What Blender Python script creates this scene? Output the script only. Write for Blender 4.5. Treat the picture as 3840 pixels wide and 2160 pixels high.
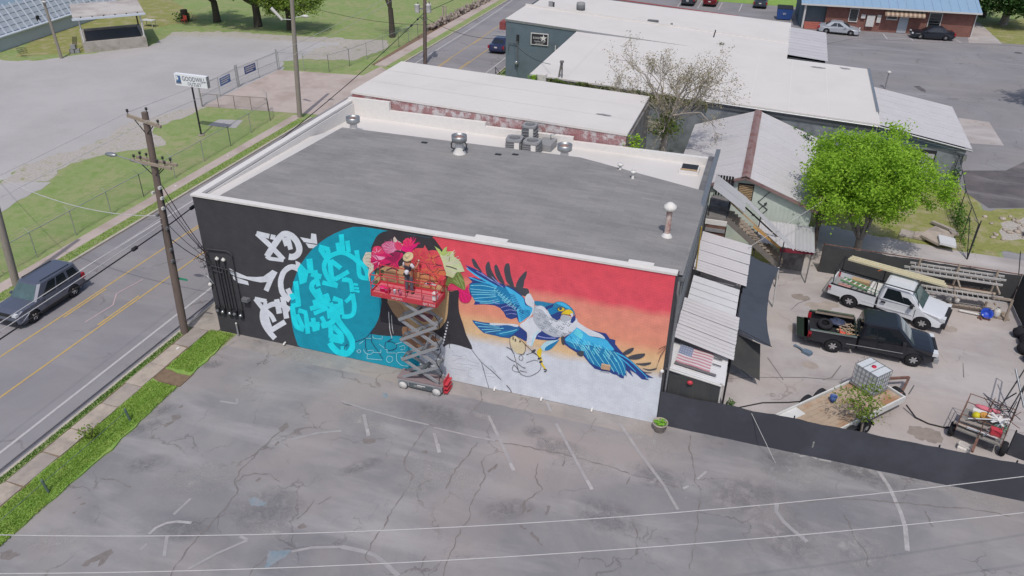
import bpy, math, random
from mathutils import Vector, Matrix
for o in list(bpy.data.objects): bpy.data.objects.remove(o)
S=bpy.context.scene; COL=S.collection; RAD=math.radians; PI=math.pi
rnd=random.Random(11)
# ---------------------------------------------------------------- camera
cd=bpy.data.cameras.new('Camera'); cd.sensor_width=36; cd.lens=28.009; cd.clip_start=.1; cd.clip_end=2000
camo=bpy.data.objects.new('Camera',cd); COL.objects.link(camo); S.camera=camo
cR=Vector((.9505327,.3104085,.0115827)); cU=Vector((-.1685972,.4842423,.8585362)); cW=Vector((-.2608881,.8180195,-.5126221))
camo.matrix_world=Matrix(((cR.x,cU.x,-cW.x,23.984),(cR.y,cU.y,-cW.y,-27.145),(cR.z,cU.z,-cW.z,22.5),(0,0,0,1)))
# ---------------------------------------------------------------- sky, sun, exposure
SUN_EL=60.0; SUN_DIR=Vector((.25,-.968,0)).normalized()      # horizontal direction towards the sun
wd=bpy.data.worlds.new('World'); S.world=wd; wd.use_nodes=True; wn=wd.node_tree
sk=wn.nodes.new('ShaderNodeTexSky'); sk.sky_type='NISHITA'; sk.sun_disc=False; sk.sun_elevation=RAD(SUN_EL); sk.sun_rotation=math.atan2(SUN_DIR.x,SUN_DIR.y)
sk.air_density=1.0; sk.dust_density=2.5; sk.ozone_density=1.0
wn.links.new(sk.outputs[0],wn.nodes['Background'].inputs[0]); wn.nodes['Background'].inputs[1].default_value=.14
sl=bpy.data.lights.new('sun','SUN'); sl.energy=2.7; sl.angle=RAD(.6); sl.color=(1,.95,.885)
so=bpy.data.objects.new('sun',sl); COL.objects.link(so)
ld=-(SUN_DIR*math.cos(RAD(SUN_EL))+Vector((0,0,math.sin(RAD(SUN_EL))))); so.rotation_euler=ld.to_track_quat('-Z','Y').to_euler(); so.location=(20,-40,60)
vs=S.view_settings; vs.view_transform='Standard'; vs.look='None'; vs.exposure=-.27; vs.gamma=1; vs.use_curve_mapping=False
S.cycles.max_bounces=6; S.cycles.transparent_max_bounces=12
# ---------------------------------------------------------------- helpers
def lin(h):
    h=h.lstrip('#'); o=[]
    for i in (0,2,4):
        c=int(h[i:i+2],16)/255; o.append(c/12.92 if c<=.04045 else ((c+.055)/1.055)**2.4)
    return o
MATS={}
def ramp(nt,fac,a,b,ca=(0,0,0,1),cb=(1,1,1,1)):
    r=nt.nodes.new('ShaderNodeValToRGB'); e=r.color_ramp.elements; e[0].position=a; e[1].position=b; e[0].color=ca; e[1].color=cb
    nt.links.new(fac,r.inputs[0]); return r.outputs[0]
def noise(nt,vec,scale,detail=5,rough=.6,dist=0):
    n=nt.nodes.new('ShaderNodeTexNoise'); n.inputs['Scale'].default_value=scale; n.inputs['Detail'].default_value=detail; n.inputs['Roughness'].default_value=rough; n.inputs['Distortion'].default_value=dist
    nt.links.new(vec,n.inputs['Vector']); return n.outputs['Fac']
def mixc(nt,fac,a,b,mode='MIX'):
    m=nt.nodes.new('ShaderNodeMix'); m.data_type='RGBA'; m.blend_type=mode
    for s,x in ((0,fac),(6,a),(7,b)):
        if hasattr(x,'links'): nt.links.new(x,m.inputs[s])
        elif s==0: m.inputs[0].default_value=x
        else: m.inputs[s].default_value=(x[0],x[1],x[2],1)
    return m.outputs[2]
def newmat(name):
    m=bpy.data.materials.new(name); m.use_nodes=True; nt=m.node_tree; b=nt.nodes['Principled BSDF']
    g=nt.nodes.new('ShaderNodeNewGeometry'); MATS[name]=m; return m,nt,b,g.outputs['Position']
def mul(c,k): return [min(x*k,1) for x in c]
def mat(name,hx,var=.1,scale=2.5,rough=.8,metal=0,bump=0,bscale=30,hx2=None,s2=.8,thr=(.48,.62),spec=.3,hx3=None,s3=3,thr3=(.55,.7),aniso=None,trans=0,alpha=1,coat=0):
    if name in MATS: return MATS[name]
    m,nt,b,P=newmat(name); c=lin(hx)
    if aniso:
        mp=nt.nodes.new('ShaderNodeMapping'); mp.inputs['Scale'].default_value=aniso; nt.links.new(P,mp.inputs[0]); P2=mp.outputs[0]
    else: P2=P
    col=mixc(nt,ramp(nt,noise(nt,P2,scale),.3,.7),mul(c,1-var),mul(c,1+var))
    if hx2: col=mixc(nt,ramp(nt,noise(nt,P2,s2,8,.65),*thr),col,lin(hx2))
    if hx3: col=mixc(nt,ramp(nt,noise(nt,P2,s3,8,.7,.4),*thr3),col,lin(hx3))
    nt.links.new(col,b.inputs['Base Color']); b.inputs['Roughness'].default_value=rough; b.inputs['Metallic'].default_value=metal
    b.inputs['Specular IOR Level'].default_value=spec; b.inputs['Coat Weight'].default_value=coat
    if trans: b.inputs['Transmission Weight'].default_value=trans
    if alpha<1: b.inputs['Alpha'].default_value=alpha
    if bump:
        bn=nt.nodes.new('ShaderNodeBump'); bn.inputs['Strength'].default_value=bump; bn.inputs['Distance'].default_value=.02
        nt.links.new(noise(nt,P,bscale,6,.7),bn.inputs['Height']); nt.links.new(bn.outputs[0],b.inputs['Normal'])
    return m
def brickmat(name,c1,c2,mo,axis='x',over=None,othr=(.45,.55),os=.9,bump=.35,rough=.85,extra=None):
    """running-bond brick in world space on a wall along x (or y)"""
    if name in MATS: return MATS[name]
    m,nt,b,P=newmat(name); sp=nt.nodes.new('ShaderNodeSeparateXYZ'); nt.links.new(P,sp.inputs[0]); cb=nt.nodes.new('ShaderNodeCombineXYZ')
    nt.links.new(sp.outputs[0 if axis=='x' else 1],cb.inputs[0]); nt.links.new(sp.outputs[2],cb.inputs[1])
    t=nt.nodes.new('ShaderNodeTexBrick'); nt.links.new(cb.outputs[0],t.inputs['Vector'])
    t.inputs['Scale'].default_value=1; t.inputs['Brick Width'].default_value=.215; t.inputs['Row Height'].default_value=.0745; t.inputs['Mortar Size'].default_value=.007; t.inputs['Mortar Smooth'].default_value=.3
    t.inputs['Color1'].default_value=(*lin(c1),1); t.inputs['Color2'].default_value=(*lin(c2),1); t.inputs['Mortar'].default_value=(*lin(mo),1)
    col=t.outputs['Color']
    if over: col=mixc(nt,ramp(nt,noise(nt,P,os,8,.72),*othr),col,lin(over))
    if extra: col=mixc(nt,ramp(nt,noise(nt,P,extra[1],8,.7),*extra[2]),col,lin(extra[0]))
    col=mixc(nt,.5,col,mixc(nt,ramp(nt,noise(nt,P,1.3,7),.3,.7),(.8,.8,.8),(1.2,1.2,1.2)),'MULTIPLY') if False else mixc(nt,ramp(nt,noise(nt,P,1.7,8),.35,.65),col,mixc(nt,1,col,(.84,.84,.85),'MULTIPLY'))
    nt.links.new(col,b.inputs['Base Color']); b.inputs['Roughness'].default_value=rough; b.inputs['Specular IOR Level'].default_value=.25
    iv=nt.nodes.new('ShaderNodeMath'); iv.operation='SUBTRACT'; iv.inputs[0].default_value=1; nt.links.new(t.outputs['Fac'],iv.inputs[1])
    bn=nt.nodes.new('ShaderNodeBump'); bn.inputs['Strength'].default_value=bump; bn.inputs['Distance'].default_value=.012; nt.links.new(iv.outputs[0],bn.inputs['Height']); nt.links.new(bn.outputs[0],b.inputs['Normal'])
    return m
class MB:
    def __init__(s): s.v=[]; s.f=[]; s.mi=[]; s.sm=[]; s.cur=0; s.smooth=False
    def add(s,vs,fs):
        n=len(s.v); s.v+= [tuple(p) for p in vs]
        for f in fs: s.f.append(tuple(n+i for i in f)); s.mi.append(s.cur); s.sm.append(s.smooth)
        return s
    def box(s,x0,y0,z0,x1,y1,z1,M=None):
        vs=[(x,y,z) for z in (z0,z1) for y in (y0,y1) for x in (x0,x1)]
        if M: vs=[tuple(M@Vector(p)) for p in vs]
        return s.add(vs,[(0,2,3,1),(4,5,7,6),(0,1,5,4),(2,6,7,3),(0,4,6,2),(1,3,7,5)])
    def beam(s,a,b,w,h=None,up=(0,0,1)):
        a=Vector(a); b=Vector(b); d=(b-a).normalized(); h=h or w; u=Vector(up)
        if abs(d.dot(u))>.98: u=Vector((1,0,0))
        r=d.cross(u).normalized()*w/2; q=r.cross(d).normalized()*h/2
        return s.add([a-r-q,a+r-q,a+r+q,a-r+q,b-r-q,b+r-q,b+r+q,b-r+q],[(0,3,2,1),(4,5,6,7),(0,1,5,4),(1,2,6,5),(2,3,7,6),(3,0,4,7)])
    def tube(s,pts,r,n=6,cap=True,smooth=True):
        pts=[Vector(p) for p in pts]; k=len(pts); rr=r if isinstance(r,(list,tuple)) else [r]*k; vs=[]; prev=None
        for i,p in enumerate(pts):
            d=(pts[min(i+1,k-1)]-pts[max(i-1,0)]).normalized()
            if prev is None:
                u=Vector((0,0,1)) if abs(d.z)<.9 else Vector((1,0,0)); a=d.cross(u).normalized()
            else: a=(prev-d*prev.dot(d)).normalized()
            prev=a; b=d.cross(a)
            vs+=[p+(a*math.cos(2*PI*j/n)+b*math.sin(2*PI*j/n))*rr[i] for j in range(n)]
        fs=[(i*n+j,i*n+(j+1)%n,(i+1)*n+(j+1)%n,(i+1)*n+j) for i in range(k-1) for j in range(n)]
        sv=s.smooth; s.smooth=smooth; s.add(vs,fs); s.smooth=sv
        if cap: s.add(vs[:n],[tuple(range(n))[::-1]]); s.add(vs[-n:],[tuple(range(n))])
        return s
    def lathe(s,prof,n=16,M=None,smooth=True):
        vs=[]; k=len(prof)
        for r,z in prof: vs+=[(r*math.cos(2*PI*j/n),r*math.sin(2*PI*j/n),z) for j in range(n)]
        if M: vs=[tuple(M@Vector(p)) for p in vs]
        fs=[(i*n+j,i*n+(j+1)%n,(i+1)*n+(j+1)%n,(i+1)*n+j) for i in range(k-1) for j in range(n)]
        sv=s.smooth; s.smooth=smooth; s.add(vs,fs); s.smooth=sv; return s
    def prism(s,poly,z0,z1,M=None):
        n=len(poly); vs=[(x,y,z0) for x,y in poly]+[(x,y,z1) for x,y in poly]
        if M: vs=[tuple(M@Vector(p)) for p in vs]
        return s.add(vs,[tuple(range(n))[::-1],tuple(range(n,2*n))]+[(i,(i+1)%n,n+(i+1)%n,n+i) for i in range(n)])
    def poly(s,pts): return s.add(pts,[tuple(range(len(pts)))])
    def ball(s,c,r,n=8,m=5,sq=(1,1,1)):
        prof=[(math.sin(PI*i/m)*r,-math.cos(PI*i/m)*r) for i in range(m+1)]
        return s.lathe(prof,n,Matrix.Translation(c)@Matrix.Diagonal((*sq,1)))
    def build(s,name,mats,parent=None,world=True,smooth=None,loc=None,rotz=None,kind=None):
        me=bpy.data.meshes.new(name); me.from_pydata(s.v,[],s.f)
        mats=mats if isinstance(mats,(list,tuple)) else [mats]
        for m in mats: me.materials.append(MATS[m] if isinstance(m,str) else m)
        me.polygons.foreach_set('material_index',s.mi); me.polygons.foreach_set('use_smooth',[True]*len(s.f) if smooth else s.sm); me.update()
        o=bpy.data.objects.new(name,me); COL.objects.link(o)
        if parent:
            o.parent=parent
            if world: o.matrix_parent_inverse=rootmat(parent).inverted()
        if loc: o.location=loc
        if rotz is not None: o.rotation_euler.z=rotz
        if kind: o['kind']=kind
        return o
def rootmat(o):
    m=Matrix.Translation(o.location)@Matrix.Rotation(o.rotation_euler.z,4,'Z')
    return (rootmat(o.parent)@o.matrix_parent_inverse@m) if o.parent else m
def tag(o,label,cat,group=None):
    o['label']=label; o['category']=cat
    if group: o['group']=group
    return o
def thing(name,label,cat,loc=(0,0,0),rotz=0,group=None):
    o=bpy.data.objects.new(name,None); COL.objects.link(o); o.location=loc; o.rotation_euler.z=rotz; o.empty_display_size=.3
    return tag(o,label,cat,group)
def copytree(o,parent=None):
    c=o.copy(); COL.objects.link(c)
    if parent: c.parent=parent; c.matrix_parent_inverse=o.matrix_parent_inverse.copy()
    for ch in [x for x in bpy.data.objects if x.parent==o]: copytree(ch,c)
    return c
def dup(o,loc,rotz,label,group=None):
    c=copytree(o); c.location=loc; c.rotation_euler.z=rotz; c['label']=label
    if group: c['group']=group
    return c
def struct(o): o['kind']='structure'; return o
def text(body,size,loc,rot,mat_,parent,name='lettering',ext=.002,align='CENTER',shear=0,sx=1):
    cu=bpy.data.curves.new(name,'FONT'); cu.body=body; cu.size=size; cu.extrude=ext; cu.align_x=align; cu.align_y='CENTER'; cu.shear=shear; cu.resolution_u=2
    t=bpy.data.objects.new(name,cu); COL.objects.link(t); me=bpy.data.meshes.new_from_object(t); bpy.data.objects.remove(t)
    o=bpy.data.objects.new(name,me); COL.objects.link(o); me.materials.clear(); me.materials.append(MATS[mat_])
    o.location=loc; o.rotation_euler=rot; o.scale=(sx,1,1); o.parent=parent
    if parent: o.matrix_parent_inverse=rootmat(parent).inverted()
    return o
# ---------------------------------------------------------------- shared materials
mat('white_paint','#d8d5d2',.04,4,.6); mat('white_roof','#d2cecb',.025,.35,.75,hx2='#c9c5c0',s2=.25,thr=(.5,.8),hx3='#b7b1aa',s3=.6,thr3=(.66,.95),bump=.08,bscale=3)
mat('grey_metal','#8f9296',.08,6,.45,.6); mat('galv','#a3a6a9',.1,5,.4,.7); mat('dark_metal','#3a3b3f',.1,5,.5,.4); mat('black_rubber','#26262a',.12,8,.85)
mat('concrete','#a79e95',.1,1.2,.9,bump=.2,bscale=12,hx2='#8f8880',s2=.5); mat('rust','#7a5b50',.2,5,.9,hx2='#5f4a44',s2=3); mat('wood_pole','#6f625c',.18,4,.9,bump=.3,bscale=20,aniso=(8,8,.6))
mat('old_wood','#9a8d80',.15,5,.9,aniso=(3,3,3)); mat('lumber','#b39a7a',.12,4,.85); mat('black_fabric','#44464d',.1,1.5,.9,hx2='#3f4249',s2=.6); mat('red_paint','#c0414c',.06,4,.45)
mat('red_light','#a01d2c',.05,5,.3,spec=.5); mat('head_lamp','#cfd2d6',.05,6,.15,spec=.6); mat('chrome','#c9ccd0',.03,5,.2,.9); mat('plastic_black','#2c2d31',.1,6,.6); mat('amber','#c06a2a',.05,5,.4)
mat('dark_glass','#1d2428',.08,2,.06,spec=.7,coat=.6); mat('pale_glass','#4d6162',.2,3,.08,spec=.7,coat=.6); mat('black_line','#2e2d30',.1,4,.85); mat('wire_black','#2b2a2e',.1,5,.7); mat('wire_pale','#b9b7b8',.08,5,.6)
# ---------------------------------------------------------------- ground surfaces
mat('grass','#879661',.15,11,.95,bump=.7,bscale=35,hx2='#9b9873',s2=.35,thr=(.44,.68),hx3='#768f4e',s3=1.3,thr3=(.46,.66)); mat('lush_grass','#7d9e4c',.18,9,.95,bump=.5,bscale=30,hx2='#93a25c',s2=1.3,thr=(.48,.68),hx3='#8f8468',s3=1.8,thr3=(.62,.72))
mat('dry_grass','#86894f',.16,5,.95,bump=.4,bscale=25,hx2='#a59a80',s2=.8,thr=(.48,.68)); mat('gravel','#a7a4a4',.06,6,.95,bump=.3,bscale=30,hx2='#b0adad',s2=.12,thr=(.4,.6),hx3='#9c9892',s3=.5,thr3=(.62,.8))
mat('rubble','#aca6a0',.2,7,.95,bump=.6,bscale=14,hx2='#8d9166',s2=1.6,thr=(.54,.7)); mat('drive','#b5a8a2',.06,1,.9,hx2='#a69890',s2=.3,bump=.1)
def asphalt(name,base,dark,light,warm,s=.22):
    m,nt,b,P=newmat(name)
    col=mixc(nt,ramp(nt,noise(nt,P,s,7,.62,.5),.38,.66),lin(base),lin(dark))
    mp=nt.nodes.new('ShaderNodeMapping'); mp.inputs['Rotation'].default_value=(0,0,.5); mp.inputs['Scale'].default_value=(.25,1.1,1); nt.links.new(P,mp.inputs[0])
    col=mixc(nt,ramp(nt,noise(nt,mp.outputs[0],.5,8,.6,.3),.5,.75),col,lin(light)); col=mixc(nt,ramp(nt,noise(nt,P,.16,5,.5),.5,.72),col,lin(warm))
    col=mixc(nt,ramp(nt,noise(nt,P,60,3,.8),.3,.7),mixc(nt,1,col,(.9,.9,.9),'MULTIPLY'),col)
    col=mixc(nt,ramp(nt,noise(nt,P,.9,10,.78,.8),.56,.7),col,mixc(nt,.6,col,lin(dark)))
    col=mixc(nt,ramp(nt,noise(nt,P,5,10,.8,.5),.58,.72),col,mixc(nt,.55,col,lin(light)))
    v=nt.nodes.new('ShaderNodeTexVoronoi'); v.feature='DISTANCE_TO_EDGE'; v.inputs['Scale'].default_value=.38 if name!='road_asphalt' else .16; nz=nt.nodes.new('ShaderNodeTexNoise'); nz.inputs['Scale'].default_value=1.6; nz.inputs['Detail'].default_value=8; nt.links.new(P,nz.inputs['Vector']); dm_=nt.nodes.new('ShaderNodeVectorMath'); dm_.operation='MULTIPLY_ADD'; dm_.inputs[1].default_value=(1.3,1.3,0); nt.links.new(nz.outputs['Color'],dm_.inputs[0]); nt.links.new(P,dm_.inputs[2]); nt.links.new(dm_.outputs[0],v.inputs['Vector'])
    cm=nt.nodes.new('ShaderNodeMath'); cm.operation='MULTIPLY'; nt.links.new(ramp(nt,v.outputs['Distance'],.004,.014,(1,1,1,1),(0,0,0,1)),cm.inputs[0]); nt.links.new(ramp(nt,noise(nt,P,.35,4),.5,.6),cm.inputs[1]); col=mixc(nt,cm.outputs[0],col,mixc(nt,1,col,(.72,.7,.69),'MULTIPLY'))
    nt.links.new(col,b.inputs['Base Color']); b.inputs['Roughness'].default_value=.9; b.inputs['Specular IOR Level'].default_value=.2
    bn=nt.nodes.new('ShaderNodeBump'); bn.inputs['Strength'].default_value=.25; bn.inputs['Distance'].default_value=.01; nt.links.new(noise(nt,P,45,5,.7),bn.inputs['Height']); nt.links.new(bn.outputs[0],b.inputs['Normal']); return m
asphalt('lot_asphalt','#949293','#7f7e82','#a8a5a6','#9e9694'); asphalt('road_asphalt','#949194','#828085','#9c999c','#938f8f',.12); asphalt('back_asphalt','#918f92','#807e81','#9b999c','#938f8f',.1); asphalt('yard_concrete','#b8b2b0','#a29b9a','#c2bdbc','#b4a9a2',.3); asphalt('apron_concrete','#a09a97','#8b8786','#aca8a6','#a59b94',.6); asphalt('dark_asphalt','#6b6769','#5a575b','#8a8789','#777173',.5)
def rough(pts,step=.6,amp=.28,seed=3):
    r=random.Random(seed); Q=[]
    for a,b in zip(pts,pts[1:]+pts[:1]):
        a,b=Vector(a),Vector(b); L=(b-a).length; n=max(1,min(60,int(L/step))); pr=Vector((-(b-a).y,(b-a).x)).normalized() if L else Vector((0,0))
        for j in range(n): q=a.lerp(b,j/n)+(pr*r.gauss(0,amp*.6) if j else Vector((0,0))); Q.append((q.x,q.y))
    return Q
NAT=('gravel_lot','rubble_margin','gravel_apron','lot_patch','yard_margin','gravel_bed','east_grass','tree_lawn','corner_lawn')
def sheet(name,pts,z,m,parent=None):
    if name in NAT: pts=rough(pts)
    mb=MB(); mb.poly([(x,y,z) for x,y in pts]); o=mb.build(name,m,parent)
    return o if parent else struct(o)
def rect(x0,y0,x1,y1): return [(x0,y0),(x1,y0),(x1,y1),(x0,y1)]
sheet('ground',rect(-500,-300,500,800),-.014,'grass')
road=sheet('road',rect(-12.2,-80,-1.85,420),0,'road_asphalt'); lot=sheet('parking_lot',rect(.97,-80,70,0.02),.002,'lot_asphalt'); yard=sheet('yard_floor',rect(21.8,.02,39.2,16.4),.004,'yard_concrete')
back=sheet('back_lot',[(-1.8,60),(-1.8,150),(26,150),(27,84),(46.5,84.6),(46.6,80),(53,81.2),(90,84),(90,16.4),(39.2,16.4),(39.2,30),(38,33),(28,46),(25,60)],-.006,'back_asphalt')
sheet('rear_drive',[(27.5,16.4),(70,16.4),(70,21.6),(36.6,21.8),(32.5,22.4),(28.5,23)],.003,'yard_concrete')
sheet('alley_floor',rect(17,15.2,39,46),-.011,'dry_grass')
sheet('gravel_lot',[(-60,10),(-25.3,10.4),(-26.3,12.9),(-26.1,15.1),(-25,17.4),(-24.9,20.3),(-25.5,22.7),(-24.6,25.1),(-23.5,28.7),(-22.4,29.5),(-22.6,42),(-24.4,44.7),(-23.1,45.8),(-23.6,50.8),(-21.8,52.7),(-23,54.9),(-28.6,53.4),(-31.5,52.6),(-36.7,52.3),(-42.4,49.8),(-41.2,45),(-45.4,39.6),(-47.6,36.3),(-49.4,35.3),(-60,34)],-.010,'gravel')
sheet('rubble_margin',[(-25.2,10.2),(-22.6,11.9),(-23.6,15),(-22,18),(-19.6,20.5),(-22.5,22.5),(-23.5,24),(-25.4,22.8),(-24.9,20.3),(-25.1,17.4),(-26.2,15.1),(-26.4,12.9)],-.006,'rubble'); sheet('rubble_margin',[(-24.9,20.3),(-23.4,22.6),(-22.4,26),(-22.3,29.4),(-23.6,28.8),(-25.0,25.1),(-25.9,22.7)],-.0065,'rubble'); sheet('gravel_apron',[(-42.4,49.4),(-36.7,51.6),(-31.5,51.8),(-23,53.6),(-23,55.6),(-31.5,54.2),(-37,53.6),(-43,51.3)],-.0065,'rubble')
sheet('gravel_apron',[(-23.2,46),(-17.5,47.5),(-16.6,53),(-18,56.5),(-23,55.2),(-22,52.7),(-23.7,50.8)],-.005,'rubble'); sheet('lot_patch',[(-27,5),(-21.5,7),(-22.3,11.9),(-25.2,10.3),(-30,9)],-.004,'gravel')
sheet('driveway',[(-22.9,29.4),(-12.2,30.9),(-12.2,45),(-13.9,46.4),(-14.1,42.9),(-22.9,41.7)],-.002,'drive')
sheet('yard_margin',[(-51,36.5),(-56.5,45),(-60,70),(-44,58),(-47.5,50),(-46,40)],-.0085,'dry_grass')
# kerbs, verges and pavements
def strip(name,pts,z0,z1,m,parent=None):
    mb=MB(); mb.prism(pts,z0,z1); o=mb.build(name,m,parent); return o if parent else struct(o)
mat('kerb','#b3aca0',.1,2,.9); mat('soil','#7d6a58',.2,4,.95)
strip('near_kerb',rect(-1.85,-80,-1.72,0.5),-.02,.1,'kerb'); strip('near_kerb_far_part',rect(-1.85,.5,-1.72,200),-.02,.1,'kerb'); strip('far_kerb',rect(-12.36,-80,-12.2,29.9),-.02,.1,'kerb'); strip('far_kerb_beyond',rect(-12.36,46,-12.2,400),-.02,.1,'kerb')
strip('near_verge',rect(-1.72,-80,-1.42,-.6),-.02,.085,'grass'); strip('near_lawn',rough([(-.46,-30),(1.08,-30),(1.0,-12),(1.12,-8.5),(1.0,-5.6),(.98,-4.6),(-.46,-4.4)],.35,.07,5),-.02,.075,'lush_grass'); strip('near_lawn_end',rough([(-.42,-3.6),(1.02,-3.7),(.95,-1.5),(.72,-.12),(-.2,-.3),(-.46,-1.2)],.3,.06,6),-.02,.075,'lush_grass')
strip('bare_soil',rect(-.46,-4.5,1.05,-3.5),-.02,.05,'soil'); strip('soil_bed',rect(-1.42,-80,-.46,-.25),-.02,.06,'soil')
strip('far_verge',rect(-13.15,-80,-12.36,29.7),-.02,.085,'grass'); strip('far_verge_beyond',rect(-13.3,46.5,-12.36,160),-.02,.085,'grass'); strip('far_pavement',rect(-14.0,-80,-13.15,29.9),-.02,.09,'drive'); strip('far_pavement_beyond',rect(-14.6,46.5,-13.3,160),-.02,.09,'drive')
pav=strip('near_pavement',rect(-1.75,-.28,-.02,46),-.02,.07,'concrete')
mat('slab_pale','#b0a498',.1,1.6,.9,hx2='#968c84',s2=.9,bump=.2,bscale=10); mat('slab_grey','#9a918b',.1,1.6,.9,hx2='#a99e93',s2=.9,bump=.2,bscale=10)
slabs=struct(MB().box(-1.4,-26,.02,-.47,-.3,.055).build('slab_bed','soil'))
y=-.32; k=0
while y>-24:
    L=rnd.uniform(1.35,1.75); tz=rnd.uniform(-.008,.012); d=rnd.uniform(-.04,.04)
    mb=MB(); a=rnd.uniform(.015,.05); x0=-1.4+d+rnd.uniform(0,.08); x1=-.46+d-rnd.uniform(0,.05)
    mb.prism([(x0,y-L+a),(x1-rnd.uniform(0,.12),y-L+a),(x1,y-L+a+.1),(x1,y-rnd.uniform(.01,.08)),(x0+rnd.uniform(0,.1),y),(x0,y-.12)],.06,.1+tz)
    mb.build('slab','slab_pale' if k%3 else 'slab_grey',slabs); y-=L; k+=1
# road paint
mat('yellow_paint','#c0a263',.1,5,.8,hx2='#a39a87',s2=6,thr=(.5,.7)); mat('white_line','#b9b6b7',.06,5,.8,hx2='#a5a2a3',s2=5,thr=(.48,.7)); mat('worn_line','#adabac',.06,6,.85,hx2='#999798',s2=4,thr=(.42,.66)); mat('faded_line','#a3a1a2',.05,6,.85,hx2='#969496',s2=3,thr=(.36,.6)); mat('pink_mark','#b9a3a6',.1,5,.85)
MZ=[0]
def mark(name,pts,w,m,parent,z=.008,jit=0,closed=False):
    MZ[0]+=1; z+=(MZ[0]%90)*.00009
    L=[];R_=[]; k=len(pts)
    for i,(x,y) in enumerate(pts):
        a=pts[max(i-1,0)]; b=pts[min(i+1,k-1)]; d=Vector((b[0]-a[0],b[1]-a[1])).normalized(); ww=w/2*(1+(rnd.uniform(-jit,jit)))
        L.append((x-d.y*ww,y+d.x*ww,z)); R_.append((x+d.y*ww,y-d.x*ww,z))
    mb=MB(); mb.add(L+R_,[(i,i+1,k+i+1,k+i) for i in range(k-1)]); return mb.build(name,m,parent)
mark('edge_line',[(-3.0,-70),(-3.0,200)],.13,'white_line',road); mark('edge_line',[(-11.1,-70),(-11.1,62),(-11.4,76),(-12.1,90)],.13,'white_line',road)
for x,ix in ((-8.45,-8.27),(-5.93,-6.11)):
    mark('lane_line',[(x,-70),(x,200)],.1,'yellow_paint',road)
    for y in range(-50,160,10):
        if not -9<y<-6 : mark('lane_dash',[(ix,y-1.6),(ix,y+1.4)],.1,'yellow_paint',road)
mark('utility_mark',[(-6.9,-1.6),(-6.75,.2),(-7.4,1.2),(-7.1,2.9)],.07,'pink_mark',road)
mark('tar_line',[(-2.18,-60),(-2.18,44)],.06,'dark_asphalt',road)
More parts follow.
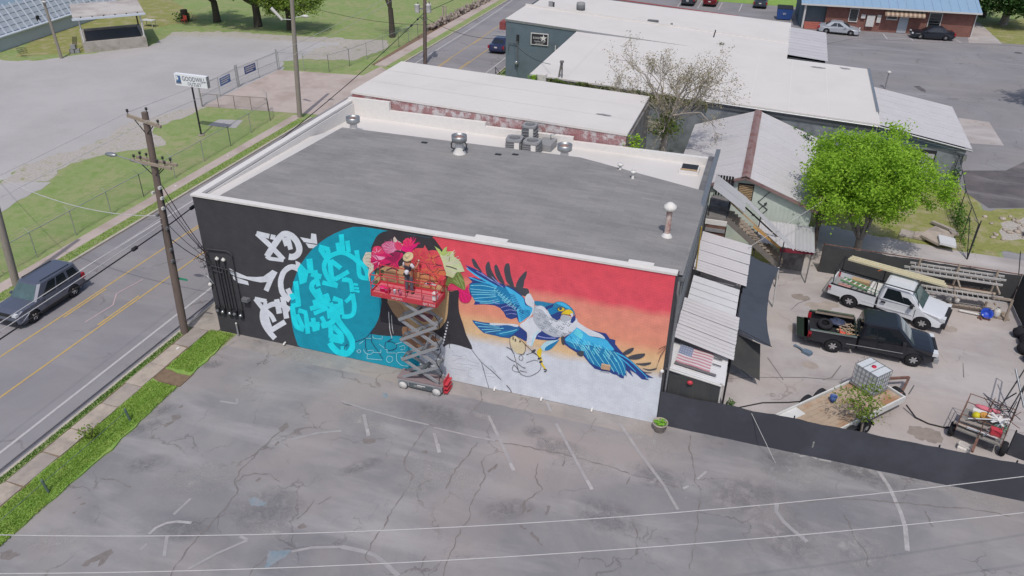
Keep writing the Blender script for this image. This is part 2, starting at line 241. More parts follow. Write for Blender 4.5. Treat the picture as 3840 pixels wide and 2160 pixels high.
# stall lines, cracks and patches on the parking lot
mat('crack','#7a7574',.15,8,.95); mat('blue_stain','#7b8b96',.1,3,.9,hx2='#8f9196',s2=2,thr=(.4,.6)); mat('oil','#7d7775',.15,5,.9)
LOTMARKS="""crack 0.05 703,-538 686,-623 682,-675 681,-758 672,-809 693,-882 730,-911 741,-993 733,-1072 731,-1139 734,-1239 740,-1303 749,-1328
crack 0.05 693,-882 704,-837 737,-814 798,-797 858,-822
crack 0.05 1032,-866 1032,-923 1020,-968
crack 0.05 1084,-827 1057,-879
crack 0.05 1012,-1157 996,-1205 1001,-1244
crack 0.05 189,-1031 267,-1020 332,-1031
crack 0.05 1272,-326 1267,-425 1262,-520 1268,-566 1295,-605 1334,-623 1342,-696 1331,-814 1339,-887 1333,-961 1334,-1030 1349,-1055 1381,-1069
crack 0.05 1505,-361 1495,-465 1475,-575 1482,-648
crack 0.05 1563,-433 1563,-466 1604,-531 1601,-659 1601,-702 1622,-764 1608,-816 1615,-885 1619,-971 1629,-1032
crack 0.05 1402,-22 1431,-92 1410,-196
crack 0.05 1778,-401 1789,-476 1839,-534 1794,-615 1803,-675
crack 0.05 1872,-320 1878,-383
crack 0.05 847,-312 978,-315 1136,-327 1270,-322 1446,-338 1567,-331 1680,-322 1787,-316 1888,-315 2011,-322 2144,-340 2261,-346 2353,-353
crack 0.05 1941,-52 1929,-138
crack 0.05 2200,-582 2222,-621 2239,-737
crack 0.05 2147,-354 2140,-402
crack 0.05 1539,-973 1547,-1048
crack 0.11 1792,-609 1800,-676
crack 0.11 1857,-751 1888,-773 1915,-796
crack 0.11 1884,-655 1883,-606
crack 0.11 1815,-664 1830,-645
crack 0.11 1811,-734 1836,-742
crack 0.05 2948,-291 2973,-361 2985,-409 3018,-461 3020,-522
crack 0.05 2781,-295 2892,-217 2989,-196 3114,-168 3153,-158 3243,-142 3371,-113 3478,-101 3541,-101
crack 0.05 2421,-329 2424,-479 2430,-610 2427,-734
crack 0.05 3239,-175 3259,-251
crack 0.05 2343,-32 2344,-109 2381,-228 2392,-301 2415,-324
faded 0.1 843,-304 968,-319 1136,-327 1272,-326
faded 0.1 1300,-334 1480,-335 1573,-329
faded 0.13 979,-353 1029,-427 1060,-470
faded 0.13 1313,-366 1381,-471
faded 0.13 1493,-186 1593,-322 1699,-467
faded 0.13 1784,-142 1894,-296 2019,-473
faded 0.13 2043,-53 2157,-206 2219,-283 2278,-355 2350,-469
faded 0.13 1706,-13 1741,-73
white 0.15 1036,-434 1062,-473
white 0.15 1353,-425 1381,-471
white 0.15 1674,-436 1700,-471
white 0.15 1990,-430 2021,-472
white 0.11 555,-1201 559,-1167 581,-1137 613,-1119 666,-1108
faded 0.11 787,-1287 840,-1197 907,-1112
faded 0.11 869,-1105 905,-1109
faded 0.11 1082,-1106 1139,-1068 1238,-1031
faded 0.11 577,-1094 586,-1007
faded 0.11 672,-1266 622,-1188
faded 0.11 337,-477 419,-468
faded 0.11 398,-436 419,-468
faded 0.11 574,-1268 577,-1239
faded 0.11 769,-595 852,-523 939,-480
faded 0.16 1238,-1031 1313,-1025 1365,-1026 1429,-1053 1483,-1081
faded 0.16 2704,-314 2703,-357 2731,-402 2769,-436 2816,-473
white 0.16 3086,-4 3120,-85 3149,-206 3160,-284 3157,-402
white 0.09 2400,-283 2430,-227
white 0.09 2353,-353 2373,-331
white 0.09 2760,-1 2781,-2
white 0.09 2782,-14 2823,4 2849,-8
white 0.09 2859,-9 2905,-5
stain 0 1005,-1129 1080,-1103 1074,-1136 1034,-1198
stain 0 792,-941 808,-921 866,-930 867,-950 825,-965
stain 0 987,-195 1009,-187 1027,-211 1010,-222
oil 0 1052,-507 1055,-490 1081,-480 1102,-481 1106,-501 1089,-515 1067,-519
oil 0 201,-692 226,-656 198,-629 230,-609 247,-621 237,-661 223,-702
oil 0 178,-1156 191,-1130 191,-1137
oil 0 681,-555 690,-507 714,-526 710,-571
oil 0 427,-1390 450,-1335 475,-1298 494,-1307 492,-1369 487,-1376 471,-1346 444,-1391
oil 0 118,-1434 139,-1415 192,-1415 172,-1453 142,-1457
oil 0 214,-1207 227,-1195 230,-1211
oil 0 212,-1166 221,-1149 233,-1155
oil 0 406,-769 419,-762 422,-774
oil 0 720,-646 722,-619 734,-628 729,-651
oil 0 762,-848 769,-826 778,-831 773,-851
oil 0 1040,-1001 1053,-977 1076,-989 1058,-1005
oil 0 210,-777 219,-748 223,-777
oil 0 191,-575 198,-549 207,-569
oil 0 1601,-508 1627,-452 1629,-475 1609,-514
oil 0 2320,-624 2335,-616 2330,-627
oil 0 1306,-488 1324,-474 1334,-491
oil 0 1217,-299 1226,-263 1237,-274
ycrack 0.05 2303,381 2405,394 2532,459 2785,546 2967,587
ycrack 0.05 2724,1148 2756,1229 2817,1294
ycrack 0.05 2959,705 2915,591 2879,557
ycrack 0.05 3519,920 3507,794
ycrack 0.04 2435,604 2569,451
ycrack 0.04 2624,658 2703,497"""
for ln in LOTMARKS.strip().split('\n'):
    kind,wd_,pts=ln.split(' ',2); P=[tuple(float(c)/100 for c in q.split(',')) for q in pts.split()]
    if kind=='crack':
        Q=[]
        for i in range(len(P)-1):
            a,b=Vector(P[i]),Vector(P[i+1]); n=max(2,int((b-a).length/.18)); pr=Vector((-(b-a).y,(b-a).x)).normalized()
            for j in range(n): q=a.lerp(b,j/n)+pr*rnd.uniform(-.055,.055)*(1 if j else .3); Q.append((q.x,q.y))
        Q.append(P[-1]); mark('crack',Q,float(wd_)*.72,'crack',lot,.0065,.85)
    elif kind=='stain' or kind=='oil':
        sheet('stain',rough(P,.09,.05,len(P)),.0055,'blue_stain' if kind=='stain' else 'oil',lot)
    elif kind=='ycrack': mark('crack',[(x+rnd.uniform(-.03,.03),y) for x,y in P],float(wd_),'crack',yard,.0075,.6)
    else: mark('stall_line',P,float(wd_),'worn_line' if kind=='white' else 'faded_line',lot,.0085,.12)
def patchmat(name,hx,lo,hi):
    m,nt,b,P=newmat(name); tc=nt.nodes.new('ShaderNodeTexCoord'); ln=nt.nodes.new('ShaderNodeVectorMath'); ln.operation='LENGTH'; nt.links.new(tc.outputs['Object'],ln.inputs[0])
    f=nt.nodes.new('ShaderNodeMath'); f.operation='MULTIPLY'; nt.links.new(ramp(nt,ln.outputs['Value'],.25,1,(1,1,1,1),(0,0,0,1)),f.inputs[0]); nt.links.new(ramp(nt,noise(nt,P,2.2,10,.78,.6),lo,hi),f.inputs[1])
    b.inputs['Base Color'].default_value=(*lin(hx),1); b.inputs['Roughness'].default_value=.9; nt.links.new(f.outputs[0],b.inputs['Alpha'])
patchmat('dark_mottle','#838285',.38,.72); patchmat('pale_mottle','#aeabaa',.4,.72)
for i,(k,x,y,rx,ry,ro) in enumerate((('d',25.91,-3.16,1.6,1.0,0.3),('d',27.11,-0.83,0.9,0.8,0.0),('d',29.20,-0.28,1.5,0.5,-0.1),('d',27.51,-4.69,1.0,1.3,0.2),('d',13.02,-2.51,1.2,0.6,-0.3),('d',17.13,-2.20,0.5,0.4,0.0),('d',18.22,-2.79,0.9,0.5,0.0),('d',22.46,-3.20,1.1,0.6,-0.2),('d',8.83,-9.66,1.3,1.0,0.5),('d',3.06,-9.02,0.8,0.5,0.6),('d',1.39,-7.31,0.9,0.3,0.9),('d',1.32,-6.23,0.7,0.3,0.9),('d',11.15,-6.42,0.9,0.3,0.8),('d',17.40,-6.76,0.9,0.5,0.5),('d',21.03,-5.94,1.2,0.8,0.0),('d',30.44,-0.49,1.2,0.5,-0.3),('d',6.65,-11.41,0.9,0.5,0.4),('d',1.35,-2.56,0.5,0.3,0.5),('p',13.66,-5.73,0.9,0.7,0.0),('p',19.33,-3.16,1.6,0.6,-0.3),('p',27.69,-1.58,1.2,0.7,0.2),('p',29.79,-4.56,1.8,1.1,0.0),('p',5.51,-9.12,1.6,0.9,0.5),('p',2.51,-13.33,0.9,0.5,0.4),('p',9.88,-3.96,1.4,0.5,-0.3),('p',14.79,-2.00,1.0,0.3,-0.4),('p',27.02,-3.85,0.6,0.9,0.0),('p',15.18,-5.83,0.7,0.5,0.0),('p',33.85,-0.09,2.2,0.5,-0.3),('p',9.63,-10.47,0.8,0.4,0.0),('p',13.68,-6.79,0.8,0.5,0.5),('p',5.19,-0.67,1.6,0.5,-0.3),('p',21.99,-1.33,1.3,0.6,-0.3))):
    m_=MB(); m_.poly([(math.cos(2*PI*j/20),math.sin(2*PI*j/20),0) for j in range(20)]); o=m_.build('weathered_patch','dark_mottle' if k=='d' else 'pale_mottle',lot); o.location=(x,y,.0042+.00008*i); o.scale=(rx*1.25,ry*1.25,1); o.rotation_euler.z=ro
sheet('wall_apron',rough([(1.0,-1.05),(21.9,-1.0),(21.9,-.01),(1.0,-.01)],.5,.04,8),.0034,'apron_concrete',lot)
# back car park paint
for x in (10.6,13.33,16.1,18.8): mark('stall_line',[(x,87.3),(x+.05,92.5)],.12,'white_line',back,.004)
for p in ([(36.35,80.6),(36.6,77.9)],[(39.1,80.8),(39.5,78.0)],[(36.6,77.9),(39.5,78.0)],[(36.5,78.7),(39.4,78.9)],[(44.3,80.6),(44.75,79.2)]): mark('stall_line',p,.14,'white_line',back,.004)
sheet('asphalt_patch',[(38.9,36),(42,37.1),(44,40),(46,36),(42.5,33.4),(42,30.2),(39.6,29.3),(38.5,31.6)],.001,'dark_asphalt',back); sheet('asphalt_patch',[(37.6,58.2),(38.2,58.5),(38.6,57.2),(38.55,56.3),(38.2,56.6)],.002,'dark_asphalt',back)
sheet('asphalt_patch',[(29,64),(36,66),(43,61),(44,55),(38,46),(34,47),(32,52),(29,57)],-.002,'back_asphalt',back)
sheet('concrete_pad',[(40.4,49.2),(42.8,48.9),(42.9,42.9),(40.1,42.5)],.003,'yard_concrete',back)
strip('roadside_kerb',[(30,73.0),(32.8,76.7),(45.2,78.7),(60,81.3),(60,81.6),(45.2,79.0),(32.7,77.0),(29.8,73.2)],-.02,.05,'back_asphalt')
sheet('east_grass',[(38.3,22.2),(44,24),(60,26),(60,33),(44,30.5),(41.9,30.0),(38.4,28.6),(37.5,26)],.006,'dry_grass'); sheet('tree_lawn',[(30,22.6),(33.4,22.1),(36.6,22),(37.2,26),(37.6,32.6),(32,32.6),(28.5,30)],.004,'dry_grass')
sheet('gravel_bed',[(39.6,24.3),(42.5,25.2),(44,27.5),(41.5,28.4),(39.9,27)],.009,'rubble'); sheet('rough_slab',[(28.8,22.6),(32.5,22.2),(32.5,17.2),(28.6,17)],.009,'yard_concrete')
sheet('side_street',[(45.6,79.4),(47,92),(48.6,92),(49.3,80.4)],.002,'yard_concrete'); sheet('far_lawn',rect(2,93,30,200),.01,'lush_grass'); sheet('corner_lawn',[(49.4,80.6),(48.8,92),(60,100),(90,100),(90,84.3)],.006,'dry_grass'); sheet('roadside_bare_strip',[(-14.6,46.6),(-14.6,110),(-15.4,110),(-15.6,62),(-15.0,46.6)],.05,'soil')
# ---------------------------------------------------------------- mural building
MURAL={
 'background':"""teal p 1651,144 1648,199 1641,252 1629,305 1613,357 1592,406 1566,454 1537,500 1503,542 1466,582 1426,618 1383,650 1337,679 1288,703 1238,722 1186,722 1133,722 1079,722 1025,722 971,722 918,722 865,722 814,714 764,692 717,665 672,635 630,600 592,563 557,521 525,477 498,431 475,382 456,331 442,279 432,225 427,172 427,117 432,63 442,10 456,2 475,2 498,2 525,2 557,2 592,2 630,2 672,2 717,2 764,2 814,2 865,2 918,2 971,2 1025,2 1079,2 1133,2 1186,2 1238,2 1288,2 1337,2 1383,2 1426,2 1466,2 1503,2 1537,2 1566,2 1592,2 1613,2 1629,2 1641,37 1648,90""",
 'lettering':"""wht s 305,588 324,572 350,550 374,528 394,508 413,488 426,474 326,610 344,594 371,572 395,550 416,529 435,509 448,495
wht s 309,586 375,582 319,611 385,607
wht s 381,581 405,580 391,607 415,606
wht s 362,478 370,491 383,508 397,527 412,548 429,570 443,588 453,598 459,604 464,606 470,606 479,605 488,601 495,596 502,588 507,579 510,570 512,560 512,552 511,546 508,541 506,537 501,532 494,527 488,524 484,523 478,523 472,523 336,491 344,503 357,521 371,540 387,562 404,585 421,604 435,618 449,630 465,637 482,639 497,636 510,631 521,622 530,612 537,600 542,587 545,573 545,560 542,546 536,533 528,520 517,509 504,500 492,493 479,490 468,489 462,489
wht s 338,480 341,476 347,471 360,467 384,468 413,470 433,471 356,495 358,493 360,490 368,488 390,488 418,490 439,491
wht s 445,595 452,555 469,606 476,566
wht s 464,602 470,540 489,612 495,550
wht p 541,618 594,617 601,647 625,647 625,598 557,596
wht p 565,592 624,593 600,572 578,570
wht p 121,386 161,369 218,354 274,362 311,372 352,405 367,418 393,409 360,358 324,290 300,298 326,345 291,336 251,335 205,339 161,340 120,357
wht p 139,342 160,337 219,328 221,307 162,309 138,326
wht s 519,463 510,466 495,470 477,469 457,461 439,448 423,432 409,414 399,393 391,374 386,355 384,337 384,321 384,307 387,295 392,284 399,274 408,266 415,260 421,256 425,254 427,253 502,434 493,437 482,440 474,440 465,436 453,427 442,417 434,405 426,389 420,374 416,360 415,345 414,332 415,321 417,313 419,307 425,300 432,293 439,288 443,285 446,283 448,282
wht p 499,491 523,484 511,441 498,444
wht s 421,322 423,315 427,306 430,297 433,291 436,287 438,284 447,338 449,332 452,323 455,315 458,311 460,308 462,306
wht s 231,226 268,174 253,246 290,194
wht s 236,224 300,223 245,248 308,247
wht s 290,236 278,193 310,238 298,195
wht s 349,252 351,172 379,264 382,184
wht s 385,274 388,151 414,285 418,164
wht s 303,52 398,125 292,75 386,148
wht s 284,176 293,182 305,190 317,198 327,204 335,209 343,212 355,214 368,215 381,214 394,210 409,203 419,197 275,200 284,206 296,215 309,222 319,229 331,236 346,242 362,245 379,246 396,244 412,239 428,231 438,226
wht s 266,188 262,177 255,159 251,141 249,124 250,108 252,93 257,78 263,64 271,51 282,35 295,20 304,9 294,188 290,177 284,161 280,147 279,135 280,122 282,110 285,99 291,87 298,75 309,61 321,46 330,35
wht s 278,186 278,172 277,150 278,128 280,104 284,80 287,63 304,195 304,181 303,160 304,140 307,117 311,94 314,77
wht s 283,168 291,161 302,151 310,142 314,133 317,123 319,116 303,191 311,184 323,173 333,162 338,150 342,138 344,131""",
 'cyan':"""cyan s 627,574 678,568 637,598 687,592
cyan s 624,568 654,520 647,586 676,539
cyan s 664,577 664,543 688,584 687,550
cyan s 621,388 700,384 630,413 708,410
cyan s 675,514 722,483 692,536 739,505
cyan s 696,418 773,476 686,438 764,494
cyan s 727,425 777,427 732,447 782,450
cyan s 717,619 719,579 737,626 740,586
cyan s 738,664 738,579 763,671 763,586
cyan s 766,638 768,580 789,645 790,587
cyan s 566,422 619,416 578,450 630,444
cyan s 583,455 587,401 608,464 612,410
cyan s 618,304 656,326 612,329 649,350
cyan s 563,261 659,310 558,291 653,340
cyan s 543,229 654,283 539,254 650,307
cyan s 561,208 642,257 555,229 636,278
cyan s 586,202 602,165 607,217 624,180
cyan s 665,310 695,311 692,239 676,340 722,330 721,247
cyan s 628,166 620,94 655,172 647,100
cyan s 621,74 692,74 636,124 706,124
cyan s 642,157 686,113 663,181 707,138
cyan s 685,125 681,81 707,131 704,87
cyan s 681,60 674,2 708,66 701,2
cyan s 470,376 467,245 498,385 496,254
cyan s 493,270 439,248 494,245 440,223
cyan s 470,206 502,204 501,174 497,89 481,233 523,227 527,183 523,97
cyan s 453,187 479,112 476,202 501,127
cyan s 537,188 538,111 563,197 564,121
cyan s 512,139 577,136 522,167 586,164
cyan s 564,173 557,123 583,178 577,127
cyan s 785,417 807,417 789,431 811,430
cyan s 786,398 810,398 790,411 814,411
cyan s 787,383 811,382 790,395 815,395
cyan s 437,298 448,268 464,315 475,286
cyan s 558,510 555,435 590,520 588,444
cyan s 587,402 592,371 612,413 616,382
cyan s 709,411 699,415 686,422 676,429 669,440 663,453 659,466 657,478 657,488 659,498 663,509 669,519 678,529 688,538 701,547 714,554 727,560 739,564 751,565 763,563 776,558 787,552 795,548 801,543 808,537 817,534 824,531 829,528 835,522 841,515 845,506 848,494 850,480 852,469 694,387 684,392 670,399 656,409 647,423 640,438 635,453 633,468 633,483 636,499 642,514 652,530 663,544 677,556 693,567 709,576 725,583 741,588 758,589 775,586 789,580 802,574 811,569 818,564 823,559 830,557 838,554 846,549 854,541 861,532 867,520 871,505 873,490 875,479
cyan s 666,525 665,500 664,464 665,435 671,419 679,413 684,410 692,532 692,507 691,473 692,447 694,439 697,438 701,436
cyan s 741,429 749,429 758,428 762,426 764,413 764,392 764,377 748,454 757,453 771,452 783,442 787,422 788,400 788,384
cyan s 807,598 808,580 809,556 810,532 809,509 808,484 813,462 830,453 849,454 862,456 831,605 831,588 833,564 834,539 833,515 832,492 834,480 840,478 854,479 865,481
cyan s 611,422 601,418 586,411 571,400 560,386 553,370 551,354 556,339 563,327 570,317 576,307 582,298 586,292 613,396 604,392 592,387 586,382 583,378 580,371 579,366 582,358 588,348 594,338 601,329 607,320 611,314
cyan s 582,353 584,347 586,338 589,329 591,319 593,307 594,298 610,369 612,363 614,354 617,344 619,333 621,321 623,312
cyan s 637,281 642,274 648,264 651,254 653,242 653,228 651,217 647,209 640,200 632,192 619,185 602,178 589,173 665,306 670,298 677,287 683,272 685,255 686,236 682,216 672,196 659,180 643,165 624,154 604,145 591,140
cyan s 629,259 629,204 656,268 656,213
cyan s 665,292 664,271 664,240 666,212 671,193 679,179 688,166 699,152 710,137 719,124 725,110 730,97 731,85 731,75 729,68 725,60 719,51 711,42 704,37 697,35 688,35 678,36 669,42 659,50 651,59 646,66 642,73 640,79 697,302 696,281 696,251 698,227 702,215 708,204 716,193 726,179 738,164 748,149 756,132 761,115 764,98 763,80 758,64 751,48 740,32 726,17 710,5 692,2 675,2 660,2 645,9 633,19 623,30 616,40 611,50 609,56
cyan s 705,222 714,223 728,224 743,228 756,235 769,245 780,261 786,280 790,300 791,320 790,341 788,362 787,376 711,249 720,249 732,250 742,253 749,257 755,261 759,267 763,279 765,296 767,313 766,332 764,352 763,366
cyan s 767,373 762,366 757,357 751,348 743,340 735,331 729,325 783,365 778,358 772,348 765,337 756,327 747,318 741,311
cyan s 431,233 431,215 430,188 431,164 432,144 435,126 442,110 458,102 475,99 486,98 460,243 460,225 460,199 460,175 461,158 463,144 466,136 474,132 488,131 498,130
cyan p 525,481 561,444 542,385 504,365 503,447""",
 'portrait':"""hair c 978,722 1072,722 1164,722 1169,722 1189,722 1223,678 1240,656 1257,602 1241,481 1296,492 1292,451 1293,384 1311,319 1325,266 1352,197 1295,202 1241,201 1205,167 1165,150 1023,188 932,175 828,137 859,188 895,258 912,319 919,383 892,534 890,613 902,648 928,693
tealb p 833,166 901,171 1009,184 1017,149 1037,102 1036,26 1021,2 936,2 895,2 832,2 755,2 762,107
skinD c 1016,244 1085,245 1169,242 1194,222 1179,172 1145,134 1078,119 1046,141 1017,183
skin c 951,545 1021,558 1078,575 1217,503 1247,483 1244,421 1236,345 1216,298 1183,263 1104,235 1066,244 1015,269 978,304 955,349 948,382 914,403 894,481
skinL c 1095,539 1144,529 1205,501 1215,463 1200,392 1170,413 1115,443 1079,476
skinO c 1085,540 1120,557 1170,542 1190,516 1191,483 1149,469 1102,465 1085,490
skinM c 950,369 996,371 1027,349 1042,289 1066,244 1015,269 978,304 956,345
lip c 1067,322 1100,343 1129,342 1170,341 1162,315 1126,293 1091,303
skinM c 1031,322 1068,347 1103,348 1067,322 1049,298
hair s 1069,317 1083,317 1102,316 1121,318 1138,323 1155,330 1167,334 1070,322 1084,321 1103,321 1121,322 1138,327 1155,334 1166,338
skinM s 1083,425 1090,416 1100,402 1105,392 1103,385 1097,375 1095,359 1108,353 1123,351 1134,350 1095,437 1102,427 1112,413 1119,398 1116,382 1109,371 1107,370 1114,368 1128,367 1138,366
eyew c 1130,486 1151,505 1174,508 1193,497 1166,489
hair p 1168,502 1167,498 1163,494 1159,492 1154,491 1150,492 1147,494 1146,497 1147,501 1150,505 1155,507 1160,508 1164,507 1167,505
wht p 1157,502 1157,501 1156,500 1155,500 1154,500 1153,500 1152,500 1152,501 1152,502 1153,503 1154,504 1155,504 1156,504 1157,503
hair s 1129,484 1134,491 1142,499 1149,506 1156,509 1164,510 1171,510 1177,508 1184,504 1188,501 1126,487 1132,493 1139,502 1148,509 1156,513 1165,514 1172,514 1180,512 1186,508 1191,505
brow s 1118,533 1124,535 1133,538 1142,540 1150,540 1157,539 1164,538 1170,536 1175,533 1178,532 1117,537 1124,540 1133,543 1142,545 1151,546 1159,545 1167,544 1173,543 1179,541 1182,540
brow s 957,522 965,528 976,535 986,539 995,539 1005,535 1013,532 954,528 962,533 974,541 986,547 998,546 1009,542 1016,539
skinM c 947,519 1001,529 1009,492 970,467 944,479
petalW p 864,600 891,605 883,552 897,543 893,515 878,495 876,466 867,453 865,492 873,525 858,533 848,545 844,561 854,582
petalS s 857,581 862,584 870,588 876,590 881,590 885,588 888,587 856,584 862,586 869,590 876,593 882,592 887,591 890,590
petalS s 858,565 862,568 869,571 875,573 879,573 884,571 887,570 857,567 862,570 868,573 875,575 880,575 885,574 888,573
petalS s 858,549 862,551 868,554 873,556 878,556 882,554 886,554 858,551 862,553 867,556 873,558 879,558 883,557 887,556
petalS s 859,532 862,534 867,537 871,538 876,538 881,537 884,537 858,534 862,536 866,539 872,541 877,541 882,540 885,539
petalS s 860,516 862,517 866,519 870,521 874,521 879,520 883,520 859,518 862,519 866,522 870,523 875,523 880,523 884,522
mag c 901,628 920,640 938,640 955,619 980,610 996,605 1034,628 1043,616 1032,600 1015,576 1020,544 992,555 988,571 950,553 908,528 893,515 900,544 883,552 889,586
magR c 901,628 930,640 952,613 930,604 901,604
pinkL c 896,600 921,591 956,592 936,575 915,577
magD c 952,586 996,605 1031,625 1015,587 993,572 973,579
magD s 894,554 933,567 894,558 932,571
magD s 901,537 946,564 900,540 945,567
magD s 898,569 913,566 899,573 915,570
magD s 993,581 1011,552 996,584 1015,555
magD s 983,596 1002,572 986,599 1005,575
magD s 960,599 983,590 962,603 985,594
pink c 943,649 967,669 990,675 1000,673 1003,694 1009,701 1018,687 1034,677 1045,662 1035,652 1034,636 1019,638 1003,629 981,614 962,612 948,631
petalW p 1001,691 1008,700 1019,685 1013,673 1001,677
petalW s 1023,679 1027,678 1031,676 1035,673 1038,669 1041,664 1043,660 1025,682 1029,681 1033,679 1038,676 1042,672 1044,667 1046,663
pinkL s 951,647 1002,629 953,650 1003,632
pinkL s 965,663 1004,632 967,665 1007,635
pinkL s 984,670 1007,636 986,672 1010,638
pinkL s 955,631 999,626 957,634 1000,629
pinkL s 971,618 1000,624 971,621 1000,627
magR c 1011,674 1034,676 1040,653 1021,639 1009,647
magD c 986,617 1013,629 1033,625 1017,611 996,609
hot p 1034,648 1045,662 1046,686 1060,700 1072,706 1073,698 1090,711 1086,695 1092,680 1114,688 1110,673 1092,657 1081,631 1072,628 1050,636 1038,638
hotR p 1045,662 1046,686 1060,700 1072,706 1073,698 1087,702 1091,680 1075,670 1059,669
mag s 1052,663 1065,699 1050,663 1063,699
mag s 1067,657 1082,697 1065,658 1080,697
mag s 1077,653 1104,679 1076,655 1103,681
red2 c 1083,636 1102,661 1138,669 1145,684 1151,674 1163,659 1173,665 1201,667 1213,654 1224,625 1231,594 1255,569 1234,549 1246,524 1243,501 1222,494 1195,511 1180,530 1158,548 1140,550 1119,550 1094,558 1082,574 1078,598
orr c 1082,577 1107,566 1133,565 1171,567 1210,587 1235,573 1245,537 1243,501 1222,494 1195,511 1180,530 1158,548 1140,550 1119,549 1094,558
ora p 1236,563 1234,555 1228,548 1221,544 1212,542 1205,544 1199,549 1198,555 1200,563 1205,569 1213,574 1222,576 1229,574 1234,569
ora c 1203,535 1229,545 1244,520 1240,501 1212,506
line s 1081,595 1093,597 1109,598 1123,597 1139,595 1159,595 1180,597 1202,598 1218,598 1081,597 1093,599 1109,601 1124,599 1140,597 1160,598 1181,599 1202,600 1219,601
line s 1116,605 1119,613 1124,624 1134,637 1143,646 1113,605 1117,614 1122,626 1132,638 1141,648
line s 1096,654 1097,647 1100,639 1110,638 1119,639 1098,655 1099,648 1102,641 1110,640 1119,641
line s 1164,656 1164,646 1166,635 1171,628 1179,626 1191,631 1203,638 1209,641 1213,643 1166,657 1166,647 1168,636 1172,630 1179,628 1191,633 1202,640 1209,643 1212,645
line s 1175,626 1176,616 1180,605 1193,601 1205,599 1178,627 1178,617 1182,607 1194,603 1206,601
line s 1082,587 1085,582 1090,577 1095,585 1098,590 1099,583 1102,574 1108,581 1110,587 1114,578 1117,569 1122,576 1125,585 1084,589 1087,584 1090,580 1093,586 1099,592 1102,584 1103,577 1106,582 1112,589 1116,580 1118,571 1120,577 1123,585
line s 1123,584 1124,571 1126,558 1130,552 1136,554 1142,564 1147,575 1125,585 1126,572 1129,559 1132,555 1134,555 1140,565 1145,576
line s 1146,594 1151,585 1155,574 1154,562 1150,553 1145,552 1141,554 1148,595 1153,587 1158,575 1156,562 1151,551 1144,549 1139,551
line s 1159,591 1161,578 1165,565 1174,562 1181,562 1161,592 1163,579 1167,567 1175,564 1182,564
line s 1183,584 1191,590 1201,595 1212,596 1221,596 1182,586 1190,592 1201,597 1212,599 1221,599
line s 1174,555 1181,558 1190,564 1198,574 1204,583 1173,557 1180,560 1189,565 1196,575 1202,584
line s 1200,555 1204,564 1210,573 1223,576 1235,577 1198,556 1202,565 1209,575 1223,579 1235,580
line s 1192,526 1196,518 1203,511 1209,521 1213,530 1216,523 1220,515 1226,525 1229,533 1232,527 1235,518 1194,528 1198,519 1202,514 1207,522 1213,532 1218,524 1221,517 1224,525 1229,535 1234,528 1237,520
line s 1183,540 1189,537 1194,533 1192,524 1189,516 1184,543 1191,540 1197,534 1195,524 1191,515
line s 1207,501 1213,498 1222,496 1232,501 1239,507 1208,504 1214,500 1222,498 1231,503 1238,509
line s 1098,633 1113,630 1099,635 1114,632
line s 1088,561 1097,556 1107,553 1108,560 1106,566 1090,563 1099,559 1107,556 1106,559 1104,564
mag s 925,562 933,537 930,564 934,537
magR s 922,562 923,532 928,563 925,533
pinkL s 921,562 915,527 926,562 916,527
magD s 918,563 897,524 923,561 898,523
mag s 917,564 896,537 921,561 897,536
magR s 917,566 890,542 919,562 891,541
pinkL s 917,567 890,550 918,563 891,548
magD s 917,569 875,554 917,564 875,552
mag s 918,572 879,572 916,567 879,570
magR s 919,574 893,581 916,569 892,579
pinkL s 920,576 891,591 916,571 890,589
magD s 922,577 900,605 918,573 898,604
magR s 914,607 895,595 916,602 896,593
hotR s 915,608 888,600 914,603 888,598
pinkL s 916,610 895,611 914,605 895,609
magR s 917,612 901,619 914,607 900,617
hotR s 920,613 907,635 915,610 905,634
pinkL s 921,613 916,634 916,611 915,633
magR s 923,613 929,639 918,613 927,639
hotR s 925,612 940,640 920,614 939,640
pinkL s 925,610 943,631 922,614 942,632
mag s 996,567 1015,555 999,572 1016,556
magR s 995,567 1010,550 999,570 1011,552
magD s 993,566 999,547 997,568 1000,547
mag s 992,566 996,538 997,567 997,538
magR s 990,566 986,537 995,566 987,537
magD s 989,567 978,541 993,566 979,541
mag s 988,568 971,548 991,565 972,547
magR s 988,569 968,551 990,566 969,550
magD s 988,571 965,558 989,566 965,557
hot s 1068,662 1026,668 1066,656 1025,666
hotR s 1069,664 1034,677 1066,658 1033,675
mag s 1071,665 1048,684 1066,661 1046,683
hot s 1071,666 1050,689 1067,661 1048,688
hotR s 1074,667 1058,703 1068,664 1057,702
mag s 1075,667 1066,702 1069,665 1064,701
hot s 1076,667 1075,707 1071,666 1073,706
hotR s 1078,667 1084,712 1072,667 1082,712
mag s 1080,666 1100,715 1075,668 1099,716
hot s 1081,665 1109,711 1076,668 1107,712
hotR s 1081,665 1105,698 1077,668 1104,699
mag s 1082,662 1121,694 1079,667 1120,696
hot s 1082,661 1126,690 1080,666 1126,692
pinkL s 994,647 948,645 993,643 948,644
pink s 994,648 961,652 993,644 960,651
pinkL s 995,649 966,660 993,645 965,659
pink s 996,650 960,674 993,646 959,673
pinkL s 997,650 977,671 994,647 976,670
pink s 998,651 981,678 994,648 980,677
pinkL s 999,651 991,687 995,650 990,687
pink s 1000,651 997,685 996,650 996,684
pinkL s 1001,651 1008,692 997,651 1007,692
red2 s 1121,624 1143,630 1121,631 1143,633
orr s 1118,621 1140,615 1122,628 1141,618
hotR s 1113,617 1123,597 1119,621 1125,599
red2 s 1111,617 1113,589 1117,619 1115,589
orr s 1107,619 1090,583 1112,617 1092,582
hotR s 1105,622 1081,600 1108,617 1082,598
red2 s 1106,628 1079,625 1105,621 1079,623
orr s 1109,632 1088,646 1105,626 1087,644
hotR s 1112,634 1097,653 1106,629 1095,652
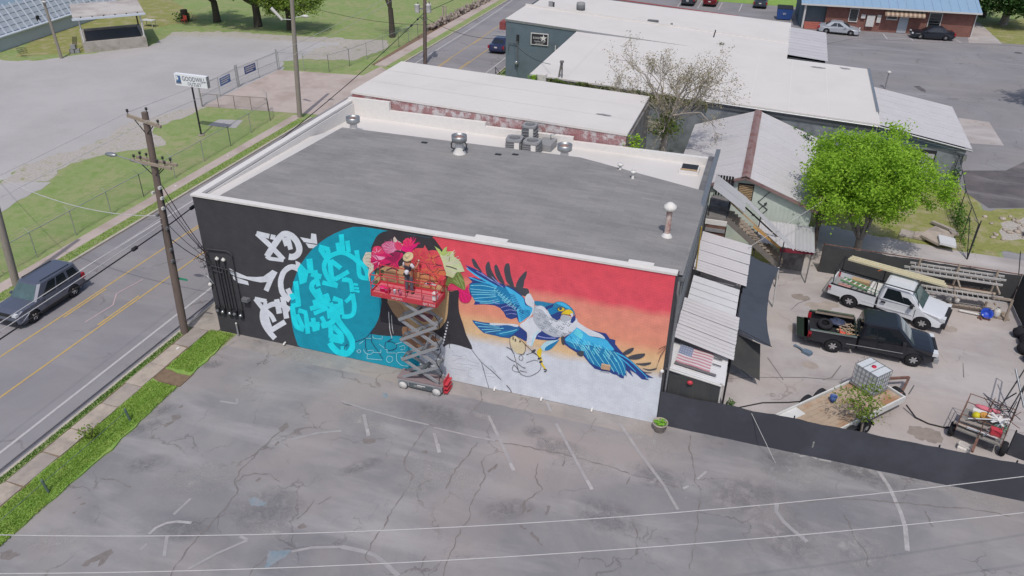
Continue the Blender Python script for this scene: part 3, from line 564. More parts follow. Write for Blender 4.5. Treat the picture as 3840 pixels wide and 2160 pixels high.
red2 s 1115,634 1112,661 1109,633 1109,661
orr s 1119,633 1134,667 1113,635 1132,668
hotR s 1121,628 1147,646 1119,634 1146,648
red2 s 1179,625 1204,633 1179,631 1204,635
orr s 1177,622 1198,614 1180,628 1199,617
ora s 1174,620 1191,595 1180,624 1193,596
red2 s 1171,620 1173,597 1178,622 1175,598
orr s 1169,623 1150,596 1173,620 1151,594
ora s 1168,626 1143,611 1170,620 1144,609
red2 s 1170,629 1140,627 1168,622 1140,625
orr s 1172,631 1147,645 1168,625 1146,643
ora s 1174,632 1163,650 1169,628 1161,649
red2 s 1177,632 1174,665 1170,631 1172,665
orr s 1179,630 1199,662 1175,633 1198,663
ora s 1180,628 1205,650 1177,633 1204,652
orr s 1142,570 1165,565 1145,576 1166,567
ora s 1140,569 1158,557 1145,574 1160,558
hotR s 1139,568 1153,549 1144,572 1155,550
orr s 1138,568 1147,542 1143,571 1149,543
ora s 1135,568 1134,548 1141,569 1136,548
hotR s 1134,569 1123,539 1139,568 1125,538
orr s 1133,570 1123,552 1138,567 1124,551
ora s 1133,572 1117,556 1136,568 1118,555
hotR s 1133,574 1108,561 1134,568 1109,559
ora s 1213,529 1233,536 1213,535 1233,538
orr s 1210,525 1228,512 1214,530 1230,514
ora s 1207,524 1211,495 1212,526 1213,496
orr s 1205,525 1200,505 1210,524 1202,505
ora s 1203,529 1186,516 1205,524 1187,515
orr s 1204,532 1185,531 1203,527 1184,529
ora s 1206,535 1187,550 1203,530 1186,549
orr s 1210,536 1206,560 1205,534 1204,560
ora s 1213,535 1221,556 1208,536 1220,557
orr s 1214,532 1232,549 1211,536 1231,550
petalW s 1257,634 1282,686 1252,636 1280,687
green s 1257,633 1286,677 1253,636 1285,678
greenY s 1257,632 1285,664 1254,636 1284,665
petalW s 1258,631 1299,658 1256,636 1299,660
green s 1257,629 1305,646 1257,635 1305,648
greenY s 1257,628 1300,638 1257,634 1300,640
petalW s 1256,626 1300,621 1258,632 1301,623
green s 1255,626 1303,612 1258,632 1304,614
greenY s 1254,625 1281,602 1258,629 1282,603
green p 1190,689 1214,676 1222,665 1235,686 1248,696 1244,672 1276,678 1276,656 1305,636 1316,612 1324,591 1304,584 1285,565 1267,548 1237,556 1240,566 1232,587 1224,621 1213,651
greenY p 1190,689 1214,676 1222,665 1235,686 1248,696 1244,672 1267,673 1258,652 1234,648 1213,652
petalW s 1234,627 1275,666 1232,631 1272,669
petalW s 1239,608 1302,626 1238,613 1302,631
petalW s 1244,596 1316,594 1245,601 1317,599
petalW s 1239,615 1300,642 1238,619 1299,646
petalW s 1229,639 1256,663 1226,642 1254,666
petalW s 1246,578 1285,572 1247,583 1286,577
line s 1239,599 1249,599 1262,598 1276,595 1288,592 1240,604 1250,604 1263,603 1278,600 1290,597
line s 1257,649 1253,626 1259,649 1255,626
leaf c 1224,547 1243,547 1270,550 1286,578 1304,581 1318,555 1324,520 1322,499 1299,505 1272,520 1254,521 1241,501 1230,531
leafL s 1289,574 1318,501 1294,577 1323,505
leafL s 1280,553 1300,514 1285,556 1305,518
leafL s 1298,559 1316,539 1302,563 1320,544
leafL s 1271,537 1292,521 1274,542 1295,527
hair c 1224,547 1243,553 1242,534 1232,519
mag c 1254,510 1269,519 1299,505 1323,500 1333,522 1344,488 1353,473 1340,442 1313,434 1295,451 1293,494 1243,481
magR c 1247,488 1266,515 1284,506 1290,494
hotR p 1329,518 1345,537 1344,514
hot s 1299,478 1313,437 1304,481 1318,440
hot s 1314,484 1329,444 1319,487 1333,447
hot s 1301,490 1346,473 1303,495 1348,478
leafD c 910,517 943,527 941,503 927,493 915,498
leafD c 884,445 903,469 912,464 904,445
leafD c 919,472 936,478 930,454 919,455
wht p 1243,318 1242,315 1240,313 1238,314 1237,317 1238,320 1240,321 1242,320
wht p 1240,302 1239,298 1236,297 1234,297 1233,300 1234,304 1237,306 1239,305
wht p 1237,286 1235,282 1233,280 1230,281 1229,284 1230,288 1233,290 1236,289
wht p 1233,269 1232,265 1229,263 1226,264 1225,267 1226,272 1229,274 1232,273
wht p 1230,253 1228,248 1225,246 1221,247 1220,251 1222,256 1225,258 1228,257
wht p 1226,236 1224,231 1220,228 1217,230 1215,234 1217,239 1221,242 1224,241
wht p 1222,220 1220,214 1216,211 1212,212 1210,217 1212,223 1216,226 1220,225
wht p 1218,203 1216,197 1211,193 1207,195 1205,200 1207,206 1212,210 1216,208
wht p 1213,186 1211,179 1206,176 1201,177 1200,183 1202,190 1207,193 1211,192
wht c 1185,173 1211,183 1230,150 1210,146
eyew s 951,312 950,298 950,278 950,258 950,243 949,229 950,215 952,198 955,181 957,169 954,313 954,299 953,279 953,259 953,244 953,230 953,216 955,199 958,182 960,170
eyew s 965,297 964,284 963,266 963,247 963,228 965,210 966,196 967,298 966,285 966,266 965,248 966,229 967,211 968,198
navyd s 762,103 791,119 825,142 851,176 868,204 762,106 790,122 824,144 848,177 866,205
navyd s 819,134 816,113 814,88 818,70 822,59 822,135 819,114 818,89 821,72 825,61
navyd s 853,179 849,155 849,126 859,105 873,86 888,60 900,39 856,180 853,156 852,127 862,108 876,88 891,62 903,41
navyd s 925,144 920,131 916,115 918,104 925,97 938,96 954,100 969,109 980,122 980,134 974,145 961,149 947,150 938,147 932,143 928,143 923,131 919,116 921,106 927,100 939,99 953,103 967,112 977,123 977,133 972,142 960,146 946,147 938,144 933,140
navyd s 957,167 932,147 959,164 934,144
navyd s 702,47 704,56 707,67 716,75 724,81 699,47 700,56 705,68 714,78 723,84
pale s 803,70 807,59 815,49 830,47 844,52 855,67 857,80 841,76 824,69 805,72 809,62 817,52 830,51 843,54 853,67 855,78 841,73 825,66
pale s 820,21 824,52 817,20 822,52
pale s 818,20 897,30 819,23 897,34
pale s 852,65 872,67 894,71 898,83 896,92 852,68 873,70 893,74 895,82 894,91
pale s 859,162 859,154 865,147 886,148 907,153 911,164 910,174 861,163 862,156 866,150 887,151 906,155 909,164 907,172
pale s 824,138 852,144 824,141 852,147
pale s 919,96 924,98 928,99 925,89 928,79 950,83 973,89 919,99 925,101 931,100 928,90 929,82 951,86 973,92
pale s 923,45 926,53 931,61 939,63 947,63 951,58 954,52 952,44 948,37 941,31 935,28 929,29 924,33 923,39 923,45 921,45 924,54 930,63 939,66 948,66 954,61 956,53 954,44 950,35 942,29 934,25 927,26 922,30 920,38 921,44
pale s 980,91 994,97 1010,102 1023,98 1033,92 980,94 994,100 1011,105 1025,101 1034,95
pale s 977,92 973,72 972,48 983,33 998,23 1017,24 1033,28 979,92 976,72 975,50 985,35 1000,26 1018,27 1033,31
pale s 995,72 1024,60 996,75 1026,63
pale s 993,128 1006,136 1019,141 1021,132 1018,121 1008,118 998,117 992,130 1006,139 1020,144 1023,133 1019,119 1008,115 998,114
pale s 890,119 915,103 891,122 917,105
pale s 786,96 809,120 785,98 808,122
pale s 768,54 775,60 782,64 786,61 787,56 783,49 777,45 773,50 769,56 767,56 774,62 783,67 789,63 790,56 785,47 777,42 770,47 766,54
pale s 973,138 1008,157 973,141 1007,160
wbot p 1205,2 1207,141 1231,183 1254,205 1292,205 1349,196 1395,138 1488,61 1489,2 1228,2
line s 1348,195 1367,169 1394,137 1427,111 1457,89 1476,72 1487,60 1350,197 1369,171 1396,139 1428,114 1459,92 1478,74 1489,62
line s 1394,137 1400,113 1409,78 1420,34 1428,2 1396,139 1403,114 1412,80 1422,35 1431,2
line s 1245,201 1245,235 1241,258 1242,222 1242,179 1243,201 1242,234 1244,258 1244,223 1245,179
gline s 1255,144 1277,144 1300,145 1308,152 1310,157 1317,156 1322,153 1320,146 1316,139 1306,138 1293,137 1279,129 1267,120 1261,118 1258,118 1256,147 1277,147 1300,148 1306,154 1310,159 1318,159 1324,154 1322,145 1316,136 1306,136 1294,135 1280,126 1268,118 1261,115 1257,115
gline s 1273,100 1303,104 1338,108 1364,110 1382,112 1274,103 1303,107 1338,111 1364,113 1382,114
gline s 1246,68 1324,72 1247,71 1325,74
gline s 1315,92 1333,91 1350,89 1344,88 1333,80 1328,61 1329,43 1346,39 1362,40 1315,94 1334,94 1351,92 1345,86 1335,78 1330,61 1331,45 1346,42 1363,42
gline s 1401,79 1464,87 1401,82 1464,90
gline s 1401,64 1458,67 1401,67 1458,70
gline s 1438,129 1442,124 1448,117 1456,107 1463,99 1440,131 1444,126 1449,119 1458,109 1465,101
gline s 1252,169 1261,157 1254,171 1263,159
gline s 1322,138 1336,132 1354,127 1370,126 1382,126 1323,140 1337,135 1354,130 1370,129 1383,129""",
 'falcon':"""slate c 1355,653 1362,658 1371,651 1385,627 1400,604 1411,578 1385,608 1367,618 1359,635
slate c 1417,614 1416,630 1423,650 1431,656 1436,646 1442,619 1461,584 1476,558 1432,579 1421,593
slate c 1454,634 1458,645 1465,648 1473,634 1484,605 1502,560 1479,568 1461,597
slate c 1497,629 1500,648 1507,661 1518,663 1523,646 1527,613 1543,555 1525,558 1508,577 1500,608
slate c 1550,557 1559,594 1576,622 1590,640 1596,638 1593,616 1585,592 1580,559
slate c 1502,563 1537,557 1580,559 1603,558 1607,533 1595,521 1566,525 1525,549
navy p 1326,621 1353,615 1397,601 1438,577 1502,557 1537,551 1569,528 1593,504 1610,488 1631,473 1626,452 1606,431 1586,400 1566,382 1556,407 1530,393 1509,399 1497,422 1479,441 1455,448 1413,444 1362,432 1368,452 1359,470 1347,474 1340,512 1342,532 1357,545 1337,564 1367,569 1396,562 1346,601
blue c 1342,526 1396,548 1455,548 1502,544 1537,532 1567,505 1582,476 1556,457 1526,477 1479,458 1419,451 1371,451 1355,476
sky c 1502,551 1531,543 1560,527 1584,509 1593,478 1623,471 1623,445 1598,413 1569,385 1562,415 1555,447 1567,469 1538,480 1526,516
sky s 1330,605 1339,598 1353,589 1368,579 1384,571 1401,563 1418,556 1435,548 1452,540 1464,535 1333,610 1343,604 1357,595 1372,586 1388,579 1405,572 1422,565 1440,558 1457,551 1469,546
sky s 1342,562 1354,559 1372,555 1390,552 1407,550 1425,549 1437,548 1344,567 1356,565 1374,561 1391,557 1408,555 1426,554 1438,553
pale2 s 1349,524 1363,527 1384,532 1405,535 1426,535 1448,533 1464,532 1349,527 1363,530 1384,535 1405,538 1427,538 1449,536 1464,535
pale2 s 1346,507 1361,508 1383,510 1405,512 1427,515 1449,517 1464,519 1346,510 1362,511 1383,513 1405,515 1427,517 1449,520 1464,522
pale2 s 1349,493 1363,495 1384,498 1405,501 1425,504 1446,507 1461,509 1349,496 1364,498 1384,501 1405,504 1426,507 1447,509 1461,512
pale2 s 1352,479 1365,482 1385,487 1405,491 1425,494 1446,497 1461,499 1352,482 1365,485 1385,490 1405,494 1425,497 1446,500 1461,502
pale2 s 1362,462 1378,467 1399,473 1420,479 1437,484 1453,489 1464,493 1362,465 1378,470 1399,476 1419,482 1437,487 1453,492 1464,496
pale2 s 1368,452 1383,454 1405,456 1425,460 1444,467 1461,476 1473,482 1368,455 1383,457 1405,459 1425,463 1443,470 1461,478 1473,484
pale2 s 1389,445 1402,447 1420,450 1437,454 1453,461 1469,468 1479,473 1389,448 1402,450 1420,453 1437,457 1453,463 1468,471 1479,476
lilac s 1375,599 1392,592 1415,582 1437,572 1458,562 1478,552 1493,544 1377,601 1393,594 1416,585 1438,575 1459,564 1480,554 1494,547
lilac s 1396,596 1404,591 1415,583 1425,576 1434,571 1443,567 1449,565 1397,599 1405,593 1416,585 1427,579 1436,574 1444,570 1450,567
lilac s 1443,586 1447,582 1454,576 1460,570 1467,565 1473,561 1478,558 1444,588 1449,584 1455,578 1462,573 1468,568 1475,563 1479,560
pale2 s 1460,537 1456,530 1453,523 1459,520 1465,520 1462,535 1458,529 1455,524 1459,523 1466,523
pale2 s 1471,530 1467,523 1464,516 1470,513 1476,513 1473,528 1469,522 1466,517 1471,516 1477,516
pale2 s 1483,523 1478,517 1475,509 1481,506 1488,506 1484,522 1480,515 1477,510 1482,509 1488,509
pale2 s 1494,516 1489,510 1486,502 1492,500 1499,499 1496,515 1491,509 1488,503 1493,502 1499,502
pale2 s 1505,509 1501,503 1497,495 1504,493 1510,492 1507,508 1502,502 1500,496 1504,495 1511,495
pale2 s 1516,502 1512,496 1509,488 1515,486 1521,486 1518,501 1514,495 1511,489 1516,488 1522,488
pale2 s 1527,495 1523,489 1520,481 1526,479 1533,479 1529,494 1525,488 1522,482 1527,481 1533,481
pale2 s 1478,516 1473,509 1470,502 1477,499 1483,499 1480,515 1475,508 1473,503 1477,502 1483,502
pale2 s 1489,509 1485,503 1482,495 1488,492 1494,492 1491,508 1487,501 1484,496 1488,495 1495,495
pale2 s 1500,502 1496,496 1493,488 1499,485 1505,485 1502,501 1498,495 1495,489 1500,488 1506,488
pale2 s 1512,495 1507,489 1504,481 1510,479 1517,478 1513,494 1509,488 1506,482 1511,481 1517,481
pale2 s 1523,488 1518,482 1515,474 1522,472 1528,471 1525,487 1520,481 1518,475 1522,474 1528,474
pale2 s 1534,481 1530,475 1527,467 1533,465 1539,465 1536,480 1531,474 1529,468 1533,467 1540,467
pale2 s 1545,475 1541,468 1538,460 1544,458 1550,458 1547,473 1543,467 1540,461 1545,460 1551,460
pale2 s 1496,495 1491,488 1488,481 1494,478 1501,478 1497,494 1493,487 1490,482 1495,481 1501,481
pale2 s 1507,488 1502,482 1499,474 1506,471 1512,471 1509,487 1504,480 1502,475 1506,474 1513,474
pale2 s 1518,481 1514,475 1511,467 1517,464 1523,464 1520,480 1516,474 1513,468 1518,467 1524,467
pale2 s 1529,474 1525,468 1522,460 1528,457 1535,457 1531,473 1527,467 1524,461 1529,460 1535,460
pale2 s 1541,467 1536,461 1533,453 1539,451 1546,450 1542,466 1538,460 1535,454 1540,453 1546,453
pale2 s 1552,460 1547,454 1544,446 1551,444 1557,443 1554,459 1549,453 1547,447 1551,446 1558,446
pale2 s 1563,454 1559,447 1556,439 1562,437 1568,437 1565,452 1561,446 1558,440 1563,439 1569,439
navy s 1522,514 1546,514 1523,517 1546,517
navy s 1528,506 1551,505 1528,509 1551,509
navy s 1533,497 1555,496 1534,500 1556,500
navy s 1539,488 1560,488 1539,491 1561,491
navy s 1544,479 1565,479 1545,483 1566,482
navy s 1549,471 1570,470 1550,474 1570,473
navy s 1555,462 1575,461 1555,465 1575,464
navy s 1560,453 1580,452 1561,456 1580,455
navy s 1566,444 1584,443 1566,448 1585,447
navy s 1571,435 1589,434 1572,439 1590,438
blue s 1564,437 1571,441 1581,447 1591,451 1600,452 1608,452 1614,451 1563,440 1570,444 1581,450 1591,454 1600,455 1609,455 1615,454
blue s 1566,429 1574,434 1584,440 1593,445 1601,446 1609,446 1614,446 1565,432 1573,437 1583,443 1593,448 1601,450 1609,449 1615,449
blue s 1569,421 1576,426 1586,434 1595,439 1602,441 1609,441 1614,441 1568,424 1575,429 1585,436 1594,442 1603,444 1610,444 1615,444
blue s 1572,413 1579,419 1588,427 1597,433 1604,435 1610,435 1614,435 1570,416 1577,421 1587,429 1596,436 1604,438 1610,438 1615,439
blue s 1574,405 1581,411 1591,420 1599,426 1605,429 1611,430 1615,430 1573,407 1579,414 1589,422 1598,429 1605,432 1611,433 1615,433
blue s 1577,397 1583,404 1593,413 1601,420 1607,423 1612,424 1615,425 1575,399 1582,406 1591,416 1600,423 1606,426 1611,427 1615,428
lilac s 1485,441 1493,446 1503,453 1515,457 1528,458 1542,456 1552,455 1485,444 1492,448 1503,455 1514,460 1528,460 1543,459 1553,458
lilac s 1497,427 1505,431 1516,436 1527,440 1536,440 1546,439 1553,439 1497,429 1504,433 1516,439 1526,442 1537,443 1547,442 1553,441
lilac s 1509,413 1515,416 1524,420 1533,423 1541,423 1550,423 1556,423 1509,415 1515,418 1524,422 1533,425 1542,426 1550,426 1556,425
lilac s 1479,462 1474,462 1468,461 1462,462 1457,465 1453,469 1450,473 1479,460 1474,459 1467,459 1461,459 1455,463 1451,467 1448,471
wing p 1353,352 1404,351 1449,356 1509,367 1557,374 1572,363 1602,343 1606,306 1597,297 1558,312 1528,295 1486,291 1461,294 1437,294 1406,296 1382,315 1360,338
navy p 1540,322 1572,360 1602,343 1606,302 1597,295 1558,311
wht c 1437,355 1479,362 1539,372 1563,372 1557,360 1515,361 1473,350 1437,346
blue c 1461,305 1498,327 1540,339 1569,353 1540,322 1498,302 1474,301
pale2 s 1366,341 1378,341 1395,341 1412,341 1430,342 1448,344 1461,345 1367,345 1379,344 1396,344 1413,344 1431,345 1449,347 1461,348
pale2 s 1379,323 1390,325 1407,327 1425,330 1444,334 1465,338 1479,342 1379,326 1391,328 1407,330 1425,333 1444,337 1465,342 1479,345
pale2 s 1397,310 1407,312 1421,316 1437,320 1458,327 1481,334 1498,339 1397,313 1407,315 1421,319 1437,323 1458,330 1481,337 1497,342
pale2 s 1413,299 1422,303 1436,308 1449,313 1463,318 1476,322 1486,326 1412,302 1422,306 1435,311 1449,316 1462,321 1476,325 1485,329
pale2 s 1480,307 1492,313 1509,320 1525,328 1538,334 1550,341 1558,345 1479,310 1492,316 1509,323 1524,331 1537,337 1549,344 1557,348
wht c 1590,507 1598,531 1612,538 1624,517 1633,502 1630,476 1626,442 1601,403 1572,372 1598,406 1620,444 1623,471 1599,482
navy p 1639,346 1665,368 1700,352 1735,347 1755,358 1736,332 1696,322 1655,317 1637,318
lilac s 1651,333 1661,332 1675,331 1689,331 1704,334 1719,337 1730,340 1651,337 1661,336 1675,335 1689,335 1704,338 1719,341 1730,344
wht c 1570,373 1601,405 1629,426 1645,389 1668,367 1649,343 1637,306 1627,286 1603,280 1605,333 1593,351
paleb c 1636,345 1653,362 1659,360 1639,332 1632,289 1620,273 1605,290 1610,325
wht c 1605,290 1610,332 1630,367 1645,354 1631,330 1623,287 1619,272
chest c 1634,483 1662,492 1677,482 1707,452 1725,436 1753,439 1786,453 1811,461 1822,441 1820,414 1801,387 1774,364 1734,347 1702,350 1666,367 1642,389 1628,416 1628,452
wht c 1696,427 1731,428 1770,433 1809,458 1821,441 1819,417 1801,388 1773,377 1738,386 1709,403
wht c 1640,474 1662,491 1680,479 1710,450 1707,436 1684,451 1666,470
wht s 1635,456 1638,452 1643,449 1648,452 1652,455 1637,458 1640,455 1644,452 1647,454 1650,457
gfeath s 1653,453 1656,449 1661,445 1666,448 1670,452 1655,455 1658,451 1662,448 1665,451 1668,454
gfeath s 1671,449 1674,445 1679,442 1684,445 1687,448 1673,451 1676,448 1680,445 1683,447 1686,450
wht s 1689,446 1692,442 1697,438 1702,441 1705,445 1691,448 1694,444 1698,441 1701,444 1704,447
gfeath s 1707,442 1710,438 1715,435 1720,438 1723,442 1709,445 1712,441 1716,438 1719,440 1722,444
gfeath s 1725,439 1728,435 1733,431 1738,434 1741,438 1727,441 1730,437 1734,434 1737,437 1740,440
wht s 1743,435 1746,431 1751,428 1756,431 1759,435 1745,438 1748,434 1751,431 1755,433 1757,437
gfeath s 1761,432 1764,428 1769,425 1774,428 1777,431 1763,434 1766,430 1769,428 1772,430 1775,433
gfeath s 1779,429 1782,425 1787,421 1791,424 1795,428 1781,431 1784,427 1787,424 1790,426 1793,430
gfeath s 1648,443 1651,439 1656,436 1661,438 1664,442 1650,445 1653,441 1656,439 1659,441 1662,444
gfeath s 1666,440 1669,436 1674,432 1679,435 1682,439 1668,442 1671,438 1674,435 1677,437 1680,441
wht s 1684,436 1687,432 1692,429 1697,432 1700,435 1686,438 1689,434 1692,432 1695,434 1698,437
gfeath s 1702,433 1705,429 1710,425 1715,428 1718,432 1704,435 1707,431 1710,428 1713,430 1716,434
gfeath s 1720,429 1723,425 1728,422 1733,425 1736,428 1722,431 1725,428 1728,425 1731,427 1734,430
wht s 1738,426 1741,422 1746,418 1751,421 1754,425 1740,428 1743,424 1746,421 1749,424 1752,427
gfeath s 1756,422 1759,418 1764,415 1768,418 1772,422 1758,425 1761,421 1764,418 1767,420 1770,424
gfeath s 1773,419 1777,415 1781,411 1786,414 1790,418 1775,421 1778,417 1782,414 1785,417 1788,420
wht s 1791,415 1795,411 1799,408 1804,411 1807,415 1793,418 1796,414 1800,411 1803,413 1806,417
gfeath s 1643,426 1646,422 1651,419 1656,422 1659,425 1645,428 1648,424 1651,422 1655,424 1658,427
wht s 1661,423 1664,419 1669,415 1674,418 1677,422 1663,425 1666,421 1670,418 1673,420 1676,424
gfeath s 1679,419 1682,415 1687,412 1692,415 1695,418 1681,421 1684,418 1688,415 1691,417 1694,420
gfeath s 1697,416 1700,412 1705,408 1710,411 1714,415 1699,418 1702,414 1706,411 1709,414 1712,417
wht s 1715,412 1718,408 1723,405 1728,408 1731,412 1717,415 1720,411 1724,408 1727,410 1730,414
gfeath s 1733,409 1736,405 1741,401 1746,404 1749,408 1735,411 1738,407 1742,404 1745,407 1748,410
gfeath s 1751,405 1754,401 1759,398 1764,401 1767,405 1753,408 1756,404 1760,401 1763,403 1766,407
wht s 1769,402 1772,398 1777,395 1782,398 1785,401 1771,404 1774,400 1778,398 1781,400 1784,403
wht s 1656,413 1659,409 1664,405 1669,408 1672,412 1658,415 1661,411 1664,408 1667,411 1670,414
gfeath s 1674,409 1677,405 1682,402 1687,405 1690,409 1676,412 1679,408 1682,405 1685,407 1688,411
gfeath s 1692,406 1695,402 1700,398 1705,401 1708,405 1694,408 1697,404 1700,401 1703,404 1706,407
wht s 1710,402 1713,398 1718,395 1723,398 1726,402 1712,405 1715,401 1718,398 1721,400 1725,404
gfeath s 1728,399 1731,395 1736,392 1741,395 1744,398 1730,401 1733,397 1736,395 1739,397 1742,400
gfeath s 1746,396 1749,392 1754,388 1759,391 1762,395 1748,398 1751,394 1754,391 1757,394 1760,397
wht s 1764,392 1767,388 1772,385 1777,388 1780,391 1766,394 1769,391 1772,388 1775,390 1778,394
gfeath s 1782,389 1785,385 1790,381 1795,384 1798,388 1784,391 1787,387 1790,384 1793,387 1796,390
gfeath s 1651,396 1654,392 1659,388 1664,391 1667,395 1653,398 1656,394 1659,391 1663,394 1666,397
gfeath s 1669,392 1672,388 1677,385 1682,388 1685,392 1671,395 1674,391 1678,388 1681,390 1684,394
wht s 1687,389 1690,385 1695,381 1700,384 1704,388 1689,391 1692,387 1696,384 1699,387 1702,390
gfeath s 1705,385 1709,381 1713,378 1718,381 1722,385 1707,388 1710,384 1714,381 1717,383 1720,387
gfeath s 1723,382 1727,378 1731,374 1736,378 1740,381 1725,384 1728,380 1732,378 1735,380 1738,383
wht s 1741,379 1745,375 1749,371 1754,374 1758,378 1743,381 1747,377 1750,374 1753,376 1756,380
gfeath s 1759,375 1763,371 1767,368 1772,371 1776,374 1761,377 1765,374 1768,371 1771,373 1774,377
gfeath s 1664,382 1667,378 1672,375 1677,378 1680,382 1666,385 1669,381 1672,378 1675,380 1678,384
wht s 1682,379 1685,375 1690,371 1695,374 1698,378 1684,381 1687,377 1690,374 1693,377 1696,380
gfeath s 1700,376 1703,371 1708,368 1713,371 1716,375 1702,378 1705,374 1708,371 1712,373 1715,377
gfeath s 1718,372 1721,368 1726,365 1731,368 1734,371 1720,374 1723,370 1726,368 1730,370 1733,373
wht s 1736,369 1739,365 1744,361 1749,364 1752,368 1738,371 1741,367 1745,364 1748,367 1751,370
gfeath s 1754,365 1757,361 1762,358 1767,361 1770,365 1756,368 1759,364 1763,361 1766,363 1769,367
nape c 1632,505 1662,511 1710,511 1727,522 1752,527 1775,518 1795,503 1806,481 1799,475 1767,494 1751,478 1747,454 1733,432 1724,439 1701,454 1689,475 1665,490 1639,487
sky c 1723,516 1749,524 1772,515 1790,499 1767,502 1744,509
navy p 1680,488 1716,510 1711,492 1683,474
navy p 1702,451 1729,472 1753,478 1746,444 1732,431 1710,443
blue c 1694,479 1722,495 1734,478 1712,457 1698,459
chest c 1752,462 1769,465 1786,463 1792,449 1759,439 1746,443
navyd p 1766,494 1764,488 1759,483 1752,479 1744,477 1736,478 1731,481 1729,486 1730,492 1735,498 1743,502 1751,504 1758,503 1764,499
yel p 1762,493 1761,488 1757,484 1752,481 1745,480 1739,480 1735,483 1733,487 1735,491 1738,495 1744,498 1751,499 1757,499 1761,496
navyd p 1752,493 1751,490 1749,488 1747,486 1744,485 1741,486 1739,488 1738,490 1739,493 1741,496 1743,498 1746,498 1749,498 1751,496
yel c 1749,468 1768,491 1787,495 1800,482 1795,467 1786,472 1766,466
wht c 1788,476 1799,480 1797,458 1793,461
navyd s 1752,466 1758,467 1766,468 1774,469 1781,468 1787,468 1791,467 1752,469 1758,470 1766,471 1774,471 1781,471 1787,470 1792,470
navy p 1795,461 1809,476 1811,451 1799,432 1789,434
navy p 1753,347 1769,320 1792,305 1825,289 1840,275 1851,284 1867,264 1885,244 1907,225 1936,221 1967,224 1985,216 2004,214 2020,204 2034,204 2032,231 2045,216 2039,250 2073,221 2055,254 2082,241 2109,219 2140,221 2120,231 2157,236 2128,248 2093,273 2063,297 2033,320 2003,347 1984,369 1983,389 1960,390 1942,413 1914,413 1883,416 1859,394 1818,412 1803,388 1770,358
wht c 1820,442 1834,436 1857,424 1883,415 1917,406 1935,395 1939,385 1910,387 1874,386 1853,398 1818,415
blue c 1771,334 1820,332 1877,335 1934,331 1981,335 2011,308 2037,267 2036,218 2013,226 1972,237 1926,237 1885,254 1851,295 1807,308
sky c 1820,415 1853,399 1877,385 1916,384 1944,383 1962,364 1982,340 1959,332 1919,336 1877,338 1843,334 1805,334 1770,341 1792,376 1813,407
sky2 p 1818,412 1836,402 1848,385 1841,357 1821,372 1806,382
pale2 s 1793,338 1800,334 1808,328 1815,315 1820,304 1794,341 1801,337 1810,330 1817,317 1822,306
pale2 s 1821,338 1830,328 1840,315 1847,302 1853,291 1823,340 1832,330 1842,317 1850,304 1855,293
pale2 s 1850,331 1860,316 1873,295 1888,269 1901,247 1852,333 1862,318 1875,297 1890,271 1904,249
pale2 s 1870,329 1883,308 1899,281 1918,255 1934,234 1873,331 1885,310 1901,283 1920,257 1936,236
pale2 s 1896,328 1911,306 1931,278 1949,253 1963,234 1898,330 1913,308 1933,280 1951,255 1964,236
pale2 s 1919,326 1937,302 1960,271 1977,245 1989,227 1921,329 1939,304 1962,273 1979,248 1991,229
pale2 s 1941,328 1960,302 1982,270 2000,241 2012,218 1943,330 1962,304 1984,272 2002,242 2014,220
pale2 s 1964,330 1981,308 2002,278 2018,244 2029,216 1966,332 1983,310 2004,280 2020,245 2031,217
pale2 s 1981,327 1998,309 2018,285 2031,256 2039,232 1983,330 2000,312 2020,287 2033,258 2041,234
pale2 s 1836,334 1845,324 1857,309 1868,288 1877,269 1838,337 1847,326 1859,311 1871,289 1879,271
sky s 1992,324 2006,319 2026,311 2047,301 2067,286 2087,269 2104,254 2118,242 2128,232 2135,226 1994,331 2008,325 2029,317 2049,306 2069,291 2089,273 2106,258 2120,245 2130,235 2137,228
sky s 1998,309 2009,302 2025,293 2040,282 2055,270 2070,258 2080,248 2001,316 2012,308 2027,298 2043,287 2057,274 2072,261 2082,251
blue s 1788,367 1792,363 1797,357 1799,353 1801,350 1790,370 1794,366 1799,360 1802,355 1804,352
sky2 s 1804,365 1808,360 1812,355 1815,350 1817,347 1806,368 1810,363 1815,357 1818,353 1819,349
pale2 s 1820,362 1824,358 1828,352 1831,348 1833,345 1822,365 1826,361 1831,355 1834,350 1835,347
blue s 1836,360 1840,355 1844,350 1847,345 1849,342 1838,363 1842,358 1847,352 1849,348 1851,344
sky2 s 1852,357 1856,353 1860,347 1863,343 1864,340 1854,360 1858,356 1862,350 1865,345 1867,342
pale2 s 1867,355 1871,350 1876,345 1878,340 1880,337 1870,358 1874,353 1878,347 1881,343 1883,339
blue s 1883,352 1887,348 1892,342 1894,338 1896,335 1885,355 1889,351 1894,345 1897,340 1899,337
sky2 s 1899,350 1903,345 1907,340 1910,335 1912,332 1901,353 1905,348 1910,342 1913,338 1914,335
pale2 s 1915,347 1919,343 1923,337 1926,333 1927,330 1917,350 1921,346 1925,340 1928,335 1930,332
blue s 1930,345 1934,340 1939,335 1941,331 1943,327 1932,348 1936,343 1941,338 1944,333 1946,330
sky2 s 1946,342 1950,338 1954,332 1957,328 1959,325 1948,345 1952,341 1957,335 1960,330 1961,327
sky2 s 1800,353 1804,348 1809,342 1811,338 1813,335 1803,355 1807,351 1811,345 1814,340 1816,337
pale2 s 1816,350 1820,345 1825,340 1827,336 1829,332 1819,353 1823,348 1827,343 1830,338 1832,335
blue s 1832,348 1836,343 1841,337 1843,333 1845,330 1834,350 1838,346 1843,340 1846,335 1848,332
sky2 s 1848,345 1852,341 1856,335 1859,331 1861,327 1850,348 1854,343 1859,338 1862,333 1864,330
pale2 s 1864,343 1868,338 1872,333 1875,328 1877,325 1866,345 1870,341 1875,335 1878,331 1879,327
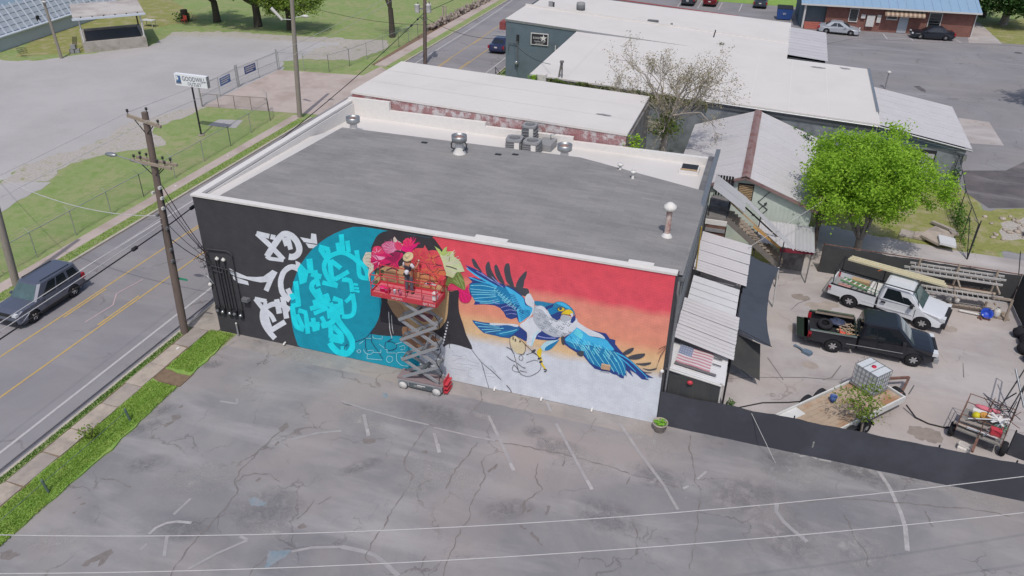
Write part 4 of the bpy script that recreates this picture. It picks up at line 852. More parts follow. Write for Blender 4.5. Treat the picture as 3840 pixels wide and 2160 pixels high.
blue s 1880,340 1884,336 1888,330 1891,326 1892,322 1882,343 1886,338 1891,333 1893,328 1895,325
sky2 s 1895,338 1899,333 1904,328 1907,323 1908,320 1898,341 1902,336 1906,330 1909,326 1911,322
pale2 s 1911,335 1915,331 1920,325 1922,321 1924,318 1913,338 1917,333 1922,328 1925,323 1927,320
blue s 1927,333 1931,328 1935,323 1938,318 1940,315 1929,336 1933,331 1938,325 1941,321 1942,317
sky2 s 1943,330 1947,326 1951,320 1954,316 1955,313 1945,333 1949,328 1953,323 1956,318 1958,315
pale2 s 1958,328 1962,323 1967,318 1969,313 1971,310 1960,331 1964,326 1969,320 1972,316 1974,312
pale2 s 1813,338 1817,333 1821,328 1824,323 1825,320 1815,341 1819,336 1824,330 1826,326 1828,322
blue s 1829,335 1833,331 1837,325 1840,321 1841,318 1831,338 1835,333 1839,328 1842,323 1844,320
sky2 s 1844,333 1848,328 1853,323 1856,318 1857,315 1847,336 1851,331 1855,325 1858,321 1860,317
pale2 s 1860,330 1864,326 1869,320 1871,316 1873,313 1863,333 1867,329 1871,323 1874,318 1876,315
blue s 1876,328 1880,323 1885,318 1887,313 1889,310 1878,331 1882,326 1887,320 1890,316 1892,312
sky2 s 1892,325 1896,321 1900,315 1903,311 1905,308 1894,328 1898,324 1903,318 1906,313 1907,310
pale2 s 1908,323 1912,318 1916,313 1919,308 1921,305 1910,326 1914,321 1919,315 1922,311 1923,307
blue s 1923,320 1927,316 1932,310 1935,306 1936,303 1926,323 1930,319 1934,313 1937,308 1939,305
sky2 s 1939,318 1943,313 1948,308 1950,304 1952,300 1941,321 1945,316 1950,311 1953,306 1955,303
pale2 s 1955,316 1959,311 1963,305 1966,301 1968,298 1957,318 1961,314 1966,308 1969,303 1970,300
blue s 1971,313 1975,309 1979,303 1982,299 1984,295 1973,316 1977,311 1981,306 1984,301 1986,298
blue s 1825,323 1829,318 1833,313 1836,308 1838,305 1827,326 1831,321 1836,315 1839,311 1840,307
sky2 s 1841,320 1845,316 1849,310 1852,306 1854,303 1843,323 1847,319 1852,313 1855,308 1856,305
pale2 s 1857,318 1861,313 1865,308 1868,303 1870,300 1859,321 1863,316 1868,310 1871,306 1872,302
blue s 1873,316 1877,311 1881,305 1884,301 1886,298 1875,318 1879,314 1884,308 1886,303 1888,300
sky2 s 1888,313 1892,308 1897,303 1900,298 1901,295 1891,316 1895,311 1899,306 1902,301 1904,298
pale2 s 1904,311 1908,306 1913,300 1916,296 1917,293 1906,313 1911,309 1915,303 1918,298 1920,295
blue s 1920,308 1924,304 1929,298 1931,294 1933,290 1922,311 1926,306 1931,301 1934,296 1936,293
sky2 s 1936,306 1940,301 1944,296 1947,291 1949,288 1938,309 1942,304 1947,298 1950,294 1951,290
pale2 s 1952,303 1956,299 1960,293 1963,289 1965,285 1954,306 1958,301 1963,296 1965,291 1967,288
blue s 1967,301 1971,296 1976,291 1979,286 1980,283 1969,304 1974,299 1978,293 1981,289 1983,285
sky2 s 1983,298 1987,294 1992,288 1994,284 1996,281 1985,301 1989,297 1994,291 1997,286 1999,283
slate c 2019,332 2038,355 2060,369 2061,357 2048,337 2027,324
slate c 2041,315 2065,334 2108,351 2106,334 2083,315 2056,309
slate c 2077,293 2104,300 2137,313 2135,302 2113,290 2088,289
slate c 2106,276 2134,276 2164,290 2158,279 2132,269
slate c 2110,260 2130,260 2150,263 2130,255
slate c 1753,351 1765,357 1771,321 1760,318
slate c 1825,289 1853,305 1852,278 1837,274
paleb c 1669,287 1690,316 1730,332 1746,338 1734,314 1709,279 1680,265 1668,276
blue c 1691,289 1731,325 1746,338 1734,314 1709,279 1686,268
yel c 1653,261 1665,276 1672,264 1669,235 1673,220 1660,222 1651,245
yel s 1663,222 1665,214 1667,202 1671,191 1678,181 1685,171 1690,165 1673,226 1674,218 1676,207 1678,197 1684,187 1690,177 1695,171
slate s 1683,165 1687,165 1691,166 1694,166 1693,165 1692,161 1691,159 1690,159 1688,159 1686,159 1683,170 1687,171 1692,171 1697,170 1698,165 1696,160 1694,155 1690,154 1687,154 1684,154
slate c 1625,242 1632,258 1644,264 1642,253
slate c 1655,214 1657,223 1671,228 1669,219
slate c 1661,198 1667,210 1676,210 1673,200
fish c 1527,283 1530,301 1544,314 1559,311 1590,287 1598,253 1585,226 1561,224 1542,241
line s 1528,283 1528,291 1530,300 1537,308 1545,313 1551,314 1559,310 1573,299 1589,285 1607,269 1623,255 1635,248 1644,242 1654,232 1663,219 1668,199 1670,178 1667,163 1659,148 1641,130 1621,115 1605,111 1591,113 1581,117 1573,127 1566,146 1560,170 1553,196 1547,221 1538,238 1531,253 1528,270 1528,283 1526,283 1526,291 1529,301 1536,310 1544,316 1551,316 1560,312 1574,301 1591,288 1608,271 1624,257 1636,250 1645,244 1656,234 1664,220 1670,200 1672,179 1669,162 1660,146 1642,128 1621,113 1604,109 1590,111 1579,115 1571,125 1564,145 1558,169 1551,195 1545,220 1536,237 1529,251 1526,269 1526,282
line s 1511,245 1521,242 1533,237 1539,228 1543,219 1512,247 1522,245 1534,240 1541,230 1545,221
line s 1512,197 1519,191 1530,183 1544,178 1555,175 1513,199 1521,193 1531,186 1545,181 1556,177
line s 1546,160 1541,147 1538,132 1544,125 1553,122 1563,123 1572,124 1547,159 1543,146 1540,133 1545,127 1553,124 1563,125 1572,127
line s 1546,158 1552,154 1558,147 1563,140 1566,135 1547,161 1553,156 1560,149 1565,142 1568,136
line s 1595,281 1597,267 1597,250 1594,236 1589,226 1578,225 1567,226 1597,281 1599,267 1599,250 1596,235 1590,224 1578,222 1567,224
line s 1571,208 1575,214 1579,218 1584,215 1587,208 1587,200 1584,193 1578,191 1573,193 1571,201 1571,208 1569,209 1573,215 1579,220 1585,217 1589,209 1589,200 1585,191 1578,189 1571,192 1569,200 1569,208
line s 1604,225 1617,235 1633,243 1642,240 1647,236 1603,228 1617,237 1633,245 1643,243 1649,238
line s 1574,132 1608,132 1575,135 1608,134
line s 1561,173 1572,163 1586,154 1595,152 1602,154 1562,175 1574,165 1587,156 1596,155 1602,156
line s 1605,183 1621,195 1640,206 1651,206 1657,203 1604,185 1621,197 1640,208 1651,208 1658,205
fishD p 1545,301 1544,295 1544,291 1542,289 1541,288 1540,290 1539,294 1539,299 1539,304 1540,309 1541,311 1542,311 1543,310 1544,306
fishD p 1556,293 1556,289 1555,286 1553,284 1552,284 1550,285 1549,288 1549,291 1549,295 1550,298 1551,300 1553,300 1554,299 1555,296
fishD p 1578,291 1577,288 1576,285 1574,284 1573,283 1571,284 1570,286 1569,289 1570,292 1571,294 1572,296 1574,296 1576,295 1577,293
line s 1513,36 1518,30 1526,22 1532,15 1534,8 1536,2 1536,2 1515,39 1520,33 1528,25 1534,17 1537,10 1538,4 1539,2""",
}
PK=1.5
def hexk(h,k=PK):
    c=[min(x*k,.92) for x in lin(h)]; s=lambda u:12.92*u if u<=.0031308 else 1.055*u**(1/2.4)-.055
    return '#'+''.join('%02x'%int(round(255*s(x))) for x in c)
PAINT=dict(black='#3d3c40',teal='#17869d',tealb='#1d8aa0',cyan='#1fc6e4',wht='#c2c5cc',hair='#37353a',skin='#b0936f',skinL='#c2a27c',skinO='#bd8660',skinM='#94785e',skinD='#85644f',lip='#7d5157',eyew='#bfc0c2',brow='#4a3a3a',petalW='#bdb7a8',petalS='#8f8a7c',mag='#c0245f',magR='#c63e62',magD='#8f2450',pinkL='#d590ae',pink='#c25f84',hot='#dd2471',hotR='#d5425f',red2='#c64a55',orr='#c5604f',ora='#c8744f',line='#3f3438',green='#b4be93',greenY='#a2b46a',leaf='#66783f',leafL='#84965a',leafD='#4e5a40',navyd='#2a4160',pale='#93c6d2',wbot='#bcc0c8',gline='#a3a6ad',slate='#43454d',navy='#2d3f7a',blue='#2273a2',sky='#41a6d4',sky2='#5fc0e4',pale2='#7cc4de',lilac='#8f96cc',wing='#2c5a8e',paleb='#a3c6dc',chest='#a4a9b2',gfeath='#7c828e',nape='#2d789e',yel='#d3b42e',fish='#c3b596',fishD='#5a4c40')
for k,h in PAINT.items(): brickmat('paint_'+k,hexk(h),hexk(h,PK*.95),hexk(h,PK*.82),bump=.22,rough=.75)
brickmat('paint_black',hexk('#4c4b50',1.3),hexk('#45444a',1.3),hexk('#5f5a5c',1.3),over=hexk('#454449',1.3),othr=(.36,.5),os=.35,bump=.4)
def skypaint():
    m=brickmat('paint_sunset','#ffffff','#fafafa','#e9e9e9',bump=.2,rough=.75); nt=m.node_tree; b=nt.nodes['Principled BSDF']
    P=[n for n in nt.nodes if n.type=='NEW_GEOMETRY'][0].outputs['Position']; base=b.inputs['Base Color'].links[0].from_socket
    sp=nt.nodes.new('ShaderNodeSeparateXYZ'); nt.links.new(P,sp.inputs[0]); n=noise(nt,P,.7,3,.5)
    a=nt.nodes.new('ShaderNodeMath'); a.operation='MULTIPLY_ADD'; a.inputs[1].default_value=.5; nt.links.new(n,a.inputs[0]); nt.links.new(sp.outputs[2],a.inputs[2])
    dv=nt.nodes.new('ShaderNodeMath'); dv.operation='DIVIDE'; dv.inputs[1].default_value=8; nt.links.new(a.outputs[0],dv.inputs[0])
    r=nt.nodes.new('ShaderNodeValToRGB'); el=r.color_ramp.elements
    st=[(0,'#bcc0c8'),(.325,'#bcc0c8'),(.385,'#c6a985'),(.46,'#cba37c'),(.53,'#cb866f'),(.70,'#cc7f70'),(.745,'#cb4d5b'),(1,'#cc4a56')]
    while len(el)<len(st): el.new(.5)
    for e,(p,h) in zip(el,st): e.position=p; e.color=(*lin(hexk(h)),1)
    nt.links.new(dv.outputs[0],r.inputs[0]); nt.links.new(mixc(nt,1,base,r.outputs[0],'MULTIPLY'),b.inputs['Base Color'])
skypaint()
mat('side_wall','#77777b',.12,1.5,.9,hx2='#5f5e63',s2=.8,bump=.3); brickmat('peeling_brick','#a07072','#946466','#bdb3b1',over='#c6c1c2',othr=(.46,.56),os=2.2,extra=('#9c6064',.3,(.55,.66)))
mat('shingle','#8f8d8c',.05,14,.95,bump=.3,bscale=60,hx2='#807f80',s2=.3,thr=(.42,.66),hx3='#908e8d',s3=5,thr3=(.5,.75),aniso=(1,2.2,1))
def courses(m):
    nt=m.node_tree; b=nt.nodes['Principled BSDF']; base=b.inputs['Base Color'].links[0].from_socket; P=[n for n in nt.nodes if n.type=='NEW_GEOMETRY'][0].outputs['Position']
    t=nt.nodes.new('ShaderNodeTexBrick'); nt.links.new(P,t.inputs['Vector']); t.inputs['Scale'].default_value=1; t.inputs['Brick Width'].default_value=.9; t.inputs['Row Height'].default_value=.2; t.inputs['Mortar Size'].default_value=.008; t.inputs['Color1'].default_value=(.92,.92,.92,1); t.inputs['Color2'].default_value=(1.05,1.05,1.05,1); t.inputs['Mortar'].default_value=(.8,.8,.8,1)
    st=ramp(nt,noise(nt,P,1.1,9,.75,.5),.6,.75,(1,1,1,1),(.86,.85,.84,1)); nt.links.new(mixc(nt,1,mixc(nt,1,base,t.outputs['Color'],'MULTIPLY'),st,'MULTIPLY'),b.inputs['Base Color'])
courses(MATS['shingle'])
bb=thing('brick_building','long brick building with a bright mural of a woman and a falcon','building')
fw=MB().box(0,0,-.3,22,.35,7.36).build('mural_wall','paint_black',bb)
MB().box(0,.35,-.3,.35,15,7.30).build('street_wall','side_wall',bb); MB().box(.352,.28,6.3,.4,14.78,7.29).build('parapet_liner','white_paint',bb); MB().box(21.65,.35,-.3,22,15,6.6).build('side_wall','side_wall',bb); MB().box(.35,14.7,-.3,21.65,15,6.0).build('rear_wall','side_wall',bb)
def paintset(name,items,parent,y0):
    mb=MB(); mats=[]; yy=y0
    for ln in items:
        c,k,pts=ln.split(' ',2); P=[tuple(int(q)/100 for q in w.split(',')) for w in pts.split()]
        if c not in mats: mats.append(c)
        mb.cur=mats.index(c); n=len(P)
        if k=='c':
            Q=[]; N=len(P)
            for i in range(N):
                a,b,c,d=[Vector(P[(i+o)%N]) for o in (-1,0,1,2)]
                for t in (0,.33,.66): q=.5*((2*b)+(c-a)*t+(2*a-5*b+4*c-d)*t*t+(3*b-a-3*c+d)*t**3); Q.append((q.x,min(q.y,7.345)))
            P=Q; n=len(P)
        if k in 'pc':
            ar=sum(P[i][0]*P[(i+1)%n][1]-P[(i+1)%n][0]*P[i][1] for i in range(n))
            if ar<0: P=P[::-1]
            mb.poly([(x,-yy,z) for x,z in P]); yy+=.00012
        else:
            h=n//2
            for i in range(h-1):
                q=[P[i],P[i+1],P[h+i+1],P[h+i]]; ar=sum(q[a][0]*q[(a+1)%4][1]-q[(a+1)%4][0]*q[a][1] for a in range(4))
                if ar<0: q=q[::-1]
                mb.poly([(x,-(yy+.00004*(i%2)),z) for x,z in q])
            yy+=.00012
    return mb.build(name,['paint_'+c for c in mats],parent),yy
_,yy=paintset('painted_disc',MURAL['background'].split('\n'),fw,.002)
MB().poly([(10.9,-.0035,.01),(21.9,-.0035,.01),(21.9,-.0035,7.35),(11.9,-.0035,7.35),(11.3,-.0035,6.6),(10.9,-.0035,5)]).build('painted_sunset','paint_sunset',fw)
_,yy=paintset('painted_lettering',MURAL['lettering'].split('\n'),fw,.0045); _,yy=paintset('painted_cyan_lettering',MURAL['cyan'].split('\n'),fw,yy+.0005); _,yy=paintset('painted_portrait',MURAL['portrait'].split('\n'),fw,yy+.0005); _,yy=paintset('painted_falcon',MURAL['falcon'].split('\n'),fw,.0045)
# coping and roof
cp=MB(); cp.box(-.06,-.05,7.36,21.96,.27,7.45); cp.box(-.06,.27,7.30,.3,15.0,7.44); cp.build('coping','white_paint',bb)
fl=MB(); fl.box(13.6,.1,7.452,15.0,.48,7.475); fl.box(20.0,.1,7.452,21.0,.46,7.475); fl.build('membrane_flap','white_paint',bb)
rf=MB(); rf.poly([(.3,.27,7.22),(22,.27,7.1),(22,14.7,6.1),(.3,14.7,6.45)]); rf.poly([(.3,14.7,6.45),(22,14.7,6.1),(22,15,6.1),(.3,15,6.45)])
rf.poly([(2.0,10.4,7.36),(1.5,12.4,6.62),(16.2,12.6,6.42),(15.55,10.48,7.36)]); rf.poly([(15.55,10.48,7.36),(16.2,12.6,6.42),(22.1,9.6,6.5),(22.15,9.1,7.0)]); rf.poly([(1.0,.5,7.26),(2.0,10.4,7.36),(1.5,12.4,6.62),(.3,9.5,6.9),(.3,.5,7.24)][::-1]); roof=rf.build('white_roof_deck','white_roof',bb)
gs=MB(); A_,B_,RL,RR,RB=(1.0,.28,7.28),(22.15,.28,7.24),(2.0,10.4,7.39),(15.55,10.48,7.40),(22.2,9.05,7.06)
gs.poly([A_,B_,RR,RL]); gs.poly([B_,RB,RR]); gs.poly([RL,RR,(15.55,10.52,7.3),(2,10.44,7.3)]); gs.poly([RR,RB,(22.2,9.1,6.95),(15.55,10.52,7.3)]); gs.build('shingle_roof','shingle',bb)
MB().box(22.0,.3,6.95,22.22,14.9,7.1).build('gutter','grey_metal',bb)
st=MB()
for x0,x1,z1 in ((.02,2.75,7.56),(2.75,8.85,7.03),(8.85,14.1,6.79),(14.1,22.0,6.54)): st.box(x0,14.78,6.0,x1,15.04,z1)
st.build('stepped_parapet','white_paint',bb)
rv=[(7.23,9.75),(11.47,9.46),(12.3,9.74)]
for x,y in rv:
    MB().box(x-.16,y-.1,7.36,x+.16,y+.1,7.41).build('roof_vent','dark_metal',bb)
for dx in (0,.24): MB().box(17.1+dx,9.3+dx*.6,7.2,17.28+dx,9.65+dx*.6,7.3).build('roof_vent','dark_metal',bb)
for x,y,h in ((17.75,9.85,.5),(18.55,9.0,.55)):
    m_=MB(); m_.lathe([(.16,0),(.14,.05),(.07,.12),(.07,h-.12)],10,Matrix.Translation((x,y,7.12))); m_.lathe([(.07,h-.14),(.14,h-.12),(.14,h-.02),(0,h)],10,Matrix.Translation((x,y,7.12))); m_.build('vent_pipe','white_paint',bb)
fp=thing('flue_pipe','rusty capped flue pipe standing on the grey shingle roof','flue',(21.05,3.4,7.22)); MB().lathe([(.26,-.1),(.24,.02),(.12,.18)],12,Matrix.Translation((0,0,0))).build('flashing','white_paint',fp,False); mat('rusty_white','#c9bab4',.12,4,.7,hx2='#a3746c',s2=2.2,thr=(.45,.6)); MB().lathe([(.12,.15),(.12,1.25)],12).build('pipe','rusty_white',fp,False); MB().lathe([(.13,1.2),(.27,1.28),(.27,1.42),(.1,1.56),(0,1.58)],12).build('cap','white_paint',fp,False)
sk_=thing('roof_hatch','open framed roof hatch on the white rear roof','roof hatch',(20.85,13.5,6.2)); MB().box(-.5,-.5,0,.5,.5,.22).build('kerb','white_paint',sk_,False); MB().box(-.42,-.42,.22,.42,.42,.24).build('opening','dark_metal',sk_,False); MB().box(-.44,-.5,.24,.44,-.44,.3).build('wooden_sill','lumber',sk_,False)
mat('fan_rust','#9b7f78',.2,4,.7,.3,hx2='#6e5a56',s2=3)
def fan(x,y,z,label,legs=False):
    t=thing('exhaust_fan',label,'exhaust fan',(x,y,z),0,'roof exhaust fans'); m_=MB(); m_.lathe([(.36,0),(.22,.3),(.21,.62)],18); m_.build('base','white_paint',t,False)
    MB().lathe([(.21,.55),(.21,.66),(.39,.7),(.4,1.0),(.38,1.0),(.36,.8)],20).build('drum','galv',t,False); MB().lathe([(.37,.82),(.2,.9),(.08,.98),(0,1.0)],18).build('windband','fan_rust',t,False)
    if legs:
        for s in (-1,1):
            MB().tube([(.24*s,-.1,.25),(.4*s,-.1,.33),(.42*s,-.05,.55),(.3*s,0,.66)],.035,6).build('brace','dark_metal',t,False)
fan(1.95,11.75,6.55,'leftmost drum exhaust fan on the roof, at the street end'); fan(9.52,9.0,7.34,'middle drum exhaust fan on the ridge with side braces',True); fan(14.4,11.75,6.5,'right drum exhaust fan beside the three condensers')
mat('ac_grey','#8f9092',.06,6,.7); mat('ac_dark','#6b6c70',.1,8,.8)
def condenser(x,y,z,s,h,label,rot=0):
    t=thing('ac_condenser',label,'air conditioner',(x,y,z),rot,'condensers grouped on the roof'); w_=s/2
    MB().box(-w_+.03,-w_+.03,.06,w_-.03,w_-.03,h-.1).build('coil','ac_dark',t,False)
    MB().box(-w_,-w_,0,w_,w_,.07).build('base_pan','ac_grey',t,False); c=.16; oc=[(w_,w_-c),(w_-c,w_),(-w_+c,w_),(-w_,w_-c),(-w_,-w_+c),(-w_+c,-w_),(w_-c,-w_),(w_,-w_+c)]
    m_=MB(); n=24; ring=lambda r,z_:[(r*math.cos(2*PI*i/n),r*math.sin(2*PI*i/n),z_) for i in range(n)]
    sq=[(max(-w_,min(w_,1.25*w_*math.cos(2*PI*i/n))),max(-w_,min(w_,1.25*w_*math.sin(2*PI*i/n)))) for i in range(n)]
    vs=[(a,b,h-.12) for a,b in sq]+[(a,b,h) for a,b in sq]+ring(w_*.72,h)+ring(w_*.7,h-.16); m_.add(vs,[(k*n+i,k*n+(i+1)%n,(k+1)*n+(i+1)%n,(k+1)*n+i) for k in range(3) for i in range(n)]); m_.build('top_cover','ac_grey',t,False)
    MB().lathe([(0,h-.2),(w_*.7,h-.2)],16).build('fan_grille','plastic_black',t,False)
    for k in range(5): MB().box(-w_-.004,-w_-.004,.14+k*(h-.3)/5,w_+.004,w_+.004,.165+k*(h-.3)/5).build('louvre','ac_grey',t,False)
    MB().box(w_*.15,-w_-.012,.06,w_*.75,-w_+.04,h-.14).build('access_panel','white_paint',t,False)
condenser(11.22,13.0,6.2,.9,.85,'left boxy condenser behind the roof ridge',.1); condenser(12.27,12.93,6.2,.9,.85,'front right condenser with white access panel',-.05); condenser(11.75,14.15,6.3,.8,1.2,'tall narrow condenser behind the other two')
db=thing('duct_box','sloping grey duct box behind the roof condensers','duct',(12.75,13.95,6.15)); MB().prism([(-.45,-.6),(.45,-.6),(.5,.6),(-.3,.6)],0,.55).build('box','ac_grey',db,False); MB().tube([(.2,.3,.5),(.2,.3,.85),(.4,.5,.85)],.04).build('hose','galv',db,False)
# street corner services on the mural wall
pm=MB()
for x,z0,z1 in ((.32,1.5,3.8),(.62,1.5,4.25),(.76,1.6,4.2),(.95,1.5,3.9),(1.11,1.6,4.3),(1.3,1.5,3.9),(1.62,1.6,4.65)): pm.tube([(x-.02,-.09,z1),(x,-.09,z0)],.035,6)
pm.tube([(.3,-.09,4.72),(1.35,-.09,4.8),(1.55,-.09,4.72),(1.62,-.09,4.6)],.035,6); pm.tube([(.35,-.1,3.85),(1.6,-.1,3.75)],.025,6); pm.tube([(.35,-.1,3.6),(.9,-.1,3.55)],.025,6)
cb=thing('conduit_bundle','bundle of black painted conduits on the street corner of the mural wall','conduit',(.9,-.09,1.5)); pm.build('conduits','paint_black',cb)
for x in (.76,1.11): MB().lathe([(.05,0),(.1,.05),(.1,.1),(0,.2)],8,Matrix.Translation((x,-.1,4.22))).build('weather_cap','white_paint',cb)
MB().tube([(-.12,-.02,3.28),(-.05,-.12,3.25),(.15,-.14,3.1),(.28,-.12,2.85)],.03,6).build('goose_neck','galv',cb); MB().ball((.05,-.1,2.75),.1).build('insulator','white_paint',cb)
for i,x in enumerate((.2,.5,.9,1.17,1.52)):
    t=thing('electric_meter',('first electric meter from the street corner, in the row','second electric meter from the street corner, with bright dial','third electric meter from the street corner, in the middle','fourth electric meter from the street corner, with dull dial','fifth electric meter, farthest from the street corner')[i],'meter',(x,0,1.3),0,'electric meters in a row'); MB().box(-.11,-.14,-.16,.11,-.01,.22).build('meter_box','dark_metal',t,False)
    MB().lathe([(.085,-.02),(.085,.05),(.06,.09),(0,.1)],12,Matrix.Translation((0,-.13,.0))@Matrix.Rotation(RAD(90),4,'X')).build('dial','chrome' if i in (1,2,4) else 'ac_dark',t,False)
wl=thing('wall_light','black box floodlight on the dark wall beside the lettering','light',(1.98,0,2.27)); MB().prism([(-.2,-.02),(.2,-.02),(.16,-.26),(-.16,-.26)],-.06,.1).build('housing','ac_dark',wl,False); MB().box(-.15,-.22,-.1,.15,-.06,-.06).build('lens','dark_glass',wl,False)
MB().tube([(2.2,-.1,0),(2.15,-.12,.9)],.05,8).build('bollard_pipe','ac_grey',bb) if False else None
bp=thing('pipe_bollard','short grey pipe post at the foot of the dark wall','post',(1.15,-.14,0)); MB().tube([(0,0,0),(0,0,.75)],.045,8).build('pipe','ac_grey',bp,False); MB().ball((0,0,.76),.05).build('cap','white_paint',bp,False)
wb=thing('vent_box','small tan vent box on the falcon wing','vent',(19.55,0,2.5)); mat('tan_box','#c2a184',.06,5,.7); MB().box(-.19,-.16,-.1,.19,-.06,.12).build('hood','tan_box',wb,False); MB().box(-.17,-.06,-.08,.17,-.045,.1).build('flange','dark_metal',wb,False)
for x,z in ((3.75,.14),(14.6,.1),(16.8,.1),(19.1,.1)):
    MB().tube([(x,-.02,z),(x,-.16,z),(x,-.18,z-.05)],.045,8).build('drain_spout','white_paint',bb)
ga=thing('wall_camera_mount','rusty bracket with security camera at the right end of the mural','camera',(21.9,-.05,4.0)); MB().tube([(0,0,0),(-.15,-.2,-.3),(-.2,-.25,-.6)],.02).tube([(0,0,.1),(-.25,-.2,.0)],.02).build('bracket','rust',ga,False); MB().ball((-.02,-.12,-1.1),.09).build('dome','white_paint',ga,False)
sd=MB(); sd.tube([(22.06,-.03,7.1),(22.06,-.03,6.6),(22.1,.1,6.3),(22.1,.1,0.1)],.05,8); sd.tube([(22.12,.5,6.8),(22.12,.5,.2)],.04,6); sd.tube([(22.1,.3,5.4),(22.1,9,5.9),(22.1,13,6.2)],.03,6); sd.tube([(22.1,.3,4.9),(22.1,12,5.2)],.02,6); sd.build('downpipe','galv',bb)
MB().tube([(22.2,7.6,5.9),(22.2,8.2,3.3)],.04,6).build('gas_pipe',mat('yellow_pipe','#b59b4a',.1,5,.6),bb)
# ---------------------------------------------------------------- white roofed neighbours
def slab_roof(mb,x0,x1,y0,y1,z0,z1,th=.18,ov=.12):
    a=[(x0-ov,y0-ov,z0),(x1+ov,y0-ov,z1),(x1+ov,y1+ov,z1),(x0-ov,y1+ov,z0)]; b=[(x,y,z-th) for x,y,z in a]
    mb.add(b+a,[(0,3,2,1),(4,5,6,7),(0,1,5,4),(1,2,6,5),(2,3,7,6),(3,0,4,7)])
def walls(mb,x0,x1,y0,y1,zb,z0,z1):
    mb.add([(x0,y0,zb),(x1,y0,zb),(x1,y1,zb),(x0,y1,zb),(x0,y0,z0),(x1,y0,z1),(x1,y1,z1),(x0,y1,z0)],[(0,1,5,4),(1,2,6,5),(2,3,7,6),(3,0,4,7)])
b2=thing('white_roof_building','brick building with a plain white roof right behind the mural building','building',(.1,15.1,0))
m_=MB(); walls(m_,.15,17.05,15.12,22.3,-.2,7.72,7.12); m_.build('wall','peeling_brick',b2); m_=MB(); slab_roof(m_,.15,17.05,15.14,22.3,7.87,7.27,.13,.06); m_.build('roof','white_roof',b2)
mat('weathered_wall','#7f7d7c',.14,1.4,.9,hx2='#645f5c',s2=1.4); MB().box(17.06,15.3,0,17.2,22.2,6.95).build('side_cladding','weathered_wall',b2); MB().tube([(17.3,15.4,.2),(17.3,15.4,7.0)],.12,8).build('downpipe','ac_grey',b2); MB().box(17.22,15.15,4.6,18.0,15.25,6.3).build('metal_sheet','ac_grey',b2)
mat('slate_wall','#63717a',.05,1.2,.85,hx2='#5c6971',s2=.5); mat('block_wall','#83898f',.06,2,.9,bump=.15,bscale=8,hx2='#6b7076',s2=.7); mat('soffit','#54585d',.06,3,.8)
b3=thing('slate_building','slate grey building with a black star sign on its side wall','building',(0,45.1,0))
m_=MB(); walls(m_,0,25.2,45.1,60.5,-.2,5.9,4.45); m_.build('wall','slate_wall',b3); m_=MB(); slab_roof(m_,0,25.2,45.12,51.5,6.08,4.62,.2,.06); m_.build('roof','white_roof',b3); m_=MB(); slab_roof(m_,0,25.2,51.6,60.6,5.75,4.5,.2,.1); m_.build('rear_roof','white_roof',b3)
m_=MB(); m_.add([(-.02,51.3,5.5),(25.2,51.3,4.3),(25.2,51.3,4.7),(-.02,51.3,6.25),(-.02,51.55,5.5),(25.2,51.55,4.3),(25.2,51.55,4.7),(-.02,51.55,6.25)],[(0,1,2,3),(3,2,6,7),(5,4,7,6),(0,3,7,4)]); m_.build('fire_wall','white_roof',b3); MB().add([(-.08,45.0,5.95),(25.3,45.0,4.5),(25.3,45.0,4.62),(-.08,45.0,6.1)],[(0,1,2,3)]).build('cap_flashing','galv',b3); m_=MB(); m_.add([(-.1,60.6,5.6),(20,60.6,4.5),(20,60.75,4.8),(-.1,60.75,6.0),(-.1,60.9,5.6),(20,60.9,4.5)],[(0,1,2,3),(3,2,5,4)]); mat('brick_red','#8a4a4c',.12,4,.85); m_.build('brick_parapet','brick_red',b3); MB().box(-.7,45.3,5.0,-.02,46.6,5.7).build('brick_return','brick_red',b3)
sg=thing('star_sign','black wall sign with a white star and lettering','sign',(3.32,45.02,4.52)); mat('sign_black','#33343a',.04,5,.6); MB().box(-.84,-.03,-.54,.84,.02,.54).build('frame','white_paint',sg,False); MB().box(-.77,-.04,-.47,.77,-.03,.47).build('panel','sign_black',sg,False)
stp=[(math.sin(i*PI/5)*(.36 if i%2==0 else .14)+.38,math.cos(i*PI/5)*(.36 if i%2==0 else .14)+.12) for i in range(10)]; MB().poly([(x,-.048,z) for x,z in stp[::-1]]).build('star','white_paint',sg,False)
text('ELDRIDGE',.27,(3.12,44.975,4.62),(RAD(90),0,0),'white_paint',sg,sx=.72,shear=.2); text('CONTRACTORS',.17,(3.32,44.975,4.31),(RAD(90),0,0),'white_paint',sg,sx=.85); text('423-475-6667',.15,(3.32,44.975,4.12),(RAD(90),0,0),'white_paint',sg,sx=.9)
MB().tube([(1.2,44.95,4.7),(1.2,44.95,1.6)],.05,6).build('riser','ac_dark',b3); MB().box(1.1,44.9,4.2,1.32,45.08,4.75).build('service_head','dark_metal',b3); MB().ball((1.15,44.9,2.2),.2).build('meter','chrome',b3); MB().tube([(4.88,44.95,4.1),(4.88,44.95,3.6)],.05,6).build('wall_light','white_paint',b3); MB().tube([(1.2,44.9,4.0),(.4,44.9,4.1),(.3,44.9,3.2)],.03).build('conduit','ac_dark',b3)
b4=thing('grey_block_building','long grey block building with a broad white flat roof','building',(6.85,30.5,0))
m_=MB(); walls(m_,6.9,31.7,30.6,44.98,-.2,5.3,4.3); m_.build('wall','block_wall',b4); m_=MB(); slab_roof(m_,6.9,31.7,30.6,44.9,5.5,4.52,.12,.12); m_.build('roof','white_roof',b4)
m_=MB(); m_.add([(7,30.5,5.0),(31.6,30.5,3.95),(31.6,30.5,4.35),(7,30.5,5.4)],[(0,1,2,3)]); m_.build('fascia','soffit',b4); MB().tube([(18,30.42,4.92),(31.7,30.4,4.37)],.06,6).build('gutter','galv',b4)
cu_=MB(); cu_.box(31.72,33.2,3.6,31.9,45.0,4.6); cu_.build('end_flashing','galv',b4)
